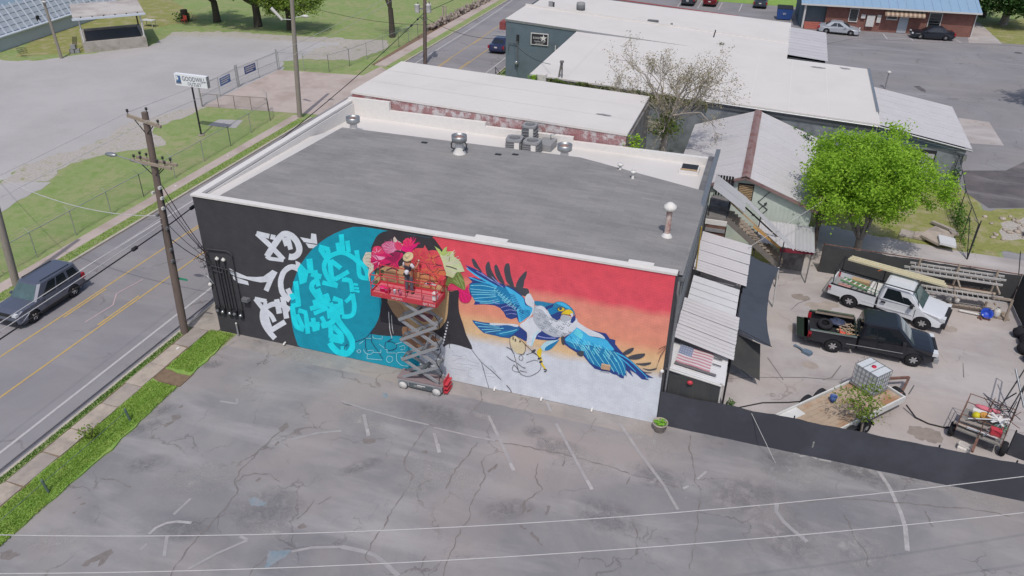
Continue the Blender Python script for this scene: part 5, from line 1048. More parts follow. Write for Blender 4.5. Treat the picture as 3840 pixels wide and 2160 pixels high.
wbk=thing('white_block','white painted chimney block at the corner of the white roof','chimney',(7.8,30.6,5.0)); MB().box(-.35,-.3,-.4,.3,.2,.58).build('stack','white_roof',wbk,False); MB().tube([(1.2,.1,.4),(1.35,.2,1.55)],.07,6).build('flue','weathered_wall',wbk,False); MB().tube([(1.45,.1,.4),(1.4,.2,1.6)],.06,6).build('flue','weathered_wall',wbk,False); MB().box(1.25,.05,1.5,1.5,.3,1.65).build('flue_cap','weathered_wall',wbk,False)
for x,y,z,lb in ((4.9,54.2,5.35,'round cornered condenser on the far white roof'),):
    t=thing('roof_condenser',lb,'air conditioner',(x,y,z)); m_=MB(); m_.lathe([(.42,0),(.44,.8),(.4,.88),(.3,.88),(.28,.7),(0,.7)],8); m_.build('case','ac_grey',t,False); MB().lathe([(.445,.12),(.45,.12),(.45,.66),(.445,.66)],8).build('grille','ac_dark',t,False)
t=thing('roof_vent_box','pair of grey vent boxes near the street end of the far roof','vent',(1.9,53.9,5.6)); MB().box(-.25,-.12,0,.12,.12,.55).build('box','ac_grey',t,False); MB().box(.2,-.1,0,.32,.1,.5).build('fin','dark_metal',t,False)
t=thing('roof_unit','dark louvred unit with a cable on the white roof','roof unit',(12.6,51.9,5.15)); MB().box(-.5,-.25,0,.5,.25,.42).build('case','ac_dark',t,False); MB().tube([(.5,0,.05),(1.6,-.1,.02),(1.75,-.1,.1)],.03).build('cable','wire_black',t,False); MB().box(1.7,-.15,0,1.9,.05,.3).build('junction_box','ac_grey',t,False)
t=thing('roof_pipe','thin dark pipe leaning on the white roof','pipe',(18.6,49.5,4.95)); MB().tube([(0,0,0),(.12,0,.7)],.06,6).build('pipe','dark_metal',t,False)
t=thing('roof_debris','heap of dark roofing scraps on the far roof edge','debris',(1.2,51.9,5.75))
for i in range(22): x=rnd.uniform(-.8,4.5); MB().box(x,-.1+rnd.uniform(0,.3),-x*.05,x+rnd.uniform(.08,.25),.1+rnd.uniform(0,.3),rnd.uniform(.08,.22)-x*.05).build('scrap','weathered_wall',t,False)
t=thing('roof_weed','dark weed patch growing out of the white roof seam','weed',(19.6,47.2,4.85)); mat('weed','#5c6148',.2,6,.9); m_=MB()
for i in range(60): a=rnd.uniform(0,6.3); r=rnd.uniform(0,.35); p=Vector((r*math.cos(a),r*math.sin(a)*.5,rnd.uniform(.02,.3))); d=Vector((rnd.uniform(-1,1),rnd.uniform(-1,1),rnd.uniform(-.5,1)))*.09; e=Vector((-d.y,d.x,.02)); m_.poly([p-d,p+e*.4,p+d,p-e*.4])
m_.build('leaves','weed',t,False)
mat('roof_stain','#8d8a8e',.1,3,.9)
for i,(x,y,z,rx,ry) in enumerate(((16.2,47.8,5.02,1.2,.35),(27.8,43.4,4.69,.7,.25),(15.2,17.6,7.36,.6,.16),(29.9,44.2,4.61,.5,.3))):
    m_=MB(); n=18; rs=[rnd.uniform(.55,1) for _ in range(n)]; m_.poly([(x+rx*rs[k]*math.cos(2*PI*k/n),y+ry*rs[k]*math.sin(2*PI*k/n),z-(rx*rs[k]*math.cos(2*PI*k/n))*(.035 if i==2 else .045 if False else .0396)+.006) for k in range(n)]); m_.build('roof_stain','roof_stain',(b4,b4,b2,b4)[i])
def corr(name,a,b,c,m,parent,pitch=.22,amp=.022,world=True):
    """corrugated sheet: ribs run a->b, waves march a->c"""
    a,b,c=Vector(a),Vector(b),Vector(c); L=(c-a).length; n=max(4,int(L/pitch)*4); nr=(b-a).cross(c-a).normalized()
    if nr.z<0: nr=-nr
    vs=[]
    for i in range(n+1):
        o=a+(c-a)*(i/n)+nr*amp*math.sin(2*PI*i/4+.6); vs+=[o,o+(b-a)]
    mb=MB(); mb.smooth=True; mb.add(vs,[(2*i,2*i+1,2*i+3,2*i+2) for i in range(n)]); return mb.build(name,m,parent,world)
mat('corr_pale','#bfbdc0',.04,1,.6,.1,hx2='#b2afb1',s2=.5,thr=(.5,.8)); mat('corr_grey','#b1b1b4',.04,1,.55,.15,hx2='#a5a5a8',s2=.6,thr=(.5,.75)); mat('corr_white','#d2d2d4',.05,2,.6,.1,hx2='#c6c3c0',s2=1,thr=(.55,.8)); mat('ridge_rust','#8a7372',.14,3,.8,hx2='#7d5854',s2=1.2)
ca=thing('metal_roof_annex','low annex with a pale ribbed metal roof beyond the white roofs','annex',(25.3,47.5,0))
m_=MB(); walls(m_,25.35,28.5,47.6,58.5,-.1,4.3,4.1); m_.build('wall','soffit',ca)
for k in range(5): corr('roof_sheet',(25.2,47.5+k*2.24,4.5),(28.7,47.5+k*2.24,4.22),(25.2,47.5+(k+1)*2.24-.02,4.5),'corr_pale',ca,.75,.05)
an=thing('grey_annex','grey block annex with a sloping ribbed roof and garage door','annex',(31.8,32.8,0))
m_=MB(); walls(m_,31.95,38.0,32.8,42.3,-.1,3.6,2.62); m_.build('wall','block_wall',an)
for k in range(6): corr('roof_sheet',(31.75,32.55+k*1.65,3.86),(38.3,32.55+k*1.65,2.8),(31.75,32.55+(k+1)*1.65-.015,3.86),'corr_pale',an,.33,.045)
for k in range(9): MB().add([(32,32.72,2.62+k*.115),(min(38.0,38.0-k*.66),32.72,2.62+k*.115),(min(38.0,38.0-k*.66),32.78,2.72+k*.115),(32,32.78,2.72+k*.115)],[(0,1,2,3)]).build('siding_board','slate_wall',an)
MB().tube([(32,32.5,3.72),(38.3,32.5,2.7)],.07,6).build('gutter','galv',an); MB().box(33.4,32.74,-.05,36.2,32.79,2.35).build('garage_door','dark_metal',an)
for k in range(5): MB().box(33.5,32.71,.1+k*.42,36.1,32.74,.42+k*.42).build('door_panel','corr_grey',an)
MB().box(37.9,32.6,1.9,38.12,32.8,2.3).build('wall_lamp','galv',an)
sh=thing('gable_shed','gabled shed with ribbed metal roof and pale green wall bearing a black symbol','shed',(23.8,17.9,0))
mat('mint_wall','#c6d0c8',.05,1.6,.8,hx2='#bac6be',s2=.7); mat('shed_shade','#6d7876',.1,2,.8)
m_=MB(); m_.add([(19.8,18,-.1),(27.7,18,-.1),(27.7,18,3.05),(23.75,18,4.5),(19.8,18,3.05)],[(0,1,2,3,4)]); m_.build('gable_wall','mint_wall',sh); m_=MB(); m_.add([(27.7,18,-.1),(27.7,30.3,-.1),(27.7,30.3,3.05),(27.7,18,3.05),(19.8,18,-.1),(19.8,30.3,-.1),(19.8,30.3,3.05),(19.8,18,3.05)],[(0,1,2,3),(4,7,6,5)]); m_.build('side_wall','mint_wall',sh)
for k in range(24): MB().box(24.9+k*.12,17.975,.1,24.915+k*.12,17.995,3.0).build('wall_rib','mint_wall',sh) if k%2 else None
for k in range(10):
    y0=17.75+k*1.26; y1=y0+1.25
    corr('roof_sheet',(23.72,y0,4.62),(28.0,y0,3.08),(23.72,y1,4.62),'corr_pale',sh,.25,.04); corr('roof_sheet',(23.78,y0,4.62),(19.5,y0,3.08),(23.78,y1,4.62),'corr_pale',sh,.25,.04)
MB().add([(23.75,17.6,4.70),(23.75,30.4,4.70),(24.0,30.4,4.60),(24.0,17.6,4.60),(23.5,17.6,4.60),(23.5,30.4,4.60)],[(0,3,2,1),(0,1,5,4)]).build('ridge_cap','ridge_rust',sh)
for s in (-1,1): MB().beam((23.75,17.72,4.54),(23.75+s*4.25,17.72,3.0),.08,.16).build('barge_board','ridge_rust',sh)
sy=[[(25.22,3.79),(24.75,3.18),(24.65,3.08),(25.0,2.84),(25.26,2.66),(25.03,2.38)],[(25.15,3.1),(25.02,3.0),(25.15,2.95),(24.99,2.87),(24.78,2.6),(24.86,2.47),(24.95,2.44)],[(25.15,3.1),(25.17,3.0)]]
m_=MB()
for L in sy:
    for a,b in zip(L[:-1],L[1:]): m_.beam((a[0],17.985,a[1]),(b[0],17.985,b[1]),.02,.075,(0,1,0))
m_.build('painted_symbol','black_line',sh); MB().beam((24.45,17.98,2.18),(24.62,17.98,2.25),.02,.07,(0,1,0)).build('painted_dash','black_line',sh)
for k in range(9): MB().box(23.45,17.95,3.1+k*.105,24.25,17.99,3.15+k*.105).build('louvre_slat','lumber',sh)
MB().box(23.4,17.985,3.05,24.3,17.995,4.1).build('louvre_opening','plastic_black',sh); MB().box(23.15,17.9,4.02,23.3,18,4.14).build('junction_box','white_paint',sh)
# ---------------------------------------------------------------- blue roofed brick building far right
bl=thing('blue_roof_building','red brick building with a blue metal roof beyond the side street','building',(26.6,80.6,0)); an_=RAD(5); MBl=Matrix.Translation((26.6,80.6,0))@Matrix.Rotation(an_,4,'Z')
bl.rotation_euler.z=an_; brickmat('far_brick','#8c5a50','#7c4d46','#9c8a80'); mat('blue_roof','#8ba6bf',.03,1,.5,.05); mat('trim_white','#c8c6c4',.05,4,.6); mat('awning_tan','#b5a08c',.05,5,.8); mat('awning_brown','#8a7566',.05,5,.8); mat('door_grey','#a9b0b9',.03,3,.5); mat('stair_red','#a5665c',.1,4,.8)
MB().box(2.9,.1,-.2,19.6,8,2.85).build('wall','far_brick',bl,False); MB().box(0,.6,-.2,2.9,8,2.85).build('porch_wall','slate_wall',bl,False); MB().add([(-.3,-.7,2.95),(20.0,-.7,2.95),(20.0,4.5,4.6),(-.3,4.5,4.6),(20,9,2.95),(-.3,9,2.95)],[(0,1,2,3),(3,2,4,5)]).build('roof','blue_roof',bl,False)
for k in range(21): MB().beam((k*.98,-.7,2.97),(k*.98,4.5,4.62),.03,.03).build('roof_seam','blue_roof',bl,False)
MB().box(-.3,-.74,2.78,20,-.7,2.96).build('fascia','trim_white',bl,False); MB().tube([(19.65,.02,2.85),(19.65,.02,0)],.07,6).build('downpipe','trim_white',bl,False); MB().tube([(.3,-.3,2.85),(.3,-.3,0)],.13,8).build('porch_column','trim_white',bl,False)
for k in range(4): MB().box(.5,-.8+k*.25,0,2.6,.6,.16*(k+1)).build('porch_step','stair_red',bl,False)
for x0,x1,z0,z1 in ((5.6,6.5,1.1,2.5),(9.9,11.0,1.6,2.4),(14.6,15.9,.85,2.5)):
    w_=MB().box(x0,.02,z0,x1,.09,z1).build('window','dark_glass',bl,False)
    MB().box(x0-.08,-.01,z0-.12,x1+.08,.1,z0).box(x0-.08,.0,z0,x0,.1,z1).box(x1,.0,z0,x1+.08,.1,z1).box(x0-.08,.0,z1,x1+.08,.1,z1+.06).build('window_frame','trim_white',w_,False)
    for k in range(4): MB().box(x0,.0,z0+(z1-z0)*(k+.6)/5,x1,.02,z0+(z1-z0)*(k+.6)/5+.03).build('blind','ac_dark',w_,False)
dr=MB().box(11.3,.02,.05,12.35,.09,2.15).build('door','door_grey',bl,False); MB().box(11.35,0,.3,12.3,.02,.36).build('kick_rail','ac_grey',dr,False)
for k in range(18): MB().add([(9.4+k*.25,.05,2.82),(9.65+k*.25,.05,2.82),(9.65+k*.25,-.95,2.25),(9.4+k*.25,-.95,2.25),(9.65+k*.25,-.95,2.08),(9.4+k*.25,-.95,2.08)],[(0,3,2,1),(3,5,4,2)]).build('awning_strip','awning_tan' if k%2 else 'awning_brown',bl,False)
MB().box(7.6,-.2,.6,8.5,.09,1.9).build('utility_cabinet','trim_white',bl,False); MB().box(8.75,-.12,1.1,9.2,.09,2.0).build('meter_box','trim_white',bl,False); MB().box(6.9,-.15,1.5,7.4,.09,1.95).build('window_unit','trim_white',bl,False)
# ---------------------------------------------------------------- left far: grey metal warehouse, loading dock
gw=thing('grey_warehouse','blue grey metal warehouse with a ribbed panel grid at the upper left','warehouse',(-53.5,36,0)); mat('ware_wall','#b3bbc6',.04,1.5,.7); mat('ware_upper','#7d909f',.04,1,.6); mat('ware_panel','#a9b1bb',.05,2,.7); mat('ware_rail','#c2cad5',.04,3,.6)
g0=Vector((-52.9,28,0)); g1=Vector((-56.6,58,0)); gd=(g1-g0).normalized(); gn=Vector((gd.y,-gd.x,0)); Lg=(g1-g0).length
m_=MB(); m_.add([g0,g1,g1+Vector((0,0,1.35)),g0+Vector((0,0,1.35))],[(3,2,1,0)]); m_.build('lower_wall','ware_wall',gw)
inn=-gn*1.5; m_=MB(); m_.add([g0+Vector((0,0,1.35)),g1+Vector((0,0,1.35)),g1+inn+Vector((0,0,3.9)),g0+inn+Vector((0,0,3.9))],[(3,2,1,0)]); m_.build('panel_wall','ware_panel',gw)
m_=MB(); m_.add([g0+inn+Vector((0,0,3.9)),g1+inn+Vector((0,0,3.9)),g1-gn*14+Vector((0,0,7.5)),g0-gn*14+Vector((0,0,7.5))],[(3,2,1,0)]); m_.build('roof','ware_upper',gw)
MB().tube([g0+gn*.12+Vector((0,0,1.4)),g1+gn*.12+Vector((0,0,1.4))],.14,8).build('gutter','ware_rail',gw)
k=0.6
while k<Lg: MB().beam(g0+gd*k+gn*.05+Vector((0,0,1.35)),g0+gd*k+inn+gn*.05+Vector((0,0,4.1)),.16,.09).build('panel_rib','ware_rail',gw); k+=1.05
for j in range(5):
    f=(j+.5)/5; MB().beam(g0+inn*f+gn*.03+Vector((0,0,1.35+2.55*f)),g1+inn*f+gn*.03+Vector((0,0,1.35+2.55*f)),.05,.05).build('panel_rail','ware_wall',gw)
for k,z,s in ((9.8,4.5,.45),(16.4,2.0,.3)): 
    c=g0+gd*k+gn*.12; i_=inn*((z-1.35)/2.55); MB().box(-s*.6,-.08,-s,s*.6,.08,s,Matrix.Translation(c+i_*1.0+Vector((0,0,z)))@Matrix.Rotation(math.atan2(gd.y,gd.x),4,'Z')).build('window','plastic_black',gw)
da=math.atan2(4.5,4.4); dk=thing('loading_dock','concrete loading dock under a flat canopy at the gravel lot edge','loading dock',(-45.5,40.15,0),da)
mat('dock_concrete','#a8a29b',.1,1,.9,hx2='#8f8a80',s2=1.2,thr=(.5,.7)); mat('dock_roof','#bdb7b3',.05,.8,.8,hx2='#a39b98',s2=.3); mat('dock_floor','#55555a',.06,2,.8)
MB().box(0,0,-.1,6.3,.35,1.08).build('front_wall','dock_concrete',dk,False); MB().box(0,.35,-.1,.4,6.2,1.08).build('left_wall','dock_concrete',dk,False); MB().box(5.95,.35,-.1,6.3,6.2,1.08).build('right_wall','dock_concrete',dk,False); MB().box(.4,.35,-.1,5.95,6.2,.9).build('pit_floor','dock_floor',dk,False); MB().box(0,6.2,-.1,6.3,6.6,1.1).build('rear_wall','dock_concrete',dk,False)
cn=MB().box(-.3,-.15,3.55,6.6,6.8,3.78).build('canopy','dock_roof',dk,False); MB().box(-.4,-.35,3.4,6.7,-.15,3.6).build('gutter','ware_rail',cn,False)
for k in range(6): MB().box(.4+k*1.1,-.17,3.6,.52+k*1.1,-.13,3.72).build('bracket','dark_metal',cn,False)
for x,y in ((.2,.15),(6.15,.15),(.2,6.3),(6.15,6.3)): MB().tube([(x,y,1.05),(x,y,3.56)],.08,8).build('post','trim_white' if y<1 else 'rust',dk,False)
for y in (17.5,20.0): MB().add([(.15,y,7.879),(17.0,y,7.279),(17.0,y+.05,7.279),(.15,y+.05,7.879)],[(0,1,2,3)]).build('roof_seam','white_paint',b2)
for x in (9.5,12.2,14.9,17.6,20.3,23,25.7,28.4): z=5.5-(x-6.9)*.0395+.012; MB().add([(x,30.7,z),(x+.06,30.7,z-.002),(x+.06,44.8,z-.002),(x,44.8,z)],[(0,1,2,3)]).build('roof_seam','white_paint',b4)
# ---------------------------------------------------------------- vehicles
def paint(name,hx,rough=.28,metal=.2): return mat(name,hx,.03,1.5,rough,metal,spec=.5,coat=.5,hx2='#8a857f' if name=='white_truck' else None,s2=.4,thr=(.72,.95))
paint('grey_car','#5b6070'); paint('blue_car','#2c3358'); paint('silver_car','#aeb3ba'); paint('black_car','#1f2430'); paint('white_truck','#d0d3d8',.3,0); paint('black_truck','#24262d'); paint('red_car','#6b1f26'); paint('dark_car','#3a4048')
TYRE=[(.18,-.11),(.27,-.115),(.32,-.1),(.345,-.06),(.35,0),(.345,.06),(.32,.1),(.27,.115),(.18,.11)]
def wheel(t,x,y,r,side,rim='chrome',spokes=6):
    M=Matrix.Translation((x,y,r))@Matrix.Rotation(RAD(90),4,'X')@Matrix.Scale(r/.35,4)
    w=MB().lathe(TYRE,22,M).build('wheel','black_rubber',t,False)
    s=-side # outward is -y when side=-1 ; local z axis maps to -y
    z=.1*(-side); m=MB(); m.lathe([(.225,z*.6),(.225,z*1.02),(.205,z*1.05),(.2,z*.55)],22,M); 
    for k in range(spokes):
        a=2*PI*k/spokes; c,d=math.cos(a),math.sin(a); q=Vector((-d,c,0)); e=Vector((c,d,0))
        vs=[M@(e*.03+q*.045+Vector((0,0,z*.95))),M@(e*.03-q*.045+Vector((0,0,z*.95))),M@(e*.205-q*.03+Vector((0,0,z*.85))),M@(e*.205+q*.03+Vector((0,0,z*.85)))]; m.add(vs,[(0,1,2,3)])
    m.lathe([(0,z*1.05),(.055,z*1.0)],12,M); m.build('rim',rim,w,False); MB().lathe([(0,z*.5),(.2,z*.5)],18,M).build('brake','plastic_black',w,False)
def arch(cx,r,z0,n=7,rev=False):
    p=[(cx+r*math.cos(PI*i/n),z0+ (r)*math.sin(PI*i/n)) for i in range(n+1)]; return p
def body(prof,hw,name,m,t,cx=None,taper=.05):
    """side outline extruded across the width with rounded shoulders"""
    xs=[p[0] for p in prof]; zs=[p[1] for p in prof]; cx=(max(xs)+min(xs))/2; L=(max(xs)-min(xs))/2; zt=max(zs)
    sl=[(-1,.05,.05),(-.9,.015,.015),(-.55,.0,-.004),(0,-.004,-.012),(.55,0,-.004),(.9,.015,.015),(1,.05,.05)]; vs=[]; n=len(prof)
    for s,kx,kz in sl:
        for x,z in prof:
            e=abs(x-cx)/L; nar=1-(.09*max(0,e-.8)/.2) # plan taper at the ends
            up=max(0,(z-.5)/(zt-.5)) if zt>.5 else 0
            vs.append((cx+(x-cx)*(1-kx*(e**3)),s*hw*nar*(1-.035*up),z-kz*up))
    k=len(sl); fs=[(i*n+j,i*n+(j+1)%n,(i+1)*n+(j+1)%n,(i+1)*n+j) for i in range(k-1) for j in range(n)]
    mb=MB(); mb.add(vs,[tuple(range(n)),tuple(range((k-1)*n,k*n))[::-1]]); mb.f+=[]; mb.add(vs,fs) if False else None
    mb=MB(); mb.add(vs,fs+[tuple(range(n))[::-1],tuple(range((k-1)*n,k*n))])
    o=mb.build(name,m,t,False); return o
def house(t,m,xr0,xf0,xr1,xf1,wb,wt,zb,zt,crown=.04,name='cabin'):
    """glasshouse: bottom rectangle at the belt, top rectangle at the roof, both with clipped corners"""
    def loop(xr,xf,w,z,c): return [(xf,-w+c,z),(xf,w-c,z),(xf-c,w,z),(xr+c,w,z),(xr,w-c,z),(xr,-w+c,z),(xr+c,-w,z),(xf-c,-w,z)]
    A=loop(xr0,xf0,wb,zb,.1); B=loop(xr1,xf1,wt,zt,.12); B2=loop(xr1+.12,xf1-.14,wt-.1,zt+crown,.1); n=8
    mb=MB(); mb.add(A+B+B2,[(k*n+i,k*n+(i+1)%n,(k+1)*n+(i+1)%n,(k+1)*n+i) for k in (0,1) for i in range(n)]+[tuple(range(2*n,3*n))]); o=mb.build(name,m,t,False,smooth=False)
    def side(s,u0,u1,v0,v1,c0=0,c1=0,mt='dark_glass',nm='side_window'):
        def P(u,v):
            a=Vector((xr0+.1+(xf0-.1-xr0-.1)*u,s*wb,zb)); b=Vector((xr1+.12+(xf1-.12-xr1-.12)*u,s*wt,zt)); q=a.lerp(b,v); q.y+=s*.008; return q
        pts=[P(u0,v0),P(u1,v0),P(u1-c1,v1),P(u0+c0,v1)]
        if s>0: pts=pts[::-1]
        MB().poly(pts).build(nm,mt,o,False)
    def front(u0,u1,v0,v1,mt='dark_glass',nm='windscreen',rear=False):
        x0,x1=(xr0,xr1) if rear else (xf0,xf1); dx=-.01 if rear else .01
        P=lambda u,v:(x0+(x1-x0)*v+dx,((wb-.1)+((wt-.12)-(wb-.1))*v)*u,zb+(zt-zb)*v+.004)
        pts=[P(u0,v0),P(u1,v0),P(u1*.98,v1),P(u0*.98,v1)]
        if rear: pts=pts[::-1]
        MB().poly(pts).build(nm,mt,o,False)
    return o,side,front
def bx(t,nm,m,*b): return MB().box(*b).build(nm,m,t,False)
def lamps(t,xf,xr,hw,zh,zr,hl=.34,rl=.3):
    for s in (-1,1):
        bx(t,'headlight','head_lamp',xf-.16,s*(hw-.12)-hl/2+(-s*.06),zh-.07,xf+.012,s*(hw-.12)+hl/2-s*.14,zh+.08); bx(t,'tail_light','red_light',xr-.015,s*(hw-.06)-.1,zr-rl/2,xr+.16,s*(hw-.06)+.06-(.06 if s>0 else 0)*0,zr+rl/2)
def sedan(name,label,m,loc,rz,group=None,L=4.75,hw=.9,suv=False,glass='dark_glass'):
    t=thing(name,label,'suv' if suv else 'car',loc,rz,group); xf,xr=L/2,-L/2; wr=.36 if suv else .33; wbs=1.32 if suv else 1.39
    zb=.98 if suv else .86; zh=.9 if suv else .72; za=.30 if suv else .22
    if suv: prof=[(xr+.05,.38),(xr,.62),(xr+.03,.95),(xr+.1,1.02),(.75,1.03),(1.0,1.02),(xf-.35,.98),(xf-.06,.86),(xf,.62),(xf-.02,.36),(xf-.15,.26)]
    else: prof=[(xr+.06,.3),(xr,.55),(xr+.05,.88),(xr+.2,.96),(-1.55,.98),(-.9,.93),(.9,.9),(1.15,.88),(xf-.35,.76),(xf-.08,.64),(xf,.5),(xf-.03,.28),(xf-.15,.2)]
    prof+= [(wbs+.44,za)]+[(wbs+(wr+.07)*math.cos(PI*i/8),wr+(wr+.07)*math.sin(PI*i/8)-.02) for i in range(9)]+[(wbs-.44,za-.02),(-wbs+.44,za-.02)]+[(-wbs+(wr+.07)*math.cos(PI*i/8),wr+(wr+.07)*math.sin(PI*i/8)-.02) for i in range(9)]+[(-wbs-.44,za)]
    body(prof,hw,'body',m,t); bx(t,'underbody','plastic_black',xr+.15,-hw*.82,.22,xf-.2,hw*.82,zb-.2)
    if suv: o,sd,fr=house(t,m,xr+.06,1.05,xr+.22,.42,hw-.05,hw-.2,zb,1.66)
    else: o,sd,fr=house(t,m,-1.75,1.2,-1.02,.28,hw-.07,hw-.26,zb,1.38)
    for s in (-1,1):
        if suv: sd(s,.03,.26,.14,.85,.03,.0); sd(s,.31,.56,.1,.88,.02,.01); sd(s,.59,.88,.08,.88,0,.1)
        else: sd(s,.2,.5,.12,.86,.1,0); sd(s,.53,.82,.1,.86,0,.1)
        bx(t,'mirror',m,.62,s*(hw-.02)-.02,zb+.02,.78,s*(hw+.13),zb+.15)
        for x in ((-.75,.3) if suv else (-.62,.38)): bx(t,'door_handle',m,x,s*hw*.985-.02,zb-.17,x+.18,s*hw*.985+.025,zb-.13)
        for x in (wbs,-wbs): wheel(t,x,s*(hw-.12),wr,s,'chrome',5)
        bx(t,'sill','plastic_black',-wbs+.45,s*hw-.03 if s>0 else -hw-.012,za-.03,wbs-.45,s*hw+.012 if s>0 else -hw+.03,za+.08)
    fr(-1,1,.08,.93,glass); fr(-.95,.95,.12,.85,'dark_glass','rear_window',True); lamps(t,xf,xr,hw,zh-.06,zb-.1 if suv else .76)
    bx(t,'grille','plastic_black',xf-.06,-.42,zh-.16,xf+.012,.42,zh-.02); bx(t,'front_bumper','plastic_black' if suv else m,xf-.1,-.7,.36,xf+.03,.7,.5); bx(t,'rear_bumper',m,xr-.04,-.76,.4,xr+.1,.76,.58); bx(t,'number_plate','trim_white',xr-.022,-.16,.66,xr+.02,.16,.8)
    if suv:
        for s in (-1,1): MB().tube([(.2,s*.58,1.75),(-1.7,s*.58,1.73)],.02,6).build('roof_rail','plastic_black',t,False)
    return t
def pickup(name,label,m,loc,rz,L=5.85,hw=.98,wb=3.65,cab=(-.55,1.05),rim='chrome',bedlen=2.0):
    """front +X, origin at the middle of the wheelbase"""
    t=thing(name,label,'pickup truck',loc,rz); xf=wb/2+.95; xr=-(L-xf); wr=.39; c1,c0=cab[1],cab[0]; zb=1.12; zh=1.08; bx0=c0-.06; h=wb/2
    arc=lambda cx:[(cx+.47*math.cos(PI*i/8),wr+.45*math.sin(PI*i/8)-.02) for i in range(9)]
    prof=[(bx0+.02,.5),(bx0+.02,zb),(c1+.62,zb-.01),(c1+.75,zb-.02),(xf-.3,1.0),(xf-.05,.92),(xf,.7),(xf-.02,.46),(xf-.2,.4),(h+.5,.42)]+arc(h)+[(h-.5,.42)]
    body(prof,hw,'body',m,t); bp=[(xr+.02,.55),(xr,.9),(xr+.02,zb-.02),(bx0-.03,zb-.02),(bx0-.03,.5),(-h+.5,.46)]+arc(-h)+[(-h-.5,.52)]
    for s in (-1,1):
        n=len(bp); y0,y1=s*hw,s*(hw-.1); mb=MB(); vs=[(x,y0*(1-.02*max(0,(z-.9)/.2)),z) for x,z in bp]+[(x,y1,z) for x,z in bp]
        f=[tuple(range(n)),tuple(range(n,2*n))[::-1]]+[(i,n+i,n+(i+1)%n,(i+1)%n) for i in range(n)]
        mb.add(vs,f if s>0 else [q[::-1] for q in f]); mb.build('bed_side',m,t,False)
        mb=MB(); mb.box(xr+.05,s*(hw-.12) if s<0 else hw-.12,zb-.02,bx0-.05,s*(hw-.12)+s*.11 if s>0 else -hw+.01+.0,zb+.02); mb.build('bed_rail','chrome' if m=='black_truck' else 'plastic_black',t,False)
    bx(t,'bed_floor','plastic_black' if m=='black_truck' else 'ac_grey',xr+.08,-hw+.1,.66,bx0-.04,hw-.1,.72); bx(t,'bulkhead',m,bx0-.1,-hw+.1,.66,bx0-.03,hw-.1,zb-.03); bx(t,'chassis','plastic_black',xr+.1,-.5,.35,xf-.3,.5,.66)
    o,sd,fr=house(t,m,c0,c1+.72,c0+.1,c1-.02,hw-.05,hw-.2,zb-.02,1.82)
    for s in (-1,1):
        if c1-c0>1.5: sd(s,.04,.3,.14,.84,.02,0); sd(s,.33,.72,.1,.86,0,.02); sd(s,.72,.9,.1,.5,0,.08)
        else: sd(s,.06,.62,.1,.86,.02,.02); sd(s,.62,.9,.1,.55,0,.1)
        bx(t,'mirror','plastic_black',c1+.12,s*(hw)-.02,zb+.02,c1+.27,s*(hw+.22),zb+.22); bx(t,'door_handle','plastic_black',c0+(.85 if c1-c0>1.5 else .18),s*hw*.985-.02,.92,c0+(1.07 if c1-c0>1.5 else .4),s*hw*.985+.03,1.0)
        for x in (h,-h): wheel(t,x,s*(hw-.15),wr,s,rim,6)
        bx(t,'tail_light','red_light',xr-.012,s*(hw-.07)-.07,.72,xr+.14,s*(hw-.07)+.075,1.02); bx(t,'headlight','head_lamp',xf-.22,s*(hw-.24)-.17,.76,xf+.012,s*(hw-.24)+.17,.95); bx(t,'door_gap','plastic_black',c1+.38,s*hw*.99-.006,.5,c1+.4,s*hw*.99+.006,zb-.06); bx(t,'door_gap','plastic_black',c0+.0,s*hw*.99-.006,.5,c0+.02,s*hw*.99+.006,zb-.06)
        bx(t,'side_trim','chrome' if m=='black_truck' else m,-h+.55,s*hw-.01,.68,h-.55,s*hw+.012,.71)
    fr(-1,1,.06,.94,'pale_glass'); fr(-.9,.9,.15,.85,'dark_glass','rear_window',True); bx(t,'tailgate',m,xr,-hw+.1,.6,xr+.07,hw-.1,zb-.03) if m!='black_truck' else bx(t,'tailgate',m,xr-.52,-hw+.1,.6,xr+.02,hw-.1,.66)
    bx(t,'front_bumper','plastic_black' if m=='white_truck' else 'ac_grey',xf-.12,-hw+.03,.42,xf+.1,hw-.03,.66); bx(t,'rear_bumper','plastic_black' if m=='black_truck' else 'ac_dark',xr-.16,-hw+.05,.5,xr+.05,hw-.05,.66); bx(t,'grille','plastic_black',xf-.1,-.55,.7,xf+.02,.55,.96)
    return t,xr,bx0,xf
sedan('parked_suv','dark grey suv driving towards the camera on the road',  'grey_car',(-10.08,-1.08,0),RAD(-90),None,4.45,.9,True,'pale_glass'); bpy.data.objects['parked_suv'].name='driving_suv'
sedan('blue_sedan','dark blue sedan driving away past the slate building','blue_car',(-4.45,57.4,0),RAD(90),'passenger cars')
sedan('silver_sedan','silver sedan parked beside the porch of the brick building','silver_car',(31.15,78.9,0),RAD(-4),'passenger cars'); sedan('black_sedan','black sedan parked in front of the brick building','black_car',(41.6,80.1,0),RAD(184),'passenger cars')
sedan('dark_suv','dark suv parked leftmost in the far car park','dark_car',(11.8,90.2,0),RAD(90),'cars in the far car park',4.5,.9,True); sedan('maroon_suv','dark red suv parked second in the far car park','red_car',(14.7,90.8,0),RAD(90),'cars in the far car park',4.5,.9,True); sedan('grey_hatchback','dark grey car parked alone at the right of the far car park','dark_car',(21.3,92.2,0),RAD(90),'cars in the far car park')
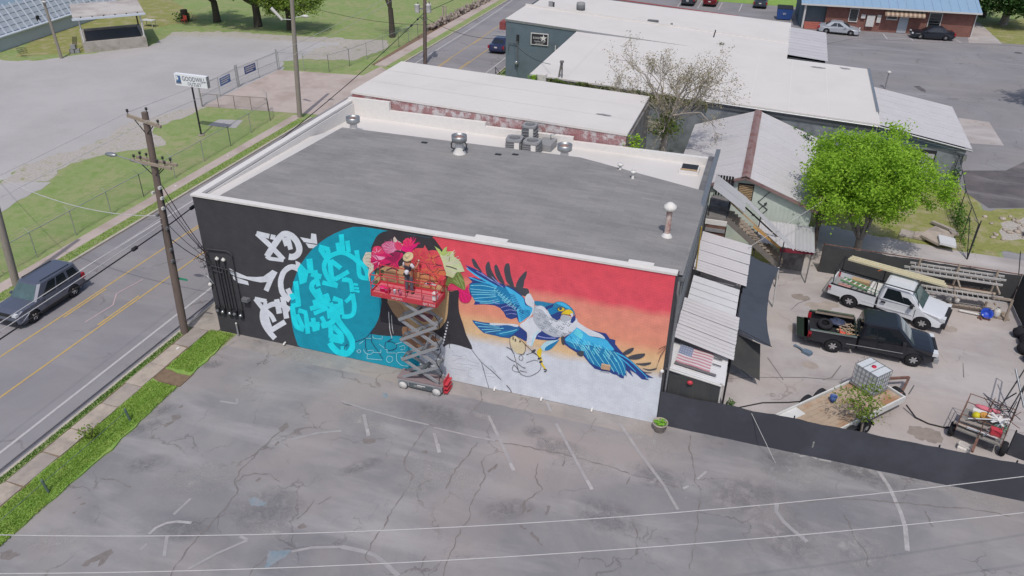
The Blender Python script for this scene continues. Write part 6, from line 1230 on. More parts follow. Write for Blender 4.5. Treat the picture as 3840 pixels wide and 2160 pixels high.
# white pickup with rack
wa=math.atan2(11.73-12.79,33.57-30.11); wc=Vector(((30.11+33.57)/2,(12.79+11.73)/2,0))+Vector((math.sin(-wa)*.85,math.cos(wa)*.85,0))
wt,xr,bx0,xf=pickup('white_pickup','white pickup truck with a black ladder rack over its bed','white_truck',wc,wa,5.75,.98,3.62,(-.5,.95))
rk=MB()
for s in (-1,1):
    rk.tube([(xr+.1,s*.9,1.95),(1.15,s*.9,1.98)],.03,6)
    for x in (xr+.15,bx0-.15): rk.tube([(x,s*.9,1.1),(x,s*.9,1.95)],.03,6)
    rk.tube([(1.15,s*.9,1.98),(1.45,s*.86,1.2)],.02,6) if s<0 else None
for x in (xr+.15,bx0-.15,1.1): rk.tube([(x,-.9,1.97),(x,.9,1.97)],.03,6)
rk.build('rack','plastic_black',wt,False)
MBw=Matrix.Translation(wc)@Matrix.Rotation(wa,4,'Z')
pv=thing('gutter_sections','long cream gutter sections lying on the white pickup rack','gutter',(MBw@Vector((0,.6,0))),wa); mat('cream_metal','#c3bb9f',.05,3,.6)
for k in range(3): MB().box(-2.6+k*.05,.12*k-.2,2.03+.035*k,2.3-k*.1,.12*k-.06,2.13+.035*k).build('gutter_section','cream_metal',pv,False)
MB().tube([(-1.0,-.35,1.98),(-.6,.1,2.1)],.02).build('strap','amber',pv,False)
ld=thing('green_ladder','green fibreglass stepladder lying in the white pickup bed','ladder',(MBw@Vector((-1.6,-.15,1.0))),wa-.25); mat('green_fibre','#6a9a6c',.1,4,.6)
for s in (-1,1): MB().beam((-1.0,s*.2,.05),(1.0,s*.15,.05),.06,.08).build('rail','green_fibre',ld,False)
for k in range(7): MB().beam((-.85+k*.28,-.2,.06),(-.85+k*.28,.2,.06),.07,.03).build('rung','white_paint',ld,False)
for i,(x,y,z,sx,sy,sz,m,lb) in enumerate(((-.85,.1,.74,.55,1.3,.34,'white_paint','white toolbox across the white pickup bed'),(-1.7,.55,.74,.9,.3,.3,'lumber','board stack in the white pickup bed'),(-2.3,-.5,.74,.6,.35,.25,mat('pink_sack','#c0908a',.1,4,.8),'pinkish sack in the white pickup bed'))):
    t=thing('bed_cargo',lb,'cargo',MBw@Vector((x,y,z)),wa,'loads in the pickup beds'); m_=MB(); m_.box(-sx/2,-sy/2,0,sx/2,sy/2,sz*.7); m_.box(-sx/2-.01,-sy/2-.01,sz*.72,sx/2+.01,sy/2+.01,sz); m_.build('load',m,t,False)
# black pickup
ba=math.atan2(8.12-8.1,32.8-29.17); bc=Vector(((32.8+29.17)/2,8.11+.85,0))
bt,xr,bx0,xf=pickup('black_pickup','black extended cab pickup truck loaded with a tyre and scrap','black_truck',bc,ba,5.8,.98,3.63,(-.75,1.0))
MBb=Matrix.Translation(bc)@Matrix.Rotation(ba,4,'Z')
ty=thing('loose_tyre','loose black tyre lying in the black pickup bed','tyre',MBb@Vector((-2.25,.15,.9))); MB().lathe([(r*1.05,z) for r,z in TYRE],22,Matrix.Rotation(.25,4,'X')).build('tread','black_rubber',ty,False); MB().lathe([(.19,.1),(.2,.0),(.19,-.1)],18).build('bead','plastic_black',ty,False)
cn=thing('traffic_cone','orange red traffic cone lying in the black pickup bed','cone',MBb@Vector((-1.6,-.5,.9))); mat('cone_red','#cf5a4c',.06,5,.6); MB().lathe([(.17,0),(.15,.04),(.03,.62),(0,.62)],12,Matrix.Rotation(RAD(88),4,'Y')).build('cone','cone_red',cn,False); MB().box(-.02,-.2,-.18,.02,.2,.2).build('base','cone_red',cn,False)
sc=thing('firewood_heap','heap of split sticks in the front of the black pickup bed','firewood',MBb@Vector((-1.25,0,.75)))
for k in range(38): 
    a=rnd.uniform(0,6.3); c=Vector((rnd.uniform(-.35,.4),rnd.uniform(-.7,.6),rnd.uniform(.02,.32))); d=Vector((math.cos(a),math.sin(a),rnd.uniform(-.2,.2)))*rnd.uniform(.12,.26); MB().tube([c-d,c+d],.03,5).build('stick','old_wood' if k%2 else 'lumber',sc,False)
bg=thing('tarp_bundle','crumpled dark blue tarp beside the tyre in the black pickup','tarp',MBb@Vector((-1.7,.45,.95))); mat('tarp_blue','#3a4258',.2,6,.4); m_=MB(); m_.ball((0,0,0),.34,10,7,(1.2,.9,.5)); m_.v=[(x+rnd.uniform(-.05,.05),y+rnd.uniform(-.05,.05),z+rnd.uniform(-.05,.05)) for x,y,z in m_.v]; m_.build('tarp','tarp_blue',bg,False)
bx(bt,'bed_panel','old_wood',-2.75,.72,1.12,-.95,.76,1.28); bx(bt,'bed_panel_rail','chrome',-2.7,.68,1.3,-.95,.78,1.34)
# blue-grey tool on the concrete
tl=thing('leaf_blower','grey blue blower lying on the yard concrete behind the black pickup','tool',(28.05,7.55,.0),-.5); mat('tool_blue','#66788a',.1,4,.6); MB().prism([(-.2,-.14),(.2,-.16),(.24,.1),(.1,.18),(-.2,.12)],0,.16).build('body','tool_blue',tl,False); MB().tube([(-.2,0,.1),(-.5,.1,.08),(-.75,.12,.06)],[.06,.05,.07],8).build('nozzle','tool_blue',tl,False)
# ---------------------------------------------------------------- scissor lift and painter
mat('lift_grey','#9a9ca0',.06,3,.55,.2); mat('lift_dark','#5d6468',.08,3,.6); mat('wheel_white','#c9c8c6',.04,4,.7); mat('deck_grey','#8a7a7c',.08,4,.6)
LX,LY=10.35,-1.25; lf=thing('scissor_lift','red platform scissor lift raised in front of the mural','scissor lift',(LX,LY,0))
ch=MB().prism([(.0,.02),(2.15,.02),(2.15,.78),(.0,.78)],.14,.42).build('chassis','lift_grey',lf,False); MB().box(.55,-.0,.12,1.7,.02,.36).build('side_tray','lift_dark',ch,False); MB().box(-.05,.05,.42,2.2,.75,.5).build('deck_plate','deck_grey',ch,False); bx(ch,'maker_label','white_paint',.95,-.004,.28,1.35,0,.33)
text('SKYJACK',.1,(LX+1.0,LY-.008,.24),(RAD(90),0,0),'white_paint',ch,'maker_lettering')
for x in (.28,1.92):
    for y,s in ((.0,-1),(.8,1)):
        M=Matrix.Translation((x,y,.2))@Matrix.Rotation(RAD(90),4,'X'); w=MB().lathe([(.1,-.09),(.19,-.09),(.2,-.05),(.2,.05),(.19,.09),(.1,.09)],18,M).build('wheel','wheel_white',lf,False); z=.092*-s; MB().lathe([(0,z),(.06,z),(.12,z*.98),(.12,z*.7)],14,M).build('hub','white_paint',w,False); MB().lathe([(.2,.088),(.205,.088),(.205,-.088),(.2,-.088)],18,M).build('tread_band','ac_dark',w,False)
st=MB()
for k in range(3): st.box(2.2,.1,.1+k*.22,2.38,.7,.15+k*.22)
st.box(2.2,.08,.08,2.24,.72,.78); st.build('ladder_step','red_paint',lf,False)
# four crossing stages
z=.52; xa,xb=.22,1.98; hs=[.96,1.06,1.06,1.06]
for k,h in enumerate(hs):
    for y in (.14,.66):
        for a,b,nm in (((xa,y-.03,z),(xb,y-.03,z+h),1),((xb,y+.04,z),(xa,y+.04,z+h),0)): MB().beam(a,b,.06,.13).build('scissor_arm','lift_grey',lf,False)
    for x,zz in ((xa,z+h),(xb,z+h),((xa+xb)/2,z+h/2)): MB().tube([(x,.1,zz),(x,.72,zz)],.04,8).build('pivot','lift_dark',lf,False)
    z+=h
ztop=z
MB().tube([(.9,.4,.6),(1.5,.4,1.5)],.07,8).build('hydraulic_ram','lift_dark',lf,False); MB().tube([(1.2,.4,2.0),(1.6,.4,3.0)],.06,8).build('hydraulic_ram','chrome',lf,False)
hp=[(xb,.08,.6)]
for k in range(12): hp.append((xb+.06+.14*math.sin(k*1.5),.06,.9+k*.3))
MB().tube(hp,.018,5).build('hose','wire_black',lf,False)
mat('platform_pink','#c8717a',.06,3,.6)
# platform : x 9.42..12.4 (world), extended to the left
pf=MB().box(-.95,.05,ztop+.06,2.05,.95,ztop+.12).build('platform_deck','platform_pink',lf,False); toe=MB(); z0=ztop+.06
for b in ((-.97,.03,z0-.1,2.07,.06,z0+.12),(-.97,.94,z0,2.07,.97,z0+.16),(-.98,.03,z0-.1,-.95,.97,z0+.16),(2.05,.03,z0-.1,2.08,.97,z0+.16)): toe.box(*b)
toe.build('toe_board','red_paint',lf,False); rl=MB(); zr=z0+.95
for zz in (zr,z0+.5):
    rl.tube([(-.95,.05,zz),(2.05,.05,zz)],.022,6); rl.tube([(-.95,.95,zz),(2.05,.95,zz)],.022,6); rl.tube([(-.95,.05,zz),(-.95,.95,zz)],.022,6); rl.tube([(2.05,.05,zz),(2.05,.95,zz)],.022,6)
for x in (-.95,-.15,.65,1.4,2.05):
    for y in (.05,.95): rl.tube([(x,y,z0),(x,y,zr)],.022,6)
rl.build('guard_rail','red_paint',lf,False); bx(lf,'control_box','red_paint',1.95,.55,z0+.75,2.2,.85,z0+1.0); bx(lf,'manual_box','white_paint',1.85,.1,z0+.2,2.03,.3,z0+.55)
text('SKYJACK',.13,(LX+.25,LY+.024,z0+.0),(RAD(90),0,0),'white_paint',lf,'maker_lettering'); text('SJIII 3226',.15,(LX+1.72,LY+.024,z0+.0),(RAD(90),0,0),'white_paint',lf,'model_lettering'); text('- - - +',.12,(LX-.6,LY+.024,z0+.03),(RAD(90),0,0),'yellow_paint',lf,'warning_marks')
# paint pots on the deck
pots=[(-.55,.35,'hot','bright magenta paint bucket at the left end of the lift'),(-.32,.3,'mag','magenta paint tub next to the bright bucket on the lift'),(.05,.25,'wht','white spray can box on the lift deck'),(.2,.4,'slate','dark spray can beside the painter on the lift'),(.32,.22,'pink','pink spray can beside the painter on the lift'),(-.1,.5,'magR','red paint pot on the lift deck')]
for x,y,c,lb in pots:
    r=.14 if c in('hot','mag') else .055; h=.22; t=thing('paint_pot',lb,'paint pot',(LX+x,LY+y,z0+.06),0,'paint pots on the lift'); MB().lathe([(0,0),(r*.9,0),(r,h*.9),(r,h),(r*.9,h-.02),(0,h-.02)],12).build('pot','paint_'+c,t,False); MB().lathe([(r*1.03,h*.86),(r*1.03,h*.93)],12).build('rim','trim_white',t,False)
# painter: continuous skinned body
mat('skin_tone','#a9785f',.05,6,.6); mat('trousers','#5d5b66',.08,8,.9); mat('white_cloth','#cfcdd4',.05,8,.85); mat('vest_dark','#3c3540',.08,8,.85); mat('straw','#c2b08a',.1,12,.9); mat('shoe','#4b4a52',.1,6,.7); mat('pink_cloth','#c9a0ae',.08,8,.8)
def skin(name,verts,edges,radii,m,parent,root=0,sub=2,loc=(0,0,0)):
    me=bpy.data.meshes.new(name); me.from_pydata(verts,edges,[]); me.materials.append(MATS[m]); o=bpy.data.objects.new(name,me); COL.objects.link(o)
    o.modifiers.new('Skin','SKIN'); me.skin_vertices[0].data[root].use_root=True
    for i,r in enumerate(radii): me.skin_vertices[0].data[i].radius=(r,r) if not isinstance(r,tuple) else r
    o.modifiers['Skin'].use_smooth_shade=True; s=o.modifiers.new('Sub','SUBSURF'); s.levels=sub; s.render_levels=sub; o.parent=parent; o.location=loc; return o
pe=thing('person','person in straw hat, white sleeves and grey trousers painting from the lift','person',(LX+.62,LY+.5,z0+.065),RAD(-8))
# facing +y (towards the wall)
B=[(0,0,.98),(0,.0,1.18),(0,.01,1.38),(0,.02,1.50),(0,.04,1.57),(0,.06,1.66),(0,.06,1.78),
   (-.17,.01,1.44),(-.25,.08,1.20),(-.20,.30,1.12),(-.17,.42,1.20),
   (.17,.01,1.44),(.27,.10,1.22),(.24,.36,1.28),(.22,.50,1.36),
   (-.10,0,.90),(-.11,.01,.50),(-.12,-.03,.10),(-.13,.10,.04),(.10,0,.90),(.12,.03,.50),(.13,-.02,.10),(.15,.12,.04)]
E_=[(0,1),(1,2),(2,3),(3,4),(4,5),(5,6),(3,7),(7,8),(8,9),(9,10),(3,11),(11,12),(12,13),(13,14),(0,15),(15,16),(16,17),(17,18),(0,19),(19,20),(20,21),(21,22)]
Rr=[.15,.13,.155,.09,.055,.085,.075,.065,.05,.04,.032,.065,.05,.04,.032,.09,.065,.045,.04,.09,.065,.045,.04]
skin('body',B,E_,Rr,'skin_tone',pe)
skin('vest',[B[0],B[1],B[2],(0,.015,1.47)],[(0,1),(1,2),(2,3)],[.155,.145,.175,.11],'vest_dark',pe)
for i in ((7,8),(11,12)): skin('sleeve',[(B[i[0]][0]*.8,B[i[0]][1],B[i[0]][2]+.01),B[i[0]],tuple(Vector(B[i[0]]).lerp(Vector(B[i[1]]),.75))],[(0,1),(1,2)],[.07,.085,.07],'white_cloth',pe)
skin('trousers',[(0,0,1.02),(0,0,.95),B[15],B[16],(-.12,-.02,.13),B[19],B[20],(.13,-.01,.13)],[(0,1),(1,2),(2,3),(3,4),(1,5),(5,6),(6,7)],[.155,.16,.105,.085,.075,.105,.085,.075],'trousers',pe,1)
skin('tied_shirt',[(0,-.09,1.16),(0,-.13,1.08),(.02,-.13,.98),(-.06,-.1,1.2),(.09,-.1,1.22)],[(0,1),(1,2),(0,3),(0,4)],[.08,.1,.06,.05,.05],'white_cloth',pe); bx(pe,'belt','plastic_black',-.15,-.155,.95,.15,-.1,1.03)
for s in (-1,1): skin('shoe',[(s*.125,-.05,.06),(s*.135,.05,.05),(s*.145,.15,.04)],[(0,1),(1,2)],[.055,.055,.045],'shoe',pe)
# hands : palm and five fingers
for hx,hy,hz,s in ((-.17,.42,1.20,-1),(.22,.50,1.36,1)):
    V=[(hx,hy,hz),(hx,hy+.06,hz+.01)]; Ed=[(0,1)]; Ra=[.026,.03]
    for k,(dx,L) in enumerate(((-.027,.062),(-.009,.07),(.009,.068),(.026,.055))): i=len(V); V+=[(hx+dx,hy+.085,hz+.012),(hx+dx,hy+.085+L*.5,hz+.008),(hx+dx,hy+.085+L*.75,hz-.02)]; Ed+=[(1,i),(i,i+1),(i+1,i+2)]; Ra+=[.0095,.009,.008]
    i=len(V); V+=[(hx-s*.035,hy+.04,hz-.01),(hx-s*.045,hy+.08,hz-.02)]; Ed+=[(0,i),(i,i+1)]; Ra+=[.011,.009]; skin('hand',V,Ed,Ra,'skin_tone',pe,0,1)
hat=MB().lathe([(.0,1.94),(.07,1.935),(.1,1.91),(.11,1.83),(.13,1.815),(.23,1.79),(.235,1.78),(.12,1.80)],20,Matrix.Translation((0,.05,1.78))@Matrix.Rotation(RAD(32),4,'X')@Matrix.Translation((0,0,-1.81))).build('straw_hat','straw',pe,False); MB().lathe([(.108,1.84),(.108,1.86)],16,Matrix.Translation((0,.05,-.03))).build('hat_band','pink_cloth',hat,False)
hr=MB().ball((0,.03,1.70),.1,10,7,(1,.95,1.25)).build('hair','vest_dark',pe,False)
fc=MB().lathe([(.0,.03),(.012,.02),(.018,0)],8,Matrix.Translation((0,.155,1.68))@Matrix.Rotation(RAD(-90),4,'X')).build('nose','skin_tone',pe,False)
for s in (-1,1): MB().ball((s*.035,.135,1.715),.011,6,4).build('eye','plastic_black',pe,False); MB().ball((s*.088,.06,1.69),.025,6,4,(.4,.8,1.2)).build('ear','skin_tone',pe,False)
MB().box(-.025,.142,1.635,.025,.15,1.643).build('mouth','lip' if 'lip' in MATS else 'pink_cloth',pe,False)
cnn=thing('spray_can','spray can held in the painter hand','spray can',(LX+.88,LY+1.04,z0+1.4)); MB().lathe([(0,-.09),(.033,-.09),(.033,.06),(.02,.085)],10).build('can','white_paint',cnn,False); MB().lathe([(.018,.085),(.018,.11),(0,.11)],8).build('nozzle','red_paint',cnn,False)
# ---------------------------------------------------------------- yard fences
mat('mesh_black','#45464e',.06,1.2,.95,hx2='#4d4f57',s2=.4); mat('mesh_dull','#454648',.12,1.5,.95,hx2='#4a4b4a',s2=1)
def clothfence(name,label,p0,p1,h,span,m,post='dark_metal',wavy=.05,cat='fence',rail=None):
    p0,p1=Vector(p0),Vector(p1); L=(p1-p0).length; d=(p1-p0)/L; nn=Vector((-d.y,d.x,0)); t=thing(name,label,cat,p0); k=max(1,round(L/span))
    for i in range(k+1): MB().tube([p0+d*(L*i/k)+nn*.04,p0+d*(L*i/k)+nn*.04+Vector((0,0,h+.06))],.03,6).build('post',post,t)
    if rail: MB().tube([p0+nn*.04+Vector((0,0,h+.02)),p1+nn*.04+Vector((0,0,h+.02))],.03,6).build('top_rail',rail,t)
    for i in range(k):
        n=10; vs=[]
        for j in range(n+1):
            f=(i+j/n)/k; s=math.sin(PI*j/n)
            for r in range(4):
                z=.02+(h-.02-.05*s*rnd.uniform(.5,1.2)*(r==3))*r/3; q=p0+d*(L*f)+nn*(-.02+wavy*s*math.sin(j*.9+i)*(.3+r/3)*.5+rnd.uniform(-.008,.008)); vs.append((q.x,q.y,z))
        m_=MB(); m_.smooth=True; m_.add(vs,[(j*4+r,(j+1)*4+r,(j+1)*4+r+1,j*4+r+1) for j in range(n) for r in range(3)]); m_.build('fabric_panel',m,t)
    return t
clothfence('privacy_fence','long black fabric privacy fence between the parking lot and the yard',(21.95,-.02,0),(46,.05,0),1.78,2.6,'mesh_black')
clothfence('mesh_fence','dark fabric fence behind the two pickups',(28.6,16.3,0),(38.55,16.1,0),1.75,2.5,'mesh_dull','rust',.04,rail='rust'); clothfence('mesh_fence','dark fence at the right edge of the yard behind the ladder rack',(38.6,16.1,0),(38.9,6,0),1.8,2.6,'mesh_dull','rust',.04,rail='rust'); clothfence('corner_screen','short black screen at the corner behind the scrap trailer',(35.95,2.75,0),(37.6,2.2,0),1.2,1.6,'mesh_black')
pl=thing('planter_tub','grey round planter tub with fresh green plants against the black fence','planter',(22.12,-.4,0)); MB().lathe([(.2,0),(.24,.05),(.3,.38),(.33,.4),(.33,.45),(.29,.45),(.28,.38),(0,.38)],20).build('tub','concrete',pl,False); mat('bright_leaf','#6fa82c',.2,6,.7); m_=MB()
for i in range(160):
    a=rnd.uniform(0,6.3); r=.27*math.sqrt(rnd.random()); p=Vector((r*math.cos(a),r*math.sin(a),.4+rnd.uniform(0,.12))); d=Vector((rnd.uniform(-1,1),rnd.uniform(-1,1),rnd.uniform(0,.8)))*.06; e=Vector((-d.y,d.x,0)); m_.poly([p-d,p+e*.4,p+d,p-e*.4])
m_.build('plants','bright_leaf',pl,False)
# ---------------------------------------------------------------- awnings on the side of the mural building
aw=thing('ribbed_awning','ribbed grey metal awning nearest the stairs','awning',(22.1,10,0))
for k in range(4): corr('roof_sheet',(22.05,12.6-k*1.1,3.25),(24.68,12.55-k*1.14,2.85),(22.07,12.6-(k+1)*1.1+.02,3.25),'corr_pale',aw,.27,.045)
aw2=thing('white_panel_awning','smooth white panel awning between the two ribbed awnings','awning',(22.1,6.5,0))
for k in range(4): MB().add([(22.16,7.85-k*.62,3.15),(24.42,7.7-k*.64,2.82),(24.42,7.7-(k+1)*.64+.03,2.82),(22.16,7.85-(k+1)*.62+.03,3.15),(24.42,7.7-k*.64,2.78),(24.42,7.7-(k+1)*.64+.03,2.78)],[(0,3,2,1),(1,2,5,4)]).build('roof_panel','corr_white',aw2)
aw3=thing('ribbed_awning','ribbed grey metal awning above the flag','awning',(22.1,3.5,0))
for k in range(3): corr('roof_sheet',(22.02,5.45-k*1.16,3.22),(24.6,5.12-k*1.17,2.82),(22.04,5.45-(k+1)*1.16+.02,3.22),'corr_pale',aw3,.27,.045)
aw4=thing('flag_awning','white ribbed awning sheet carrying a faded painted flag','awning',(22.1,1.2,0)); corr('roof_sheet',(22.02,2.3,2.78),(24.4,2.02,2.62),(22.04,.4,2.72),'corr_white',aw4,.12,.014)
for x,y in ((22.1,.5),(24.3,.15),(24.5,2.1),(24.5,5.2),(24.3,7.7),(24.6,12.4),(24.5,9.8)): MB().tube([(x,y,0),(x,y,2.65)],.05,6).build('post','dark_metal' if y>1 else 'trim_white',aw4 if y<2.2 else aw3 if y<6 else aw)
MB().tube([(22.0,.35,2.7),(24.3,.02,2.6)],.05,6).build('front_rail','trim_white',aw4)
fg=thing('painted_flag','faded stars and stripes flag lying on the white awning','flag',(22.3,1.5,2.7)); mat('flag_red','#b98590',.06,5,.85); mat('flag_white','#c8c3c5',.05,5,.85); mat('flag_blue','#7f89a3',.06,5,.85); mat('camo','#6f6a6c',.25,14,.9)
fq=lambda u,v:Vector((22.36,2.18,2.815)).lerp(Vector((23.78,2.0,2.72)),u).lerp(Vector((22.3,.86,2.80)).lerp(Vector((23.74,.68,2.70)),u),v)
fz=lambda u,v:fq(u,v)+Vector((0,0,.012*math.sin(u*9+v*3)+.012))
for k in range(13):
    m_=MB(); n=10; u0=.4 if k<7 else 0
    vs=[fz(u0+(1-u0)*i/n,(k+j)/13) for i in range(n+1) for j in (0,1)]; m_.add(vs,[(2*i,2*i+1,2*i+3,2*i+2) for i in range(n)]); m_.build('stripe','flag_red' if k%2==0 else 'flag_white',fg)
m_=MB(); m_.add([fz(u,v) for u in (0,.2,.4) for v in (0,7/13)],[(0,1,3,2),(2,3,5,4)]); cnt=m_.build('canton','flag_blue',fg)
for i in range(5):
    for j in range(4): q=fz(.05+i*.075,.06+j*.13)+Vector((0,0,.008)); MB().lathe([(0,.0),(.025,0)],5,Matrix.Translation(q)).build('star','flag_white',cnt)
m_=MB(); m_.poly([fz(-.01,1.02),fz(1.2,1.02),fz(1.2,1.14),fz(-.02,1.14)]); m_.build('camo_border','camo',fg)
for k in range(2): MB().beam(fq(1.02,.2+k*.35)+Vector((0,0,.03)),fq(1.28,.2+k*.35)+Vector((0,0,.03)),.04,.02).build('strap','black_line',fg)
hm=thing('hanging_mesh','black mesh curtain hanging under the flag awning with a red flower','curtain',(22.2,.2,0)); m_=MB(); n=14; vs=[]
for i in range(n+1):
    x=22.15+2.1*i/n; vs+=[(x,.28-.3*i/n*.8,2.6-.05*math.sin(i*.9)),(x+.1,.15+.03*math.sin(i*1.7),0.05)]
m_.add(vs,[(2*i,2*i+1,2*i+3,2*i+2) for i in range(n)]); m_.build('curtain','mesh_dull',hm); MB().ball((23.05,.1,2.4),.13,8,5,(1,.6,.8)).build('flower','red_paint',hm)
# shade cloth
sc_=thing('shade_sail','dark blue grey shade cloth stretched beside the awnings','shade cloth',(25.2,7.5,0)); mat('shade_cloth','#474d58',.08,1,.9,hx2='#3f4550',s2=.5); m_=MB(); m_.smooth=True; vs=[]; ys=[11.7,10.4,9.0,7.6,6.2,5.2,4.5]; xo=[26.2,25.95,25.82,25.8,25.82,25.92,26.12]; yo=[11.2,9.8,8.6,7.3,6.1,5.1,3.9]
for i,y in enumerate(ys):
    for j in range(6): f=j/5; vs.append((24.55+(xo[i]-24.55)*f,y+(yo[i]-y)*f,2.78-.28*f-.13*math.sin(PI*f)*(.6+.4*math.sin(i*1.3))-.02*i))
m_.add(vs,[(i*6+j,i*6+j+1,(i+1)*6+j+1,(i+1)*6+j) for i in range(6) for j in range(5)]); m_.build('cloth','shade_cloth',sc_)
MB().tube([(26.15,11.25,2.5),(26.3,11.4,0)],.05,6).build('post','trim_white',sc_); MB().tube([(26.15,3.9,2.4),(24.6,4.4,2.7)],.015,5).build('cord','wire_black',sc_); m_=MB(); m_.smooth=True; m_.add([(24.55,4.6,2.3),(25.7,4.7,1.9),(25.95,4.0,.4),(24.6,4.2,.9)],[(0,1,2,3)]); m_.build('hanging_flap','mesh_dull',sc_)
# stairs, landing and sloping roof
sw=thing('outside_stairs','wooden outside stairs and landing with black railings by the mural building','stairs',(22.1,14,0)); dk_=MB().box(22.05,13.6,3.58,23.2,16.6,3.7).build('landing','weathered_wall',sw); mat('stair_grey','#7c7671',.12,3,.9)
for x in (22.15,23.1):
    for y in (13.7,16.5): MB().box(x-.06,y-.06,0,x+.06,y+.06,3.58).build('post','stair_grey',sw)
MB().box(22.05,13.5,3.3,23.2,13.58,3.58).build('beam','white_paint',sw); MB().box(22.1,13.52,2.5,23.15,13.58,3.25).build('panel','rust',sw); MB().box(22.1,13.45,2.9,23.15,13.5,3.1).build('sign_board','ac_grey',sw)
for k in range(16): f=k/15; MB().box(23.2+3.0*f,14.0+.55*f,3.55-2.5*f,23.5+3.0*f,15.0+.55*f,3.6-2.5*f).build('tread','old_wood',sw)
for o_,m2 in ((0,'stair_grey'),(1.0,'slab_pale')): MB().beam((23.15,13.98+o_,3.5),(26.4,14.55+o_,.8),.06,.3).build('stringer',m2,sw)
for o_,mm in ((.0,'lumber'),(1.0,'dark_metal')): MB().beam((23.2,13.95+o_,4.55),(26.45,14.5+o_,1.85),.05,.08).build('handrail',mm,sw)
MB().beam((24.6,13.9,3.35),(26.35,14.5,1.9),.07,.1).build('orange_board',mat('new_lumber','#c09455',.08,4,.8),sw)
for x,y in ((22.15,16.5),(23.15,16.5),(23.15,13.7),(22.15,13.7),(23.15,15.2)): MB().tube([(x,y,3.7),(x,y,4.75)],.025,5).build('railing_post','plastic_black',sw)
for z in (4.1,4.45,4.75):
    MB().tube([(22.15,16.5,z),(23.15,16.5,z),(23.15,15.2,z)],.018,5).build('railing_bar','plastic_black',sw)
for k in range(6): MB().box(22.2+k*.16,16.52,3.75,22.32+k*.16,16.54,5.0).build('door_bar','plastic_black',sw)
sr=thing('stair_roof','narrow sloping ribbed metal roof above the outside stairs','stair roof',(22.2,14.8,0)); 
for k in range(2): corr('roof_sheet',(22.2,15.3-k*1.0,5.5),(24.0,15.35-k*1.0,4.35),(22.2,14.3-k*1.0+.02,5.5),'corr_grey',sr,.14,.016)
corr('roof_sheet',(24.0,15.35,4.33),(26.85,13.75,2.62),(24.0,14.75,4.33),'corr_grey',sr,.14,.016)
MB().tube([(26.3,13.7,2.8),(26.3,13.7,0)],.03,5).build('post','dark_metal',sr); MB().tube([(24.9,14.9,3.7),(24.85,14.9,1.4)],.03,5).build('post','dark_metal',sr)
lt=thing('lean_to','ribbed lean-to roof with a dark red fascia in front of the shed','lean-to',(26.4,15.6,0)); 
for k in range(3): corr('roof_sheet',(24.85+k*1.03,16.9,2.45),(24.95+k*1.03,14.65-.15*k,2.1),(24.85+(k+1)*1.03-.015,16.9,2.45),'corr_pale' if k<2 else 'corr_grey',lt,.2,.022)
MB().beam((26.2,14.3,2.0),(28.0,14.55,2.0),.04,.22).build('fascia',mat('dark_red','#7c2b3a',.08,4,.7),lt)
for x,y in ((26.3,14.5),(27.9,14.7),(24.9,14.9)): MB().tube([(x,y,0),(x,y,2.1)],.04,6).build('post','weathered_wall',lt)
MB().box(26.5,16.0,0,27.7,16.7,1.1).build('bench','weathered_wall',lt)
# ---------------------------------------------------------------- flatbed trailer, water tank, sapling
tu=Vector((.656,.755,0)); tn=Vector((.755,-.656,0)); TA=math.atan2(.755,.656); T0=Vector((27.0,1.54,0))-tu*.4
tr=thing('flatbed_trailer','white edged flatbed trailer with a plywood deck behind the black fence','trailer',T0,TA); mat('ply','#ad9a86',.12,2,.85,hx2='#a07a5e',s2=.7,thr=(.5,.65)); mat('trailer_white','#cfcfcd',.05,3,.6)
for k in range(8): MB().box(.1,-1.9+k*.235,.62,5.75,-1.9+k*.235+.225,.7).build('deck_plank','ply',tr,False)
for y in (0,-1.98): MB().box(0,y,.5,5.86,y+.07,.8).build('side_rail','trailer_white',tr,False)
for x in (0,5.8): MB().box(x,-1.98,.5,x+.07,.07,.78).build('end_rail','trailer_white',tr,False)
MB().box(.02,-.5,.7,1.2,.06,.72).build('corner_sheet','trailer_white',tr,False); MB().beam((5.86,-1.7,.55),(7.6,-.95,.5),.1,.1).beam((5.86,-.2,.55),(7.6,-.95,.5),.1,.1).build('drawbar','rust',tr,False)
for y,s in ((.22,1),(-2.12,-1)):
    for x in (2.2,3.1):
        M=Matrix.Translation((x,y,.33))@Matrix.Rotation(RAD(90),4,'X'); w=MB().lathe([(r*.94,z*.9) for r,z in TYRE],18,M).build('wheel','black_rubber',tr,False); MB().lathe([(0,.06*-s),(.17,.07*-s)],12,M).build('rim','ac_grey',w,False)
        fe=MB(); n=8; fe.add([(x+.42*math.cos(PI*i/n),y+dy,.33+.42*math.sin(PI*i/n)) for i in range(n+1) for dy in (-.13,.13)],[(2*i,2*i+1,2*i+3,2*i+2) for i in range(n)]); fe.build('fender','plastic_black',tr,False)
ib=thing('water_tank','white caged water tank with a red cap standing on the flatbed trailer','tank',(30.53,4.6,.8),TA); mat('tank_white','#c6cbcf',.04,3,.5); m_=MB(); m_.box(-.46,-.55,.08,.46,.55,1.05); m_.build('bottle','tank_white',ib,False); MB().box(-.5,-.6,0,.5,.6,.08).build('pallet','galv',ib,False); MB().lathe([(.1,1.05),(.1,1.1),(0,1.1)],12).build('cap',mat('cap_red','#c02a48',.05,5,.5),ib,False)
cg=MB()
for z in (.12,.35,.58,.81,1.06):
    cg.tube([(-.49,-.58,z),(.49,-.58,z),(.49,.58,z),(-.49,.58,z),(-.49,-.58,z)],.012,5)
for k in range(7): 
    for y in (-.58,.58): cg.tube([(-.49+k*.163,y,.08),(-.49+k*.163,y,1.06)],.011,5)
    for x in (-.49,.49): cg.tube([(x,-.58+k*.193,.08),(x,-.58+k*.193,1.06)],.011,5)
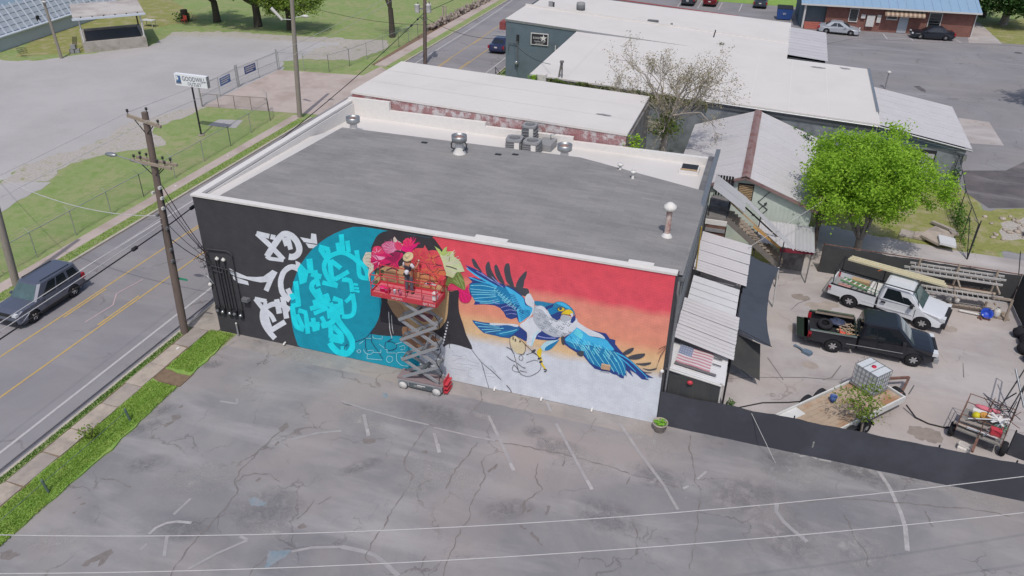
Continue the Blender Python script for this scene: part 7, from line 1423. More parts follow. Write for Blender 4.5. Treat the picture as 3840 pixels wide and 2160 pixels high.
for y in (-.2,.2): cg.tube([(-.49,y,1.08),(.49,y,1.08)],.014,5)
cg.build('cage','galv',ib,False); MB().tube([(-.3,.6,1.06),(-.3,.62,1.2),(.1,.62,1.2),(.1,.6,1.06)],.012,5).build('hoop','galv',ib,False); bx(ib,'label_plate','ac_grey',.498,-.35,.3,.505,.2,.75)
sp=thing('spare_tyre','black tyre standing behind the water tank beside a small valve','tyre',(31.9,5.15,.35),TA); MB().lathe([(r,z*1.2) for r,z in TYRE],20,Matrix.Rotation(RAD(62),4,'Y')).build('tread','black_rubber',sp,False); MB().tube([(.35,-.3,0),(.45,-.35,.5)],.03).build('jack','galv',sp,False)
bk=thing('blue_bucket','blue bucket on the trailer deck beneath the sapling','bucket',T0+tu*2.9+tn*.5+Vector((0,0,.7))); MB().lathe([(0,0),(.13,0),(.16,.3),(.15,.3),(.12,.02)],12).build('bucket',mat('bucket_blue','#45609c',.05,4,.5),bk,False); MB().tube([(-.15,0,.3),(0,0,.4),(.15,0,.3)],.008,5).build('handle','galv',bk,False)
# ---------------------------------------------------------------- scrap trailer
JA=RAD(-20); jt=thing('scrap_trailer','small open trailer heaped with colourful scrap behind the black fence','trailer',(34.95,3.35,0),JA); mat('scrap_grey','#8a8784',.2,3,.6)
bx(jt,'bed','scrap_grey',-.85,-.75,.6,.85,.95,.68); fr_=MB()
for z in (1.0,1.45): fr_.tube([(-.85,-.75,z),(.85,-.75,z),(.85,.95,z),(-.85,.95,z),(-.85,-.75,z)],.02,5)
for x in (-.85,0,.85):
    for y in (-.75,.1,.95): fr_.tube([(x,y,.6),(x,y,1.45)],.02,5)
fr_.build('cage_frame','rust',jt,False)
for s in (-1,1):
    w=MB().lathe([(r*.9,z) for r,z in TYRE],18,Matrix.Translation((s*.98,-.35,.32))@Matrix.Rotation(RAD(90),4,'Y')).build('wheel','black_rubber',jt,False); MB().lathe([(0,.1*s),(.16,.1*s)],12,Matrix.Translation((s*.98,-.35,.32))@Matrix.Rotation(RAD(90),4,'Y')).build('rim','ac_grey',w,False)
MB().beam((0,-.75,.55),(0,-1.5,.4),.1).build('drawbar','rust',jt,False)
mat('junk_yellow','#c7bd2a',.05,4,.5); mat('junk_orange','#b98a45',.1,4,.7); mat('junk_pink','#c76f7d',.1,4,.7); mat('junk_green','#6c8f7c',.1,4,.7); MJ=Matrix.Translation((34.95,3.35,0))@Matrix.Rotation(JA,4,'Z')
def junk(nm,lb,cat,x,y,z,fn,m,rz=0): t=thing(nm,lb,cat,MJ@Vector((x,y,z)),JA+rz,'scrap heaped on the trailer'); o=MB(); fn(o); o.build('shell',m,t,False); return t
junk('scrap_ball','yellow ball on the scrap heap','ball',-.35,.15,1.02,lambda o:o.ball((0,0,0),.17,14,9),'junk_yellow'); junk('scrap_basket','orange wicker basket beside the yellow ball','basket',-.05,.2,.95,lambda o:o.lathe([(.1,0),(.2,.1),(.22,.22),(.18,.22),(.08,.04)],12),'junk_orange')
junk('scrap_sheet','white sheet metal panel on the scrap heap','scrap',.0,.55,1.0,lambda o:(o.box(-.55,-.16,0,.55,.16,.03),o.box(-.55,-.18,.0,.55,-.16,.1)),'white_paint',.1); junk('scrap_cloth','pink blanket along the back of the scrap heap','blanket',-.2,.85,1.05,lambda o:(o.ball((0,0,0),.3,10,6,(1.3,.45,.35)),o.ball((.4,.0,.05),.2,8,5,(1.2,.5,.5))),'junk_pink'); junk('scrap_fan','bent grey fan with white blades on the scrap heap','fan',.45,.25,1.15,lambda o:[o.beam((0,0,0),(.45*math.cos(a),.45*math.sin(a),.03),.1,.02) for a in (0,.7,1.5,2.4,3.2,4.2,5.2)],'white_paint'); junk('scrap_can','red fuel can at the front of the scrap heap','fuel can',.5,-.45,.85,lambda o:(o.box(-.2,-.14,0,.2,.14,.3),o.tube([(.1,0,.3),(.2,0,.42)],.03)),'red_paint',.3); junk('scrap_hose','green hose coil at the front of the scrap heap','hose',.6,-.1,.95,lambda o:o.tube([(.22*math.cos(a*.5),.16*math.sin(a*.5),.02*a*.3) for a in range(30)],.02,5),'junk_green')
junk('scrap_pipe','long grey metal pipe across the scrap heap','pipe',.0,-.2,1.1,lambda o:o.tube([(-.6,-.2,0),(.4,.35,.1)],.045,8),'galv'); junk('scrap_tube','bent chrome tube leaning over the scrap heap','pipe',.35,-.3,.95,lambda o:o.tube([(-.2,-.5,-.1),(.1,.1,.1),(.3,.5,.3)],.035,8),'chrome')
for i,(x,y) in enumerate(((-.4,-.55),(.1,-.6),(-.3,-.3))): junk('scrap_board',('pale board at the front left of the scrap heap','pale board at the front middle of the scrap heap','grey board behind the front boards of the scrap heap')[i],'board',x,y,.78+.05*i,lambda o:o.box(-.6,-.08,0,.55,.08,.04),('slab_pale','corr_white','slab_grey')[i],.05*i)
for k in range(14): a=rnd.uniform(0,6.3); junk('scrap_rod','thin rusty rod in the tangle at the back of the scrap heap','rod',rnd.uniform(.0,.8),rnd.uniform(.4,1.1),rnd.uniform(.9,1.4),lambda o:o.tube([(-.5*math.cos(a),-.5*math.sin(a),-.2),(.5*math.cos(a),.5*math.sin(a),.35)],.016,5),'rust' if k%2 else 'dark_metal')
junk('white_crate','white plastic crate below the scrap trailer','crate',-.3,-1.05,.0,lambda o:(o.box(-.25,-.14,0,.25,.14,.02),o.box(-.25,-.14,.02,-.23,.14,.28),o.box(.23,-.14,.02,.25,.14,.28),o.box(-.25,-.14,.02,.25,-.12,.1),o.box(-.25,-.14,.2,.25,-.12,.28),o.box(-.25,.12,.02,.25,.14,.28)),'white_paint')
tw=thing('lean_mast','tall rusty frame leaning behind the scrap trailer','frame',(36.3,5.0,0))
for a,b in (((-.6,-.5,1.0),(.7,1.6,3.2)),((-.3,-.7,1.0),(.9,1.4,3.2)),((-.5,-.4,1.4),(.3,.9,1.0)),((.7,1.6,3.2),(.9,1.4,3.2)),((.3,.2,.0),(.6,1.3,2.8))): MB().tube([a,b],.03,5).build('bar','dark_metal',tw,False)
MB().tube([(-.2,.6,2.4),(.3,-.4,1.2)],.05,6).build('pale_bar','galv',tw,False)
hs_=thing('ground_hose','black hose snaking across the yard from the trailer to the scrap heap','hose',(32.2,4.4,.02)); MB().tube([(32.2,4.45,.3),(32.6,4.0,.05),(33.1,3.75,.03),(33.7,3.7,.03),(34.3,3.75,.2)],.035,6).build('hose','wire_black',hs_); h2=thing('garden_hose','thin dark hose running from the awning post to the trailer','hose',(24.8,2.3,.02)); MB().tube([(24.75,2.1,.03),(25.2,2.2,.03),(26.2,2.9,.03),(27.3,3.3,.03),(28.6,3.95,.03),(29.6,4.9,.03)],.03,6).build('hose','wire_black',h2)
# ---------------------------------------------------------------- ladder rack
lr=thing('ladder_rack','timber rack holding ladders along the rear fence','rack',(35.6,14.9,0))
for x in (33.4,35.3,37.15):
    MB().box(x-.05,15.25,0,x+.05,15.35,2.25).build('upright','old_wood',lr)
    for z in (.95,1.62): MB().box(x-.04,13.9,z-.08,x+.04,15.3,z).build('arm','old_wood',lr)
MB().box(37.8,13.95,0,37.9,14.05,1.3).build('upright','old_wood',lr); MB().box(37.0,14.0,1.2,37.9,14.1,1.3).build('cross_piece','old_wood',lr); MB().box(35.0,14.55,.05,38.1,14.75,.15).build('sill_board','old_wood',lr); MB().box(37.2,14.1,.02,38.1,14.6,.08).build('base_board','old_wood',lr)
mat('alu','#c9c5c1',.06,4,.5,.4)
def ladder(lb,x0,x1,y0,y1,z,n,group='ladders on the rack'):
    t=thing('ladder',lb,'ladder',((x0+x1)/2,(y0+y1)/2,z),0,group); o=lambda x,y,zz:(x-(x0+x1)/2,y-(y0+y1)/2,zz)
    for y in (y0,y1): MB().box(*o(x0,y-.035,0),*o(x1,y+.035,.1)).build('side_rail','alu',t,False)
    for k in range(n): x=x0+.25+(x1-x0-.5)*k/(n-1); MB().tube([o(x,y0,.05),o(x,y1,.05)],.022,6).build('rung','alu',t,False)
    return t
ladder('upper front aluminium ladder on the timber rack',32.7,37.4,14.72,15.2,1.64,15); ladder('upper rear aluminium ladder on the timber rack',33.0,37.6,15.12,15.55,1.75,15); ladder('lower aluminium ladder on the timber rack',33.65,37.6,14.05,14.6,.97,15)
for i,(x0,x1,y,z,m,lb) in enumerate(((34.9,37.3,14.95,1.0,'lumber','top tan plank on the lower shelf of the rack'),(34.6,37.0,15.1,.98,'rust','rusty angle iron on the lower shelf of the rack'),(34.8,37.2,14.75,1.08,'slab_pale','pale plank lying over the lower ladder'))): t=thing('plank',lb,'plank',((x0+x1)/2,y,z),0,'planks on the rack'); MB().box(-(x1-x0)/2,-.07,0,(x1-x0)/2,.07,.05).build('board',m,t,False); MB().box(-(x1-x0)/2,-.08,.0,-(x1-x0)/2+.03,.08,.06).build('end_band','rust',t,False)
tt=thing('propane_tank','white gas cylinder at the right end of the ladder rack','gas cylinder',(37.45,14.2,.1)); MB().lathe([(0,0),(.14,.01),(.17,.08),(.17,.34),(.12,.42),(.05,.44)],14).build('tank','trim_white',tt,False); MB().lathe([(.1,.42),(.1,.52),(.085,.52)],12).build('collar','trim_white',tt,False)
bt_=thing('blue_tub','bright blue tub leaning at the foot of the ladder rack','tub',(36.95,14.1,.15)); MB().lathe([(0,0),(.2,.0),(.3,.18),(.31,.2),(.27,.18),(.18,.03)],16,Matrix.Rotation(RAD(35),4,'X')).build('tub',mat('tub_blue','#2f50b8',.04,4,.4),bt_,False); MB().tube([(-.3,0,.2),(-.33,-.02,.1)],.02).build('handle','plastic_black',bt_,False)
for i,(x,y,lb) in enumerate(((35.25,15.0,'left white jug under the ladder rack'),(35.65,14.95,'right white jug under the ladder rack'))): t=thing('white_jug',lb,'jug',(x,y,.1),0,'jugs under the rack'); MB().lathe([(0,0),(.14,0),(.15,.25),(.08,.36),(.04,.42),(0,.42)],12).build('jug','trim_white',t,False); MB().tube([(.1,0,.36),(.16,0,.25)],.02).build('handle','trim_white',t,False)
wp=thing('white_pipe','short white pipe lying at the foot of the ladder rack','pipe',(36.2,14.15,.1)); MB().tube([(-.5,.05,0),(.55,-.08,0)],.06,8).build('pipe','trim_white',wp,False); MB().tube([(.5,-.08,0),(.62,-.09,0)],.075,8).build('coupling','trim_white',wp,False)
bsc=thing('rusty_scrap','small rusty metal scraps on the ground before the rack','scrap',(36.85,13.75,0))
for k in range(6): MB().box(-.3+k*.1,rnd.uniform(-.1,.1),0,-.22+k*.1,rnd.uniform(.1,.2),.12).build('scrap','rust',bsc,False)
bb_=thing('bin_bags','black bin bags piled at the right edge of the yard','bin bag',(38.3,12.6,0))
for x,y,r in ((0,0,.4),(.2,-.8,.45),(-.1,-1.5,.4),(.1,-2.3,.45)): m_=MB(); m_.ball((x,y,r*.7),r,10,7,(1,1,.8)); m_.v=[(a+rnd.uniform(-.05,.05),b+rnd.uniform(-.05,.05),max(0,c+rnd.uniform(-.05,.05))) for a,b,c in m_.v]; m_.build('bag','black_rubber',bb_,False)
# broken concrete slabs
for i,(P,z,tl,lb) in enumerate((([(33.4,22.7),(33.65,23.6),(34.4,23.5),(34.2,22.6)],.12,.1,'leftmost broken concrete slab of the pile'),([(34.2,22.6),(34.45,23.5),(35.2,23.7),(34.9,22.5)],.16,.15,'second broken slab from the left of the pile'),([(34.6,22.6),(35.15,23.75),(35.7,24.6),(36.7,23.7),(36.4,22.4),(35.5,21.6)],.3,.22,'largest broken concrete slab in the middle of the pile'),([(35.5,21.5),(35.55,22.7),(36.5,22.55),(36.4,21.35)],.5,.3,'pale square slab lying on the front of the pile'),([(35.5,25.2),(35.7,25.3),(36.8,24.2),(36.6,24.0)],.3,.2,'long thin slab at the back of the pile'),([(36.4,24.1),(36.8,24.15),(36.9,23.4),(36.5,23.5)],.35,.1,'small broken slab at the right of the pile'))):
    cx=sum(p[0] for p in P)/len(P); cy=sum(p[1] for p in P)/len(P); t=thing('broken_slab',lb,'concrete slab',(cx,cy,0),0,'broken concrete slabs'); m_=MB(); m_.prism([(x-cx,y-cy) for x,y in P],z-.14,z,Matrix.Rotation(RAD(rnd.uniform(-7,7)),4,'X')@Matrix.Rotation(RAD(rnd.uniform(-5,5)),4,'Y')); m_.build('slab',('concrete','slab_pale','slab_pale','corr_white','concrete','slab_grey')[i],t,False)
for i in range(26):
    x,y=rnd.uniform(38.8,42.5),rnd.uniform(24.3,28.3); s=rnd.uniform(.08,.28); t=thing('rubble_stone','pale rubble stone lying in the rough grass right of the fence','stone',(x,y,0),rnd.uniform(0,6),'rubble stones in the grass'); m_=MB(); m_.ball((0,0,s*.2),s,6,4,(1,.8,.5)); m_.v=[(a+rnd.uniform(-.2,.2)*s,b+rnd.uniform(-.2,.2)*s,c+rnd.uniform(-.1,.1)*s) for a,b,c in m_.v]; m_.build('stone','slab_pale',t,False)
cs=thing('culvert_slab','long pale concrete slab at the right edge beyond the fence','concrete slab',(41.9,25.4,0)); MB().prism([(-1.0,-.3),(1.5,-.5),(1.6,.4),(-.9,.35)],.25,.5).build('slab','concrete',cs,False); MB().prism([(-.9,-.6),(-.2,-.7),(-.1,-.3),(-.8,-.3)],.0,.2).build('block','concrete',cs,False)
mat('yard_stain','#8f857e',.15,3,.95); mat('yard_stain_pale','#a1978f',.12,2,.95)
for i,(cx,cy,rx,ry,m) in enumerate(((24.95,1.05,.75,.55,'yard_stain'),(25.6,.75,.5,.35,'yard_stain_pale'),(27.7,13.0,.5,.35,'yard_stain'),(28.6,12.3,.7,.4,'yard_stain_pale'),(29.2,12.7,.5,.3,'yard_stain_pale'),(27.6,9.7,.5,.4,'yard_stain_pale'),(32.9,3.0,.7,.5,'yard_stain'),(28.2,6.6,.4,.3,'yard_stain_pale'),(34.8,12.3,.6,.4,'yard_stain_pale'))): n=14; sheet('stain',rough([(cx+rx*math.cos(2*PI*k/n),cy+ry*math.sin(2*PI*k/n)) for k in range(n)],.1,.12,i),.0052+.0001*i,m,yard)
# ---------------------------------------------------------------- poles and wires
mat('grey_pole','#8f887f',.15,4,.9,bump=.2,bscale=20,aniso=(8,8,.6)); mat('insul','#3f3d40',.1,6,.4); mat('green_sign','#3d8f74',.04,5,.6)
def pole(name,label,b,top,r0,r1,m):
    t=thing(name,label,'utility pole',b); b=Vector(b); top=Vector(top); MB().tube([(0,0,-.3)]+[tuple((top-b)*f) for f in (.33,.66,1)],[r0,r0*.9+r1*.1,r0*.4+r1*.6,r1],12).build('shaft',m,t,False); return t
def insulator(t,p): MB().tube([p,Vector(p)+Vector((0,0,.12))],.015,5).build('insulator_pin','dark_metal',t); MB().lathe([(.03,.1),(.06,.12),(.045,.16),(.06,.18),(.05,.22),(0,.24)],8,Matrix.Translation(p)).build('insulator','insul',t)
np_=pole('wooden_pole','tall brown wooden utility pole with crossarms at the mural corner',(-1.49,-.83,0),(-1.12,-.5,11.3),.19,.14,'wood_pole')
ax=lambda z:Vector((-1.49+.37*z/11.3,-.83+.33*z/11.3,z))
c=ax(10.95); MB().beam(c+Vector((-.82,-.12,.16)),c+Vector((.82,-.12,-.16)),.1,.13).build('crossarm','galv' if False else 'old_wood',np_)
MB().beam(c+Vector((-.5,-.14,.05)),c+Vector((0,-.14,-.6)),.02,.04).build('arm_brace','dark_metal',np_); MB().beam(c+Vector((.5,-.14,-.1)),c+Vector((0,-.14,-.6)),.02,.04).build('arm_brace','dark_metal',np_)
for d in (-.78,.72): insulator(np_,tuple(c+Vector((d,-.12,-.2*d+.06))))
insulator(np_,tuple(ax(11.3)+Vector((.12,0,0))))
c=ax(9.02)
for s,o in ((-1,-.18),(1,.2)):
    MB().beam(c+Vector((-1.06,o,.06)),c+Vector((1.06,o,-.06)),.1,.12).build('crossarm','old_wood',np_)
    for d in (-.85,-.5,.35,.75): insulator(np_,tuple(c+Vector((d,o,-.06*d+.06))))
    MB().beam(c+Vector((-.6,o,0)),c+Vector((0,o*.7,-.6)),.02,.04).build('arm_brace','dark_metal',np_); MB().beam(c+Vector((.6,o,-.05)),c+Vector((0,o*.7,-.6)),.02,.04).build('arm_brace','dark_metal',np_)
MB().tube([c+Vector((-.2,-.2,-.1)),c+Vector((-1.1,-.25,.1)),c+Vector((-1.7,-.3,.22))],.025,6).build('lamp_arm','galv',np_); lm_=MB().ball(tuple(c+Vector((-1.95,-.32,.24))),.3,10,6,(1.1,.45,.32)).build('street_lamp','galv',np_)
for z,d in ((7.9,.2),(7.6,-.22),(7.4,.22),(6.9,.18),(6.5,-.2),(5.9,.2),(4.8,.19),(4.2,.18)): q=ax(z); MB().box(q.x+d-.05,q.y-.2,z-.06,q.x+d+.05,q.y-.05,z+.06).build('cable_clamp','trim_white' if z>6.6 else 'ac_dark',np_)
MB().box(-1.28,-.62,3.05,-.78,-.6,3.17).build('street_plate','green_sign',np_); MB().tube([ax(7.9)+Vector((.2,-.05,0)),ax(4)+Vector((.2,-.05,0))],.03,6).build('riser','plastic_black',np_)
lp2=pole('grey_pole','grey weathered pole at the left edge beside the suv',(-13.05,.05,0),(-12.6,.5,8.8),.2,.15,'grey_pole')
lp=pole('lamp_pole','grey pole carrying two lamps beside the driveway',(-13.25,29.62,0),(-12.7,30.0,11.5),.2,.15,'grey_pole')
MB().tube([(-12.95,29.7,8.1),(-13.6,29.4,8.15)],.03,6).build('lamp_arm','galv',lp); MB().tube([(-13.55,29.4,8.1),(-14.3,29.2,9.0)],[.1,.14],8).build('flood_lamp','trim_white',lp); MB().tube([(-12.9,29.9,8.2),(-12.3,30.3,8.3)],.03,6).build('lamp_arm','galv',lp); MB().ball((-12.05,30.4,8.3),.28,10,6,(1.2,.6,.4)).build('street_lamp','trim_white',lp)
tp=pole('transformer_pole','pole with three grey transformer cans across the road from the slate building',(-10.1,48.98,0),(-9.8,49.15,8.6),.2,.16,'wood_pole')
for x,y in ((-10.55,48.7),(-9.45,49.0),(-9.7,49.55)):
    tc=MB().lathe([(0,5.15),(.24,5.15),(.25,5.2),(.25,5.85),(.27,5.88),(.27,5.93),(0,5.98)],14,Matrix.Translation((x,y,0))).build('transformer_can','trim_white',tp); MB().lathe([(.04,5.95),(.05,6.0),(.03,6.15),(0,6.17)],6,Matrix.Translation((x+.08,y,0))).build('bushing','insul',tc); MB().beam((x,y,5.5),(-9.95,49.05,5.5),.08,.12).build('bracket','galv',tp)
for k in range(7): a=rnd.uniform(0,6.3); z=rnd.uniform(2.8,4.8); MB().tube([(-9.98,49.05,z),(-9.98+.5*math.cos(a),49.05+.5*math.sin(a),z+rnd.uniform(-.4,.4))],.03,5).build('bracket_arm','galv' if k%2 else 'dark_metal',tp)
sp_=pole('thin_pole','thin pale pole on the grass beside the loading dock',(-46.16,37.64,0),(-46.5,37.5,9.5),.15,.1,'grey_pole'); MB().ball((-46.1,37.3,5.7),.2,8,5,(1.4,.6,.5)).build('street_lamp','trim_white',sp_)
dp=pole('corner_pole','slate painted pole at the corner of the slate building',(-.55,47.9,0),(-.7,48.0,3.9),.12,.1,'ac_dark'); MB().tube([(-.6,47.95,3.8),(-2.2,47.4,3.95)],.05,6).build('bracket_arm','grey_metal',dp)
def cable(name,label,a,b,sag,r,m,n=14,group=None,parent=None,extra=None):
    a,b=Vector(a),Vector(b); P=[a.lerp(b,i/n)-Vector((0,0,sag*4*(i/n)*(1-i/n))) for i in range(n+1)]
    t=thing(name,label,'cable',a,0,group); MB().tube(P,r,5).build('strand',m,t)
    if extra:
        for f,L in extra: i=int(f*n); q=P[i]; d=(P[i+1]-P[i]).normalized(); MB().tube([q-d*L/2,q-d*L*.3,q+d*L*.3,q+d*L/2],[.03,.09,.09,.03],8).build('splice_case','wire_black',t)
    return t
N1=ax(5.85)
cable('telephone_cable','thick black cable with splice cases running along the road to the transformer pole',N1,(-9.95,48.9,1.9+3.2),.55,.028,'wire_black',20,extra=((.08,.5),(.9,.7),(.95,.5)))
cable('telephone_cable','thick black cable from the mural corner pole towards the camera',N1,(-1.2,-42,5.9),.35,.03,'wire_black',20,extra=((.05,.4),))
cable('power_line','upper pale line from the corner pole along the near side of the road',ax(6.4),(-1.2,-42,6.5),.3,.018,'wire_pale',group='pale lines over the road'); cable('power_line','lower pale line from the corner pole along the near side of the road',ax(6.1),(-1.25,-42,6.15),.3,.018,'wire_pale',group='pale lines over the road')
for i,d in enumerate((-.78,.72)): cable('power_line',('left','right')[i]+' conductor from the top crossarm towards the driveway pole',ax(10.95)+Vector((d,-.12,.3)),(-9.9+d*.4,49,8.5),.6,.012,'wire_pale',group='conductors above the gravel lot'); cable('power_line',('left','right')[i]+' conductor from the top crossarm towards the camera',ax(10.95)+Vector((d,-.12,.3)),(-1.4+d,-45,11),.5,.012,'wire_pale',group='conductors above the gravel lot')
cable('service_wire','pale sagging wire from the corner pole to the pole at the left edge',ax(6.45),(-12.7,.4,6.6),.7,.02,'wire_pale'); cable('service_wire','pale sagging wire from the left edge pole towards the gravel lot',(-12.7,.4,6.6),(-40,16,7.5),.8,.015,'wire_pale')
for i,(z,zb) in enumerate(((7.9,4.6),(7.3,4.4),(6.9,4.3),(5.9,4.1),(5.2,3.9))): cable('service_drop',('highest','second highest','middle','second lowest','lowest')[i]+' service drop from the corner pole to the conduits',ax(z)+Vector((.15,.1,0)),(.12+.08*i,-.06,zb),.15,.014 if i%2 else .02,'wire_black',group='service drops to the mural wall')
nest=thing('wire_tangle','tangle of weathered wires and rusty brackets at the street corner of the wall','wire tangle',(0,-.1,4.2))
for k in range(26): a=Vector((rnd.uniform(-.25,.35),rnd.uniform(-.3,-.04),rnd.uniform(3.7,5.0))); b=a+Vector((rnd.uniform(-.3,.3),rnd.uniform(-.12,.05),rnd.uniform(-.35,.35))); MB().tube([a,a.lerp(b,.5)+Vector((0,-.08,-.06)),b],.012,4).build('wire','rust' if k%3==0 else 'wire_black',nest)
for i,(a,b) in enumerate((((-12,-27.2,9),(45,-4.5,9.3)),((-12,-28.4,9),(45,-5.9,9.3)))): pass
def fgw(lb,p0,p1,p2):
    # three known points of a slack line: extend to both sides
    p0,p1,p2=map(Vector,(p0,p1,p2)); P=[]
    for i in range(-10,31):
        t=i/10.; P.append(p0*((t-1)*(t-2)/2)+p1*(-t*(t-2))+p2*(t*(t-1)/2))
    t=thing('foreground_line',lb,'cable',P[0],0,'pale lines across the parking lot'); MB().tube(P,.011,5).build('strand','wire_pale',t)
fgw('upper pale line crossing the foreground parking lot',(9.91,-19.1,9),(20.27,-15.27,9),(31.42,-9.93,9)); fgw('lower pale line crossing the foreground parking lot',(10.75,-19.89,9),(20.55,-16.12,9),(31.16,-11.23,9))
cable('guy_wire','thin pale wire from the awning to the shed side',(24.5,12.0,3.0),(28.0,16.6,4.2),.02,.015,'wire_pale'); cable('guy_wire','thin pale wire from the black fence down to the lot',(25.5,.05,1.8),(26.9,-.9,.02),0,.012,'wire_pale',4); cable('service_wire','dark wire drooping across the slate building wall',(-.7,47.9,3.8),(8.3,30.8,6.3),.5,.02,'wire_black'); cable('service_wire','dark wire from the transformer pole over the road',(-9.9,49.1,4.6),(-.7,48,3.6),.7,.02,'wire_black'); cable('service_wire','dark wire from the transformer pole towards the gravel lot',(-9.9,49.1,3.9),(-30,50,6),.9,.02,'wire_black'); cable('telephone_cable','black cable running on along the road beyond the transformer pole',(-9.95,48.9,5.1),(-10.2,100,5.5),.5,.03,'wire_black')
# ---------------------------------------------------------------- outlet sign
os_=thing('outlet_sign','white roadside sign on a thin post reading GOODWILL OUTLET','sign',(-18.39,23.28,0)); mat('sign_white','#e6e8ee',.02,3,.5); mat('sign_blue','#4a6b98',.03,4,.5); mat('sign_navy','#2f3a5c',.03,4,.5); MB().tube([(0,0,-.2),(0,0,3.95)],.07,8).build('post','dark_metal',os_,False); MB().lathe([(.25,0),(.25,.08),(0,.08)],10).build('footing','concrete',os_,False)
sb=MB().box(-1.46,-.02,3.92,1.46,.28,4.84).build('cabinet','sign_white',os_,False); MB().box(1.46,-.02,3.95,1.5,.28,4.82).build('cabinet_end','ac_grey',sb,False)
MB().box(-1.36,-.026,4.2,-.9,-.02,4.7).build('logo_field','sign_blue',sb,False); MB().box(-1.36,-.03,4.05,-.9,-.022,4.2).build('logo_base','sign_navy',sb,False); MB().box(-1.3,-.034,4.09,-.95,-.03,4.12).build('logo_rule','sign_white',sb,False)
MB().poly([(-1.34,-.032,4.68),(-1.34,-.032,4.3)]+[(-1.3+.2*math.sin(a),-.032,4.5-.19*math.cos(a)) for a in (.3,.8,1.3,1.8,2.3,2.8)]).build('logo_face','sign_white',sb,False); MB().box(-1.24,-.036,4.53,-1.19,-.033,4.58).build('logo_eye','sign_navy',sb,False); MB().tube([(-1.33,-.035,4.4),(-1.27,-.035,4.37),(-1.2,-.035,4.42)],.015,4).build('logo_smile','sign_navy',sb,False)
text('GOODWILL',.5,(-18.39+.3,23.28-.03,4.5),(RAD(90),0,0),'sign_navy',sb,sx=.8); text('OUTLET',.36,(-18.39+.3,23.28-.03,4.12),(RAD(90),0,0),'sign_navy',sb,sx=.95)
sheet('sign_pad',[(-19.4,25.4),(-19.4,27.0),(-17.4,27.5),(-16.8,25.6)],-.004,'gravel')
# ---------------------------------------------------------------- chain link fences
mat('link','#8e9492',.06,3,.5,.5); mat('post_galv','#a3a7a5',.08,4,.5,.4); mat('brown_rail','#83766e',.1,4,.7)
def chain(name,label,pts,h,span,rail='post_galv',arms=True,cell=.16,wid=.008,mid=False):
    t=thing(name,label,'fence',(*pts[0],0))
    for (x0,y0),(x1,y1) in zip(pts[:-1],pts[1:]):
        a=Vector((x0,y0,0)); b=Vector((x1,y1,0)); L=(b-a).length; d=(b-a)/L; nn=Vector((-d.y,d.x,0)); k=max(1,round(L/span))
        for i in range(k+1):
            q=a+d*(L*i/k); MB().tube([q-Vector((0,0,.1)),q+Vector((0,0,h+.02))],.028,6).build('post',rail,t)
            if arms: MB().tube([q+Vector((0,0,h)),q-nn*0-Vector((.28*(-nn.x if False else -1),0,0))*0+Vector((-.3,0,h+.25))],.015,5).build('barb_arm',rail,t)
        MB().tube([a+Vector((0,0,h)),b+Vector((0,0,h))],.022,6).build('top_rail',rail,t)
        if mid: MB().tube([a+Vector((0,0,h*.5)),b+Vector((0,0,h*.5))],.02,6).build('mid_rail',rail,t)
        if arms:
            for z in (.1,.2): MB().tube([a+Vector((-.12 if z<.15 else -.25,0,h+z)),b+Vector((-.12 if z<.15 else -.25,0,h+z))],.006,4).build('barbed_wire','link',t)
        m_=MB(); n=int(L/cell)
        for i in range(-int(h/cell)-1,n+1):
            for s in (1,-1):
                u0,z0,u1,z1=i*cell,.03,i*cell+h,h
                if u1<=0 or u0>=L: continue
                if u0<0: z0+=-u0; u0=0
                if u1>L: z1-=u1-L; u1=L
                if s<0: u0,u1=L-u0,L-u1
                p=a+d*u0+Vector((0,0,z0)); q=a+d*u1+Vector((0,0,z1)); w=Vector((0,0,wid)); m_.add([p,q,q+w,p+w],[(0,1,2,3)])
        o=m_.build('wire_mesh','link',t); o['kind']='stuff'
    return t
chain('chain_link_fence','long chain link fence along the far pavement by the gravel lot',[(-14.55,-6),(-14.6,12),(-14.75,22),(-15.2,28.2),(-16.7,30.3)],1.62,2.95); chain('chain_link_fence','low brown railed chain link fence at the driveway entrance',[(-16.74,30.27),(-22.75,29.35)],1.16,1.7,'brown_rail',False); chain('chain_link_fence','chain link fence beyond the driveway along the road',[(-22.9,41.9),(-17.75,42.7),(-16.9,45.4),(-15.5,54.2),(-15,58.3),(-15.4,62)],1.7,2.6)
for i,(a,b,lb) in enumerate((((-22.85,29.4),(-23.25,35.3),'near gate leaf with a blue banner at the gravel lot'),((-23.25,35.55),(-22.95,41.7),'far gate leaf with a blue banner at the gravel lot'))):
    g_=chain('chain_link_gate',lb,[a,b],1.75,2.95,'post_galv',False,mid=True); g_['category']='gate'; a,b=Vector((*a,0)),Vector((*b,0)); d=(b-a).normalized(); mat('banner_blue','#5c78a8',.06,4,.6); mat('banner_dark','#4a5688',.06,4,.6)
    c=a.lerp(b,.68 if i==0 else .3); nn=Vector((d.y,-d.x,0)); M=Matrix.Translation(c+nn*.04+Vector((0,0,1.22)))@Matrix.Rotation(math.atan2(d.y,d.x),4,'Z'); bn=MB().box(-.85,-.01,-.36,.85,.01,.36,M).build('banner','banner_blue' if i==0 else 'banner_dark',g_)
    for k in range(3): MB().box(-.7,-.016,-.2+k*.18,.7 if k else .4,-.01,-.12+k*.18,M).build('banner_line','trim_white',bn)
    for q,hh in ((a,2.05),(b,2.05)): MB().tube([q,q+Vector((0,0,hh))],.06,8).build('gate_post','post_galv',g_)
chain('chain_link_fence','tall chain link fence with outriggers running back from the ladder rack',[(37.05,20.9),(37.1,26),(37.6,32.6)],2.3,2.9,'dark_metal',True,.2,.01)
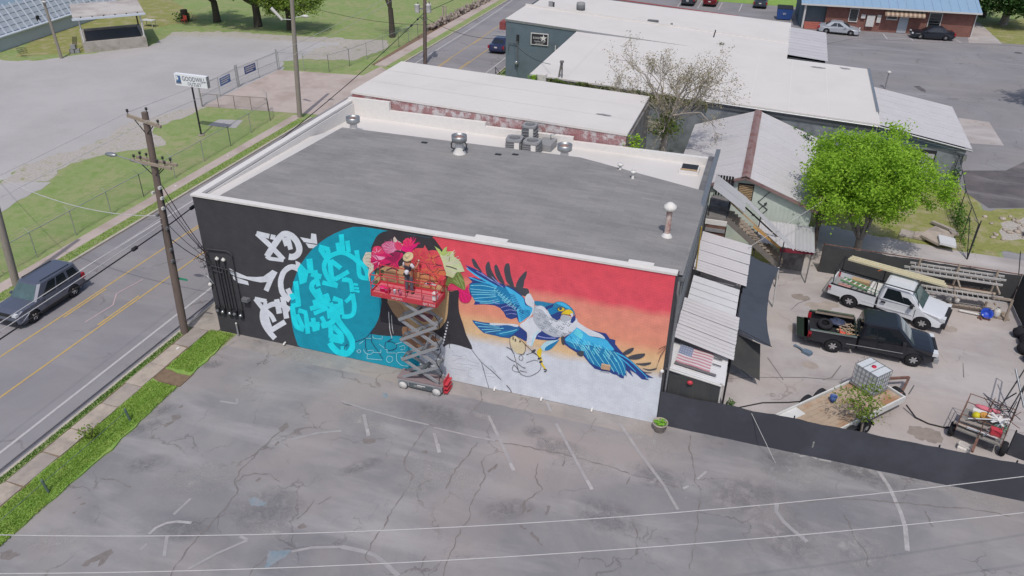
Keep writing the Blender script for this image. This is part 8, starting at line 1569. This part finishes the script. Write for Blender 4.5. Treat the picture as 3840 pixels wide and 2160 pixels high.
for x,y,lb in ((37.05,20.8,'tall dark fence post leaning at the corner of the rough drive'),(39.0,17.0,'paired dark posts with a stay wire behind the ladder rack')): t=thing('fence_post',lb,'post',(x,y,0)); MB().tube([(0,0,0),(.15,.4,2.4)],.035,6).build('post','dark_metal',t,False); MB().tube([(0,0,0),(-.35,.9,2.3)],.025,6).build('stay','dark_metal',t,False)
cable('guy_wire','dark wire from the paired posts to the right edge',(39.1,17.3,2.2),(44,15.5,1.4),.1,.015,'wire_black')
gr=thing('pipe_handrail','dark pipe handrail beside the road before the slate building','handrail',(-2.2,44,0)); 
for z in (.55,1.0): MB().tube([(-1.6,46.8,z),(.1,44.0,z)],.03,6).build('rail','dark_metal',gr)
for f in (0,.5,1): q=Vector((-1.6,46.8,0)).lerp(Vector((.1,44.0,0)),f); MB().tube([q,q+Vector((0,0,1))],.03,6).build('post','dark_metal',gr)
# verge posts with cable
vp=[]
for i,(y,lb) in enumerate(((-11.58,'green verge post nearer the camera holding a cable'),(-7.17,'green verge post nearer the mural holding a cable'))): t=thing('verge_post',lb,'post',(.64,y,0),0,'cable posts on the verge'); mat('green_post','#5d6f66',.1,4,.8); MB().tube([(0,0,0),(-.05,-.06,.7)],.05,8).build('post','green_post',t,False); MB().ball((-.05,-.06,.72),.06,8,5).build('cap','green_post',t,False)
cable('verge_cable','thin green cable strung between the verge posts',(.6,-11.6,.62),(.6,-7.2,.62),.03,.013,'green_post'); cable('verge_cable','thin green cable from the nearer verge post out of the picture',(.6,-11.6,.62),(.62,-22,.62),.05,.013,'green_post')
# dry stone wall: single stones
swl=thing('dry_stone_wall','tumbledown dry stone wall beyond the pole with transformers','stone wall',(-15.2,62.5,0)); mat('field_stone','#9c9087',.15,3,.95,hx2='#7f766f',s2=2); sm_=[]
for k in range(6): m_=MB(); m_.ball((0,0,0),.2,6,4,(1.3,.9,.7)); m_.v=[(a+rnd.uniform(-.05,.05),b+rnd.uniform(-.05,.05),c+rnd.uniform(-.04,.04)) for a,b,c in m_.v]; o=m_.build('stone','field_stone',swl); sm_.append(o)
for i in range(240):
    f=i/240; y=62.3+f*24; x=-15.3+.9*f+rnd.uniform(-.3,.3); o=sm_[i] if i<6 else sm_[i%6].copy()
    if i>=6: COL.objects.link(o)
    o.location=(x,y+rnd.uniform(-.2,.2),rnd.uniform(.05,.75)); o.rotation_euler=(rnd.uniform(0,6),rnd.uniform(0,6),rnd.uniform(0,6)); s=rnd.uniform(.7,1.5); o.scale=(s,s,s)
for i,x in enumerate((-15.2,-14.85)): t=thing('stone_gate_post',('left','right')[i]+' pale post standing in the gap of the stone wall','post',(x,66.4,0),0,'pale gate posts'); MB().box(-.08,-.08,0,.08,.08,2.1).build('post','slab_pale',t,False); MB().prism([(-.1,-.1),(.1,-.1),(.1,.1),(-.1,.1)],2.1,2.16).build('cap','slab_pale',t,False)
# dumpster, cart, small extras
dm=thing('dumpster','blue dumpster beside the brick building porch','dumpster',(24.6,84.5,0),RAD(4)); mat('dump_blue','#32508c',.06,3,.6); MB().add([(-.85,-.6,.12),(.85,-.6,.12),(.85,.6,.12),(-.85,.6,.12),(-.95,-.75,1.4),(.95,-.75,1.4),(.95,.8,1.6),(-.95,.8,1.6)],[(0,3,2,1),(0,1,5,4),(1,2,6,5),(2,3,7,6),(3,0,4,7)]).build('bin','dump_blue',dm,False); MB().add([(-.97,-.78,1.42),(.97,-.78,1.42),(.97,.82,1.63),(-.97,.82,1.63)],[(0,1,2,3)]).build('lid','plastic_black',dm,False); text('W',.4,(24.6,83.72,.8),(RAD(90),0,0),'trim_white',dm)
for s in (-1,1): bx(dm,'fork_pocket','dump_blue',s*.85-.06,-.5,.6,s*.85+.06,.5,.8)
ct=thing('shopping_cart','dark wire cart on the grass near the warehouse','cart',(-50.2,36.7,0)); m_=MB()
for z in (.45,.65,.9): m_.tube([(-.35,-.25,z),(.45,-.25,z),(.45,.25,z),(-.35,.25,z),(-.35,-.25,z)],.015,5)
for k in range(6): m_.tube([(-.35+k*.16,-.25,.45),(-.35+k*.16,-.25,.9)],.01,4); m_.tube([(-.35+k*.16,.25,.45),(-.35+k*.16,.25,.9)],.01,4)
m_.tube([(-.35,0,.45),(-.2,0,.15),(.45,0,.15)],.02,5); m_.build('basket','dark_metal',ct,False); MB().tube([(-.5,-.25,1.0),(-.5,.25,1.0)],.02,6).build('handle','dark_metal',ct,False)
pj=thing('pallet_jack_heap','heap of grey crates and poles at the dock corner','crates',(-46.6,39.6,0),.6); 
for k,(x,y,z) in enumerate(((0,0,0),(.5,.1,0),(.2,.05,.45))): bx(pj,'crate','ac_grey',x-.22,y-.2,z,x+.22,y+.2,z+.42)
for k in range(5): MB().tube([(.1*k,.2,0),(.1*k+.3,.5,1.6)],.03,5).build('pole','dark_metal',pj,False)
pt=thing('picnic_table','small white table behind the loading dock','table',(-47.4,52.6,0)); bx(pt,'top','trim_white',-.8,-.4,.7,.8,.4,.76)
for x in (-.65,.65):
    for y in (-.3,.3): MB().tube([(x,y,0),(x,y,.7)],.04,6).build('leg','trim_white',pt,False)
rc=thing('red_chair','small red folding chair in the shade of the trees','chair',(-44.6,55.4,0)); 
bx(rc,'seat','cone_red',-.25,-.25,.4,.25,.25,.45); bx(rc,'backrest','cone_red',-.25,.2,.45,.25,.25,.9)
for x in (-.22,.22):
    for y in (-.22,.22): MB().tube([(x,y,0),(x,y,.42)],.02,5).build('leg','cone_red',rc,False)
ls=thing('lamp_post','short lamp post standing in the back lot by the annex','lamp post',(34.9,56.3,0)); MB().tube([(0,0,0),(0,0,1.5)],.05,8).build('post','galv',ls,False); MB().lathe([(.05,1.5),(.2,1.55),(.2,1.65),(0,1.75)],10).build('lamp_head','trim_white',ls,False)
mh=thing('manhole_cover','dark manhole cover in the back street','manhole',(50.2,76.3,.0)); MB().lathe([(0,.012),(.4,.012),(.42,.004)],18).build('lid','dark_asphalt',mh,False); MB().lathe([(.42,.006),(.5,.004)],18).build('ring','ac_grey',mh,False)
# ---------------------------------------------------------------- trees and plants
def leafmat(name,hx,hx2,s=1.2,tr=.25):
    m,nt,b,P=newmat(name); col=mixc(nt,ramp(nt,noise(nt,P,s,4),.35,.65),lin(hx),lin(hx2)); g=[n for n in nt.nodes if n.type=='NEW_GEOMETRY'][0]
    col=mixc(nt,ramp(nt,g.outputs['Random Per Island'],0,1),mixc(nt,1,col,(.78,.8,.75),'MULTIPLY'),col); nt.links.new(col,b.inputs['Base Color']); b.inputs['Roughness'].default_value=.6; b.inputs['Specular IOR Level'].default_value=.25
    t=nt.nodes.new('ShaderNodeBsdfTranslucent'); nt.links.new(col,t.inputs[0]); mx=nt.nodes.new('ShaderNodeMixShader'); mx.inputs[0].default_value=tr; nt.links.new(b.outputs[0],mx.inputs[1]); nt.links.new(t.outputs[0],mx.inputs[2]); nt.links.new(mx.outputs[0],nt.nodes['Material Output'].inputs[0]); return m
leafmat('leaf_bright','#97c03c','#b0d650',.9,.45); leafmat('leaf_lawn','#88ac48','#9db85a',.9,.2); leafmat('leaf_mid','#4f7a2c','#648a35',.6); leafmat('leaf_dark','#35562a','#446733',.5); leafmat('leaf_yellow','#9bc23a','#b0cf44',.7,.4); leafmat('leaf_bud','#a3987f','#b0a68c',1.5,.25); leafmat('leaf_olive','#6f8a3a','#83993f',1.2); leafmat('leaf_vine','#5e7a34','#7a7a45',.9)
mat('bark','#6b5f58',.2,6,.95,bump=.4,bscale=15); mat('bark_pale','#8d8680',.15,5,.95,bump=.3,bscale=15); mat('bark_light','#a59d95',.12,5,.95); mat('bark_dark','#4d4741',.2,6,.95)
def leaf(mb,p,s,r):
    d=Vector((r.gauss(0,1),r.gauss(0,1),r.gauss(0,.6))).normalized(); e=d.cross(Vector((r.gauss(0,1),r.gauss(0,1),r.gauss(0,1)))).normalized(); d*=s; e*=s*.55
    mb.add([p-d,p+e,p+d,p-e],[(0,1,2,3)])
def branch(mb,p,d,L,r,depth,rg,tips,spread=.6,lift=.12,kids=(2,4)):
    P=[p]; q=p; dd=d.normalized(); n=4
    for i in range(n): dd=(dd+Vector((rg.gauss(0,.12),rg.gauss(0,.12),rg.gauss(0,.08)+lift*.3))).normalized(); q=q+dd*(L/n); P.append(q)
    mb.tube(P,[r*(1-.45*i/n) for i in range(n+1)],7 if r>.06 else 5,cap=False)
    if depth==0: tips+=P[1:]; return
    if depth==1: tips+=P[2:]
    for k in range(rg.randint(*kids)):
        f=rg.randint(2,n); a=rg.uniform(0,2*PI); s=dd.cross(Vector((math.cos(a),math.sin(a),.3))).normalized(); branch(mb,P[f],dd+s*rg.uniform(spread*.6,spread*1.4)+Vector((0,0,lift)),L*rg.uniform(.55,.8),r*.5,depth-1,rg,tips,spread,lift,kids)
def tree(name,label,base,stems,height,crown_c,crown_r,nclump,per,ls,lm,bm,seed,cr=.5,depth=2,trunk_r=.14,fork=.9,group=None,shell=.45,flat=.0,droop=0,wood=True):
    rg=random.Random(seed); t=thing(name,label,'tree',base,0,group); mb=MB(); tips=[]; cc=Vector(crown_c); rr=Vector(crown_r)
    mb.tube([(0,0,-.2),(0.03,.02,fork*.5),(0,0,fork)],[trunk_r*1.35,trunk_r*1.1,trunk_r],10,cap=False)
    for k in range(stems):
        a=2*PI*k/stems+rg.uniform(-.3,.3); tgt=cc+Vector((math.cos(a)*rr.x*.55,math.sin(a)*rr.y*.55,rg.uniform(-.3,.5)*rr.z)); d=tgt-Vector((0,0,fork)); branch(mb,Vector((0,0,fork-.1)),Vector((d.x*.7,d.y*.7,d.z)),d.length*.62,trunk_r*.62,depth,rg,tips,.7)
    mb.build('trunk',bm,t,False); lv=MB(); cl=[]
    for i in range(nclump):
        while True:
            v=Vector((rg.uniform(-1,1),rg.uniform(-1,1),rg.uniform(-1,1))); l=v.length
            if l<=1 and l>=shell*rg.random() and v.z>-.75-flat: break
        k=.86+.22*math.sin(3.1*math.atan2(v.y,v.x)+seed)*math.cos(2.3*v.z+seed*.7); cl.append(cc+Vector((v.x*rr.x,v.y*rr.y,v.z*rr.z))*k)
    if wood and tips:
        for q in rg.sample(tips,min(len(tips),nclump//2)):
            w=q-cc
            if (w.x/rr.x)**2+(w.y/rr.y)**2+(w.z/rr.z)**2<1.25: cl.append(q)
    for c in cl:
        s=cr*rg.uniform(.6,1.25)
        for j in range(int(per*rg.uniform(.6,1.3))):
            v=Vector((rg.gauss(0,.5),rg.gauss(0,.5),rg.gauss(0,.36))); leaf(lv,c+v*s-Vector((0,0,droop*rg.random())),ls*rg.uniform(.7,1.3),rg)
    lv.build('crown',lm,t,False); return t
tree('maple_tree','bright green leafy tree behind the ladder yard',(30.75,19.2,0),6,7.6,(-.55,0,4.85),(4.35,3.7,2.95),520,80,.082,'leaf_bright','bark_pale',5,.55,2,.2,1.1)
# budding bare tree behind the white roof
rg=random.Random(3); bt2=thing('budding_tree','grey nearly bare tree with tiny buds rising behind the white roof','tree',(18.1,24.2,0)); mb=MB(); tips=[]
mb.tube([(0,0,-.2),(-.05,0,2.5),(.05,.05,4.6),(.1,.1,5.8)],[.3,.26,.2,.16],9,cap=False)
for k in range(15):
    a=2*PI*k/15+rg.uniform(-.3,.3); el=rg.uniform(.12,1.25); z=rg.uniform(4.0,5.9); d=Vector((math.cos(a)*math.cos(el),math.sin(a)*math.cos(el),math.sin(el))); branch(mb,Vector((.05,.05,z)),d,rg.uniform(2.0,3.2),.075,3,rg,tips,.75,.12,(2,4))
mb.build('trunk','bark_light',bt2,False); lv=MB(); vine=MB()
for q in tips:
    for j in range(5): leaf(lv,q+Vector((rg.gauss(0,.16),rg.gauss(0,.16),rg.gauss(0,.16))),rg.uniform(.03,.07),rg)
lv.build('crown','leaf_bud',bt2,False)
for i in range(1500): a=rg.uniform(0,6.3); z=abs(rg.gauss(0,.5)); r=rg.uniform(.1,.9)*(1.3 if z<.6 else .5); leaf(vine,Vector((r*math.cos(a),r*math.sin(a),5.0+z*1.3-rg.random()*.9)),rg.uniform(.05,.1),rg)
vine.build('ivy','leaf_vine',bt2,False)
tree('street_tree','yellow green tree at the top behind the loading dock',(-41.4,57.4,0),5,9,(-.5,-1.5,5.4),(5,4.4,2.3),200,34,.17,'leaf_yellow','bark_dark',8,.7,2,.38,2.4,'trees at the edge of the gravel lot'); tree('street_tree','dark trunked tree second from the dock at the top edge',(-35.4,57.1,0),5,9,(0,-1.5,5.5),(4.8,4.2,2.3),190,34,.17,'leaf_mid','bark_dark',9,.7,2,.42,2.6,'trees at the edge of the gravel lot'); tree('street_tree','low hanging leafy tree beside the lamp pole at the top edge',(-31.0,57.0,0),5,9,(1.2,-.8,4.0),(5,3.4,2.4),230,30,.15,'leaf_olive','bark_dark',10,.7,2,.3,2.2,'trees at the edge of the gravel lot')
tree('street_tree','thin leaning tree with sparse leaves beside the road',(-18.15,58.05,0),4,8,(-.6,0,6.0),(2.6,2.4,2.2),40,14,.12,'leaf_olive','bark_dark',12,.6,2,.28,3.2,'trees at the edge of the gravel lot')
tree('garden_tree','dark leafy tree with pale trunks at the top right corner',(51.3,91.5,0),5,10,(-.8,-1.5,4.4),(5,4,3.7),240,36,.2,'leaf_dark','bark_pale',14,.9,2,.4,2.0); tree('garden_tree','shady tree right of the blue roof at the top edge',(49.5,95.5,0),5,9,(-1,-1,4.8),(4,4,3.4),150,30,.2,'leaf_mid','bark_dark',15,.9,2,.35,1.6); tree('shade_tree','tree just outside the right edge whose shadow falls on the back lot',(49.5,53.6,0),5,9,(0,0,6.8),(3.4,3.2,2.6),70,26,.2,'leaf_mid','bark_dark',16,.8,2,.3,2.4)
tree('sapling','young tree with loose yellow green leaves between trailer and fence',(30.15,1.75,0),4,2.8,(-.15,.1,2.0),(1.15,.95,.75),42,16,.06,'leaf_olive','bark_pale',21,.3,1,.045,.9)
tree('thin_tree','slender sapling growing against the dark red lean-to',(28.25,18.6,0),3,4,(.1,0,3.2),(.8,.8,1.0),22,16,.09,'leaf_mid','bark',23,.35,1,.14,1.6)
def bush(name,label,c,r,n,s,lm,seed,cat='shrub',group=None):
    rg=random.Random(seed); t=thing(name,label,cat,c,0,group); lv=MB(); st=MB()
    for k in range(6): a=rg.uniform(0,6.3); st.tube([(0,0,0),(r[0]*.4*math.cos(a),r[1]*.4*math.sin(a),r[2]*.9)],.012,4)
    st.build('stem','bark',t,False)
    for i in range(n):
        v=Vector((rg.gauss(0,.42),rg.gauss(0,.42),rg.random())); leaf(lv,Vector((v.x*r[0],v.y*r[1],v.z*r[2])),s*rg.uniform(.6,1.3),rg)
    lv.build('foliage',lm,t,False); return t
bush('verge_shrub','small ragged shrub growing between pavement slab and lawn',(-.1,-8.6,.05),(.45,.4,.6),170,.07,'leaf_olive',31); bush('stump_shrub','dark shrub around a stump under the trees',(-45.6,56.6,0),(1.3,.9,.9),260,.13,'leaf_dark',32); MB().tube([(-45.4,56.6,0),(-45.4,56.6,1.3)],[.5,.42],10).build('stump','bark_dark',bpy.data.objects['stump_shrub'])
bush('climbing_plant','yellow green climber on the corner of the red brick wall',(17.55,15.2,5.6),(.55,.25,1.6),420,.08,'leaf_yellow',33); bush('corner_bush','round green bush at the corner of the long white roof',(7.15,30.2,4.6),(.5,.4,.95),260,.08,'leaf_bright',34)
vn=thing('ivy_hedge','strip of ivy and dead vines along the edge of the long white roof','ivy',(8.2,30.4,0)); lv=MB(); rg=random.Random(40)
for i in range(2600):
    x=8.2+rg.random()*12.0; z=5.35-(x-8.2)*.04; leaf(lv,Vector((x,30.35+rg.gauss(0,.12),z-abs(rg.gauss(0,.28))+.08*math.sin(x*3))),rg.uniform(.05,.1),rg)
lv.build('foliage','leaf_vine',vn); st=MB()
for i in range(60): x=8.2+rg.random()*12; st.tube([(x,30.4,4.7-(x-8)*.04),(x+rg.uniform(-.6,.6),30.25,5.4-(x-8)*.04)],.015,4)
st.build('vine_stems','bark_pale',vn)
for i,(x,y,lb) in enumerate(((26.2,30.0,'dark green bush poking up behind the shed ridge, left one'),(27.3,29.2,'dark green bush poking up behind the shed ridge, right one'))): bush('shed_bush',lb,(x,y,2.2),(.5,.4,1.6),200,.1,'leaf_mid',50+i)
bush('fence_weed','weedy green growth along the foot of the tall chain link fence',(37.15,25.5,0),(.35,4.0,1.3),650,.08,'leaf_mid',55,'weed'); bush('fence_weed','dark green growth at the far end of the tall chain link fence',(37.5,31.6,0),(.4,1.0,1.6),320,.09,'leaf_dark',56,'weed'); bush('post_weed','small weed at the foot of the awning post',(24.85,2.15,0),(.25,.2,.4),70,.06,'leaf_mid',57,'weed')
# short grass: real blades near the camera
def blades(name,label,areas,n,h,m,seed):
    rg=random.Random(seed); mb=MB(); tot=sum((a[2]-a[0])*(a[3]-a[1]) for a in areas)
    for a in areas:
        for i in range(int(n*(a[2]-a[0])*(a[3]-a[1])/tot)):
            x=rg.uniform(a[0],a[2]); y=rg.uniform(a[1],a[3]); hh=h*rg.uniform(.4,1.3); t=rg.uniform(0,6.3); w=.02; dx,dy=math.cos(t)*w,math.sin(t)*w; mb.add([(x-dx,y-dy,a[4]),(x+dx,y+dy,a[4]),(x+rg.gauss(0,.03),y+rg.gauss(0,.03),a[4]+hh)],[(0,1,2)])
    o=mb.build(name,m); o['kind']='stuff'; tag(o,label,'grass'); return o
blades('lawn_grass','lush short grass on the verge beside the parking lot',[(-.42,-20,1.02,-4.6,.075),(-.4,-3.5,.9,-.2,.075)],26000,.08,'leaf_lawn',61); blades('verge_grass','thin grass between kerb and pavement slabs',[(-1.7,-20,-1.44,-1,.085)],3500,.09,'leaf_mid',62); blades('field_grass','thin grass on the strip beside the far kerb',[(-13.1,-4,-12.4,29,.085)],6000,.08,'leaf_lawn',63)
# litter scraps
for i,(x,y) in enumerate(((-.9,-2.1),(-13.6,14),(-13.9,33),(-13.6,20),(-14.9,46),(-14.6,50),(33.2,21.9),(36,17.5))): t=thing('litter_scrap','small white scrap of litter lying on the ground','litter',(x,y,.1 if x<-12 and y<30 or i==0 else .02),rnd.uniform(0,6),'white litter scraps'); m_=MB(); m_.add([(-.1,-.07,0),(.1,-.05,.02),(.08,.08,0),(-.07,.06,.03)],[(0,1,2,3)]); m_.build('paper','white_paint',t,False)
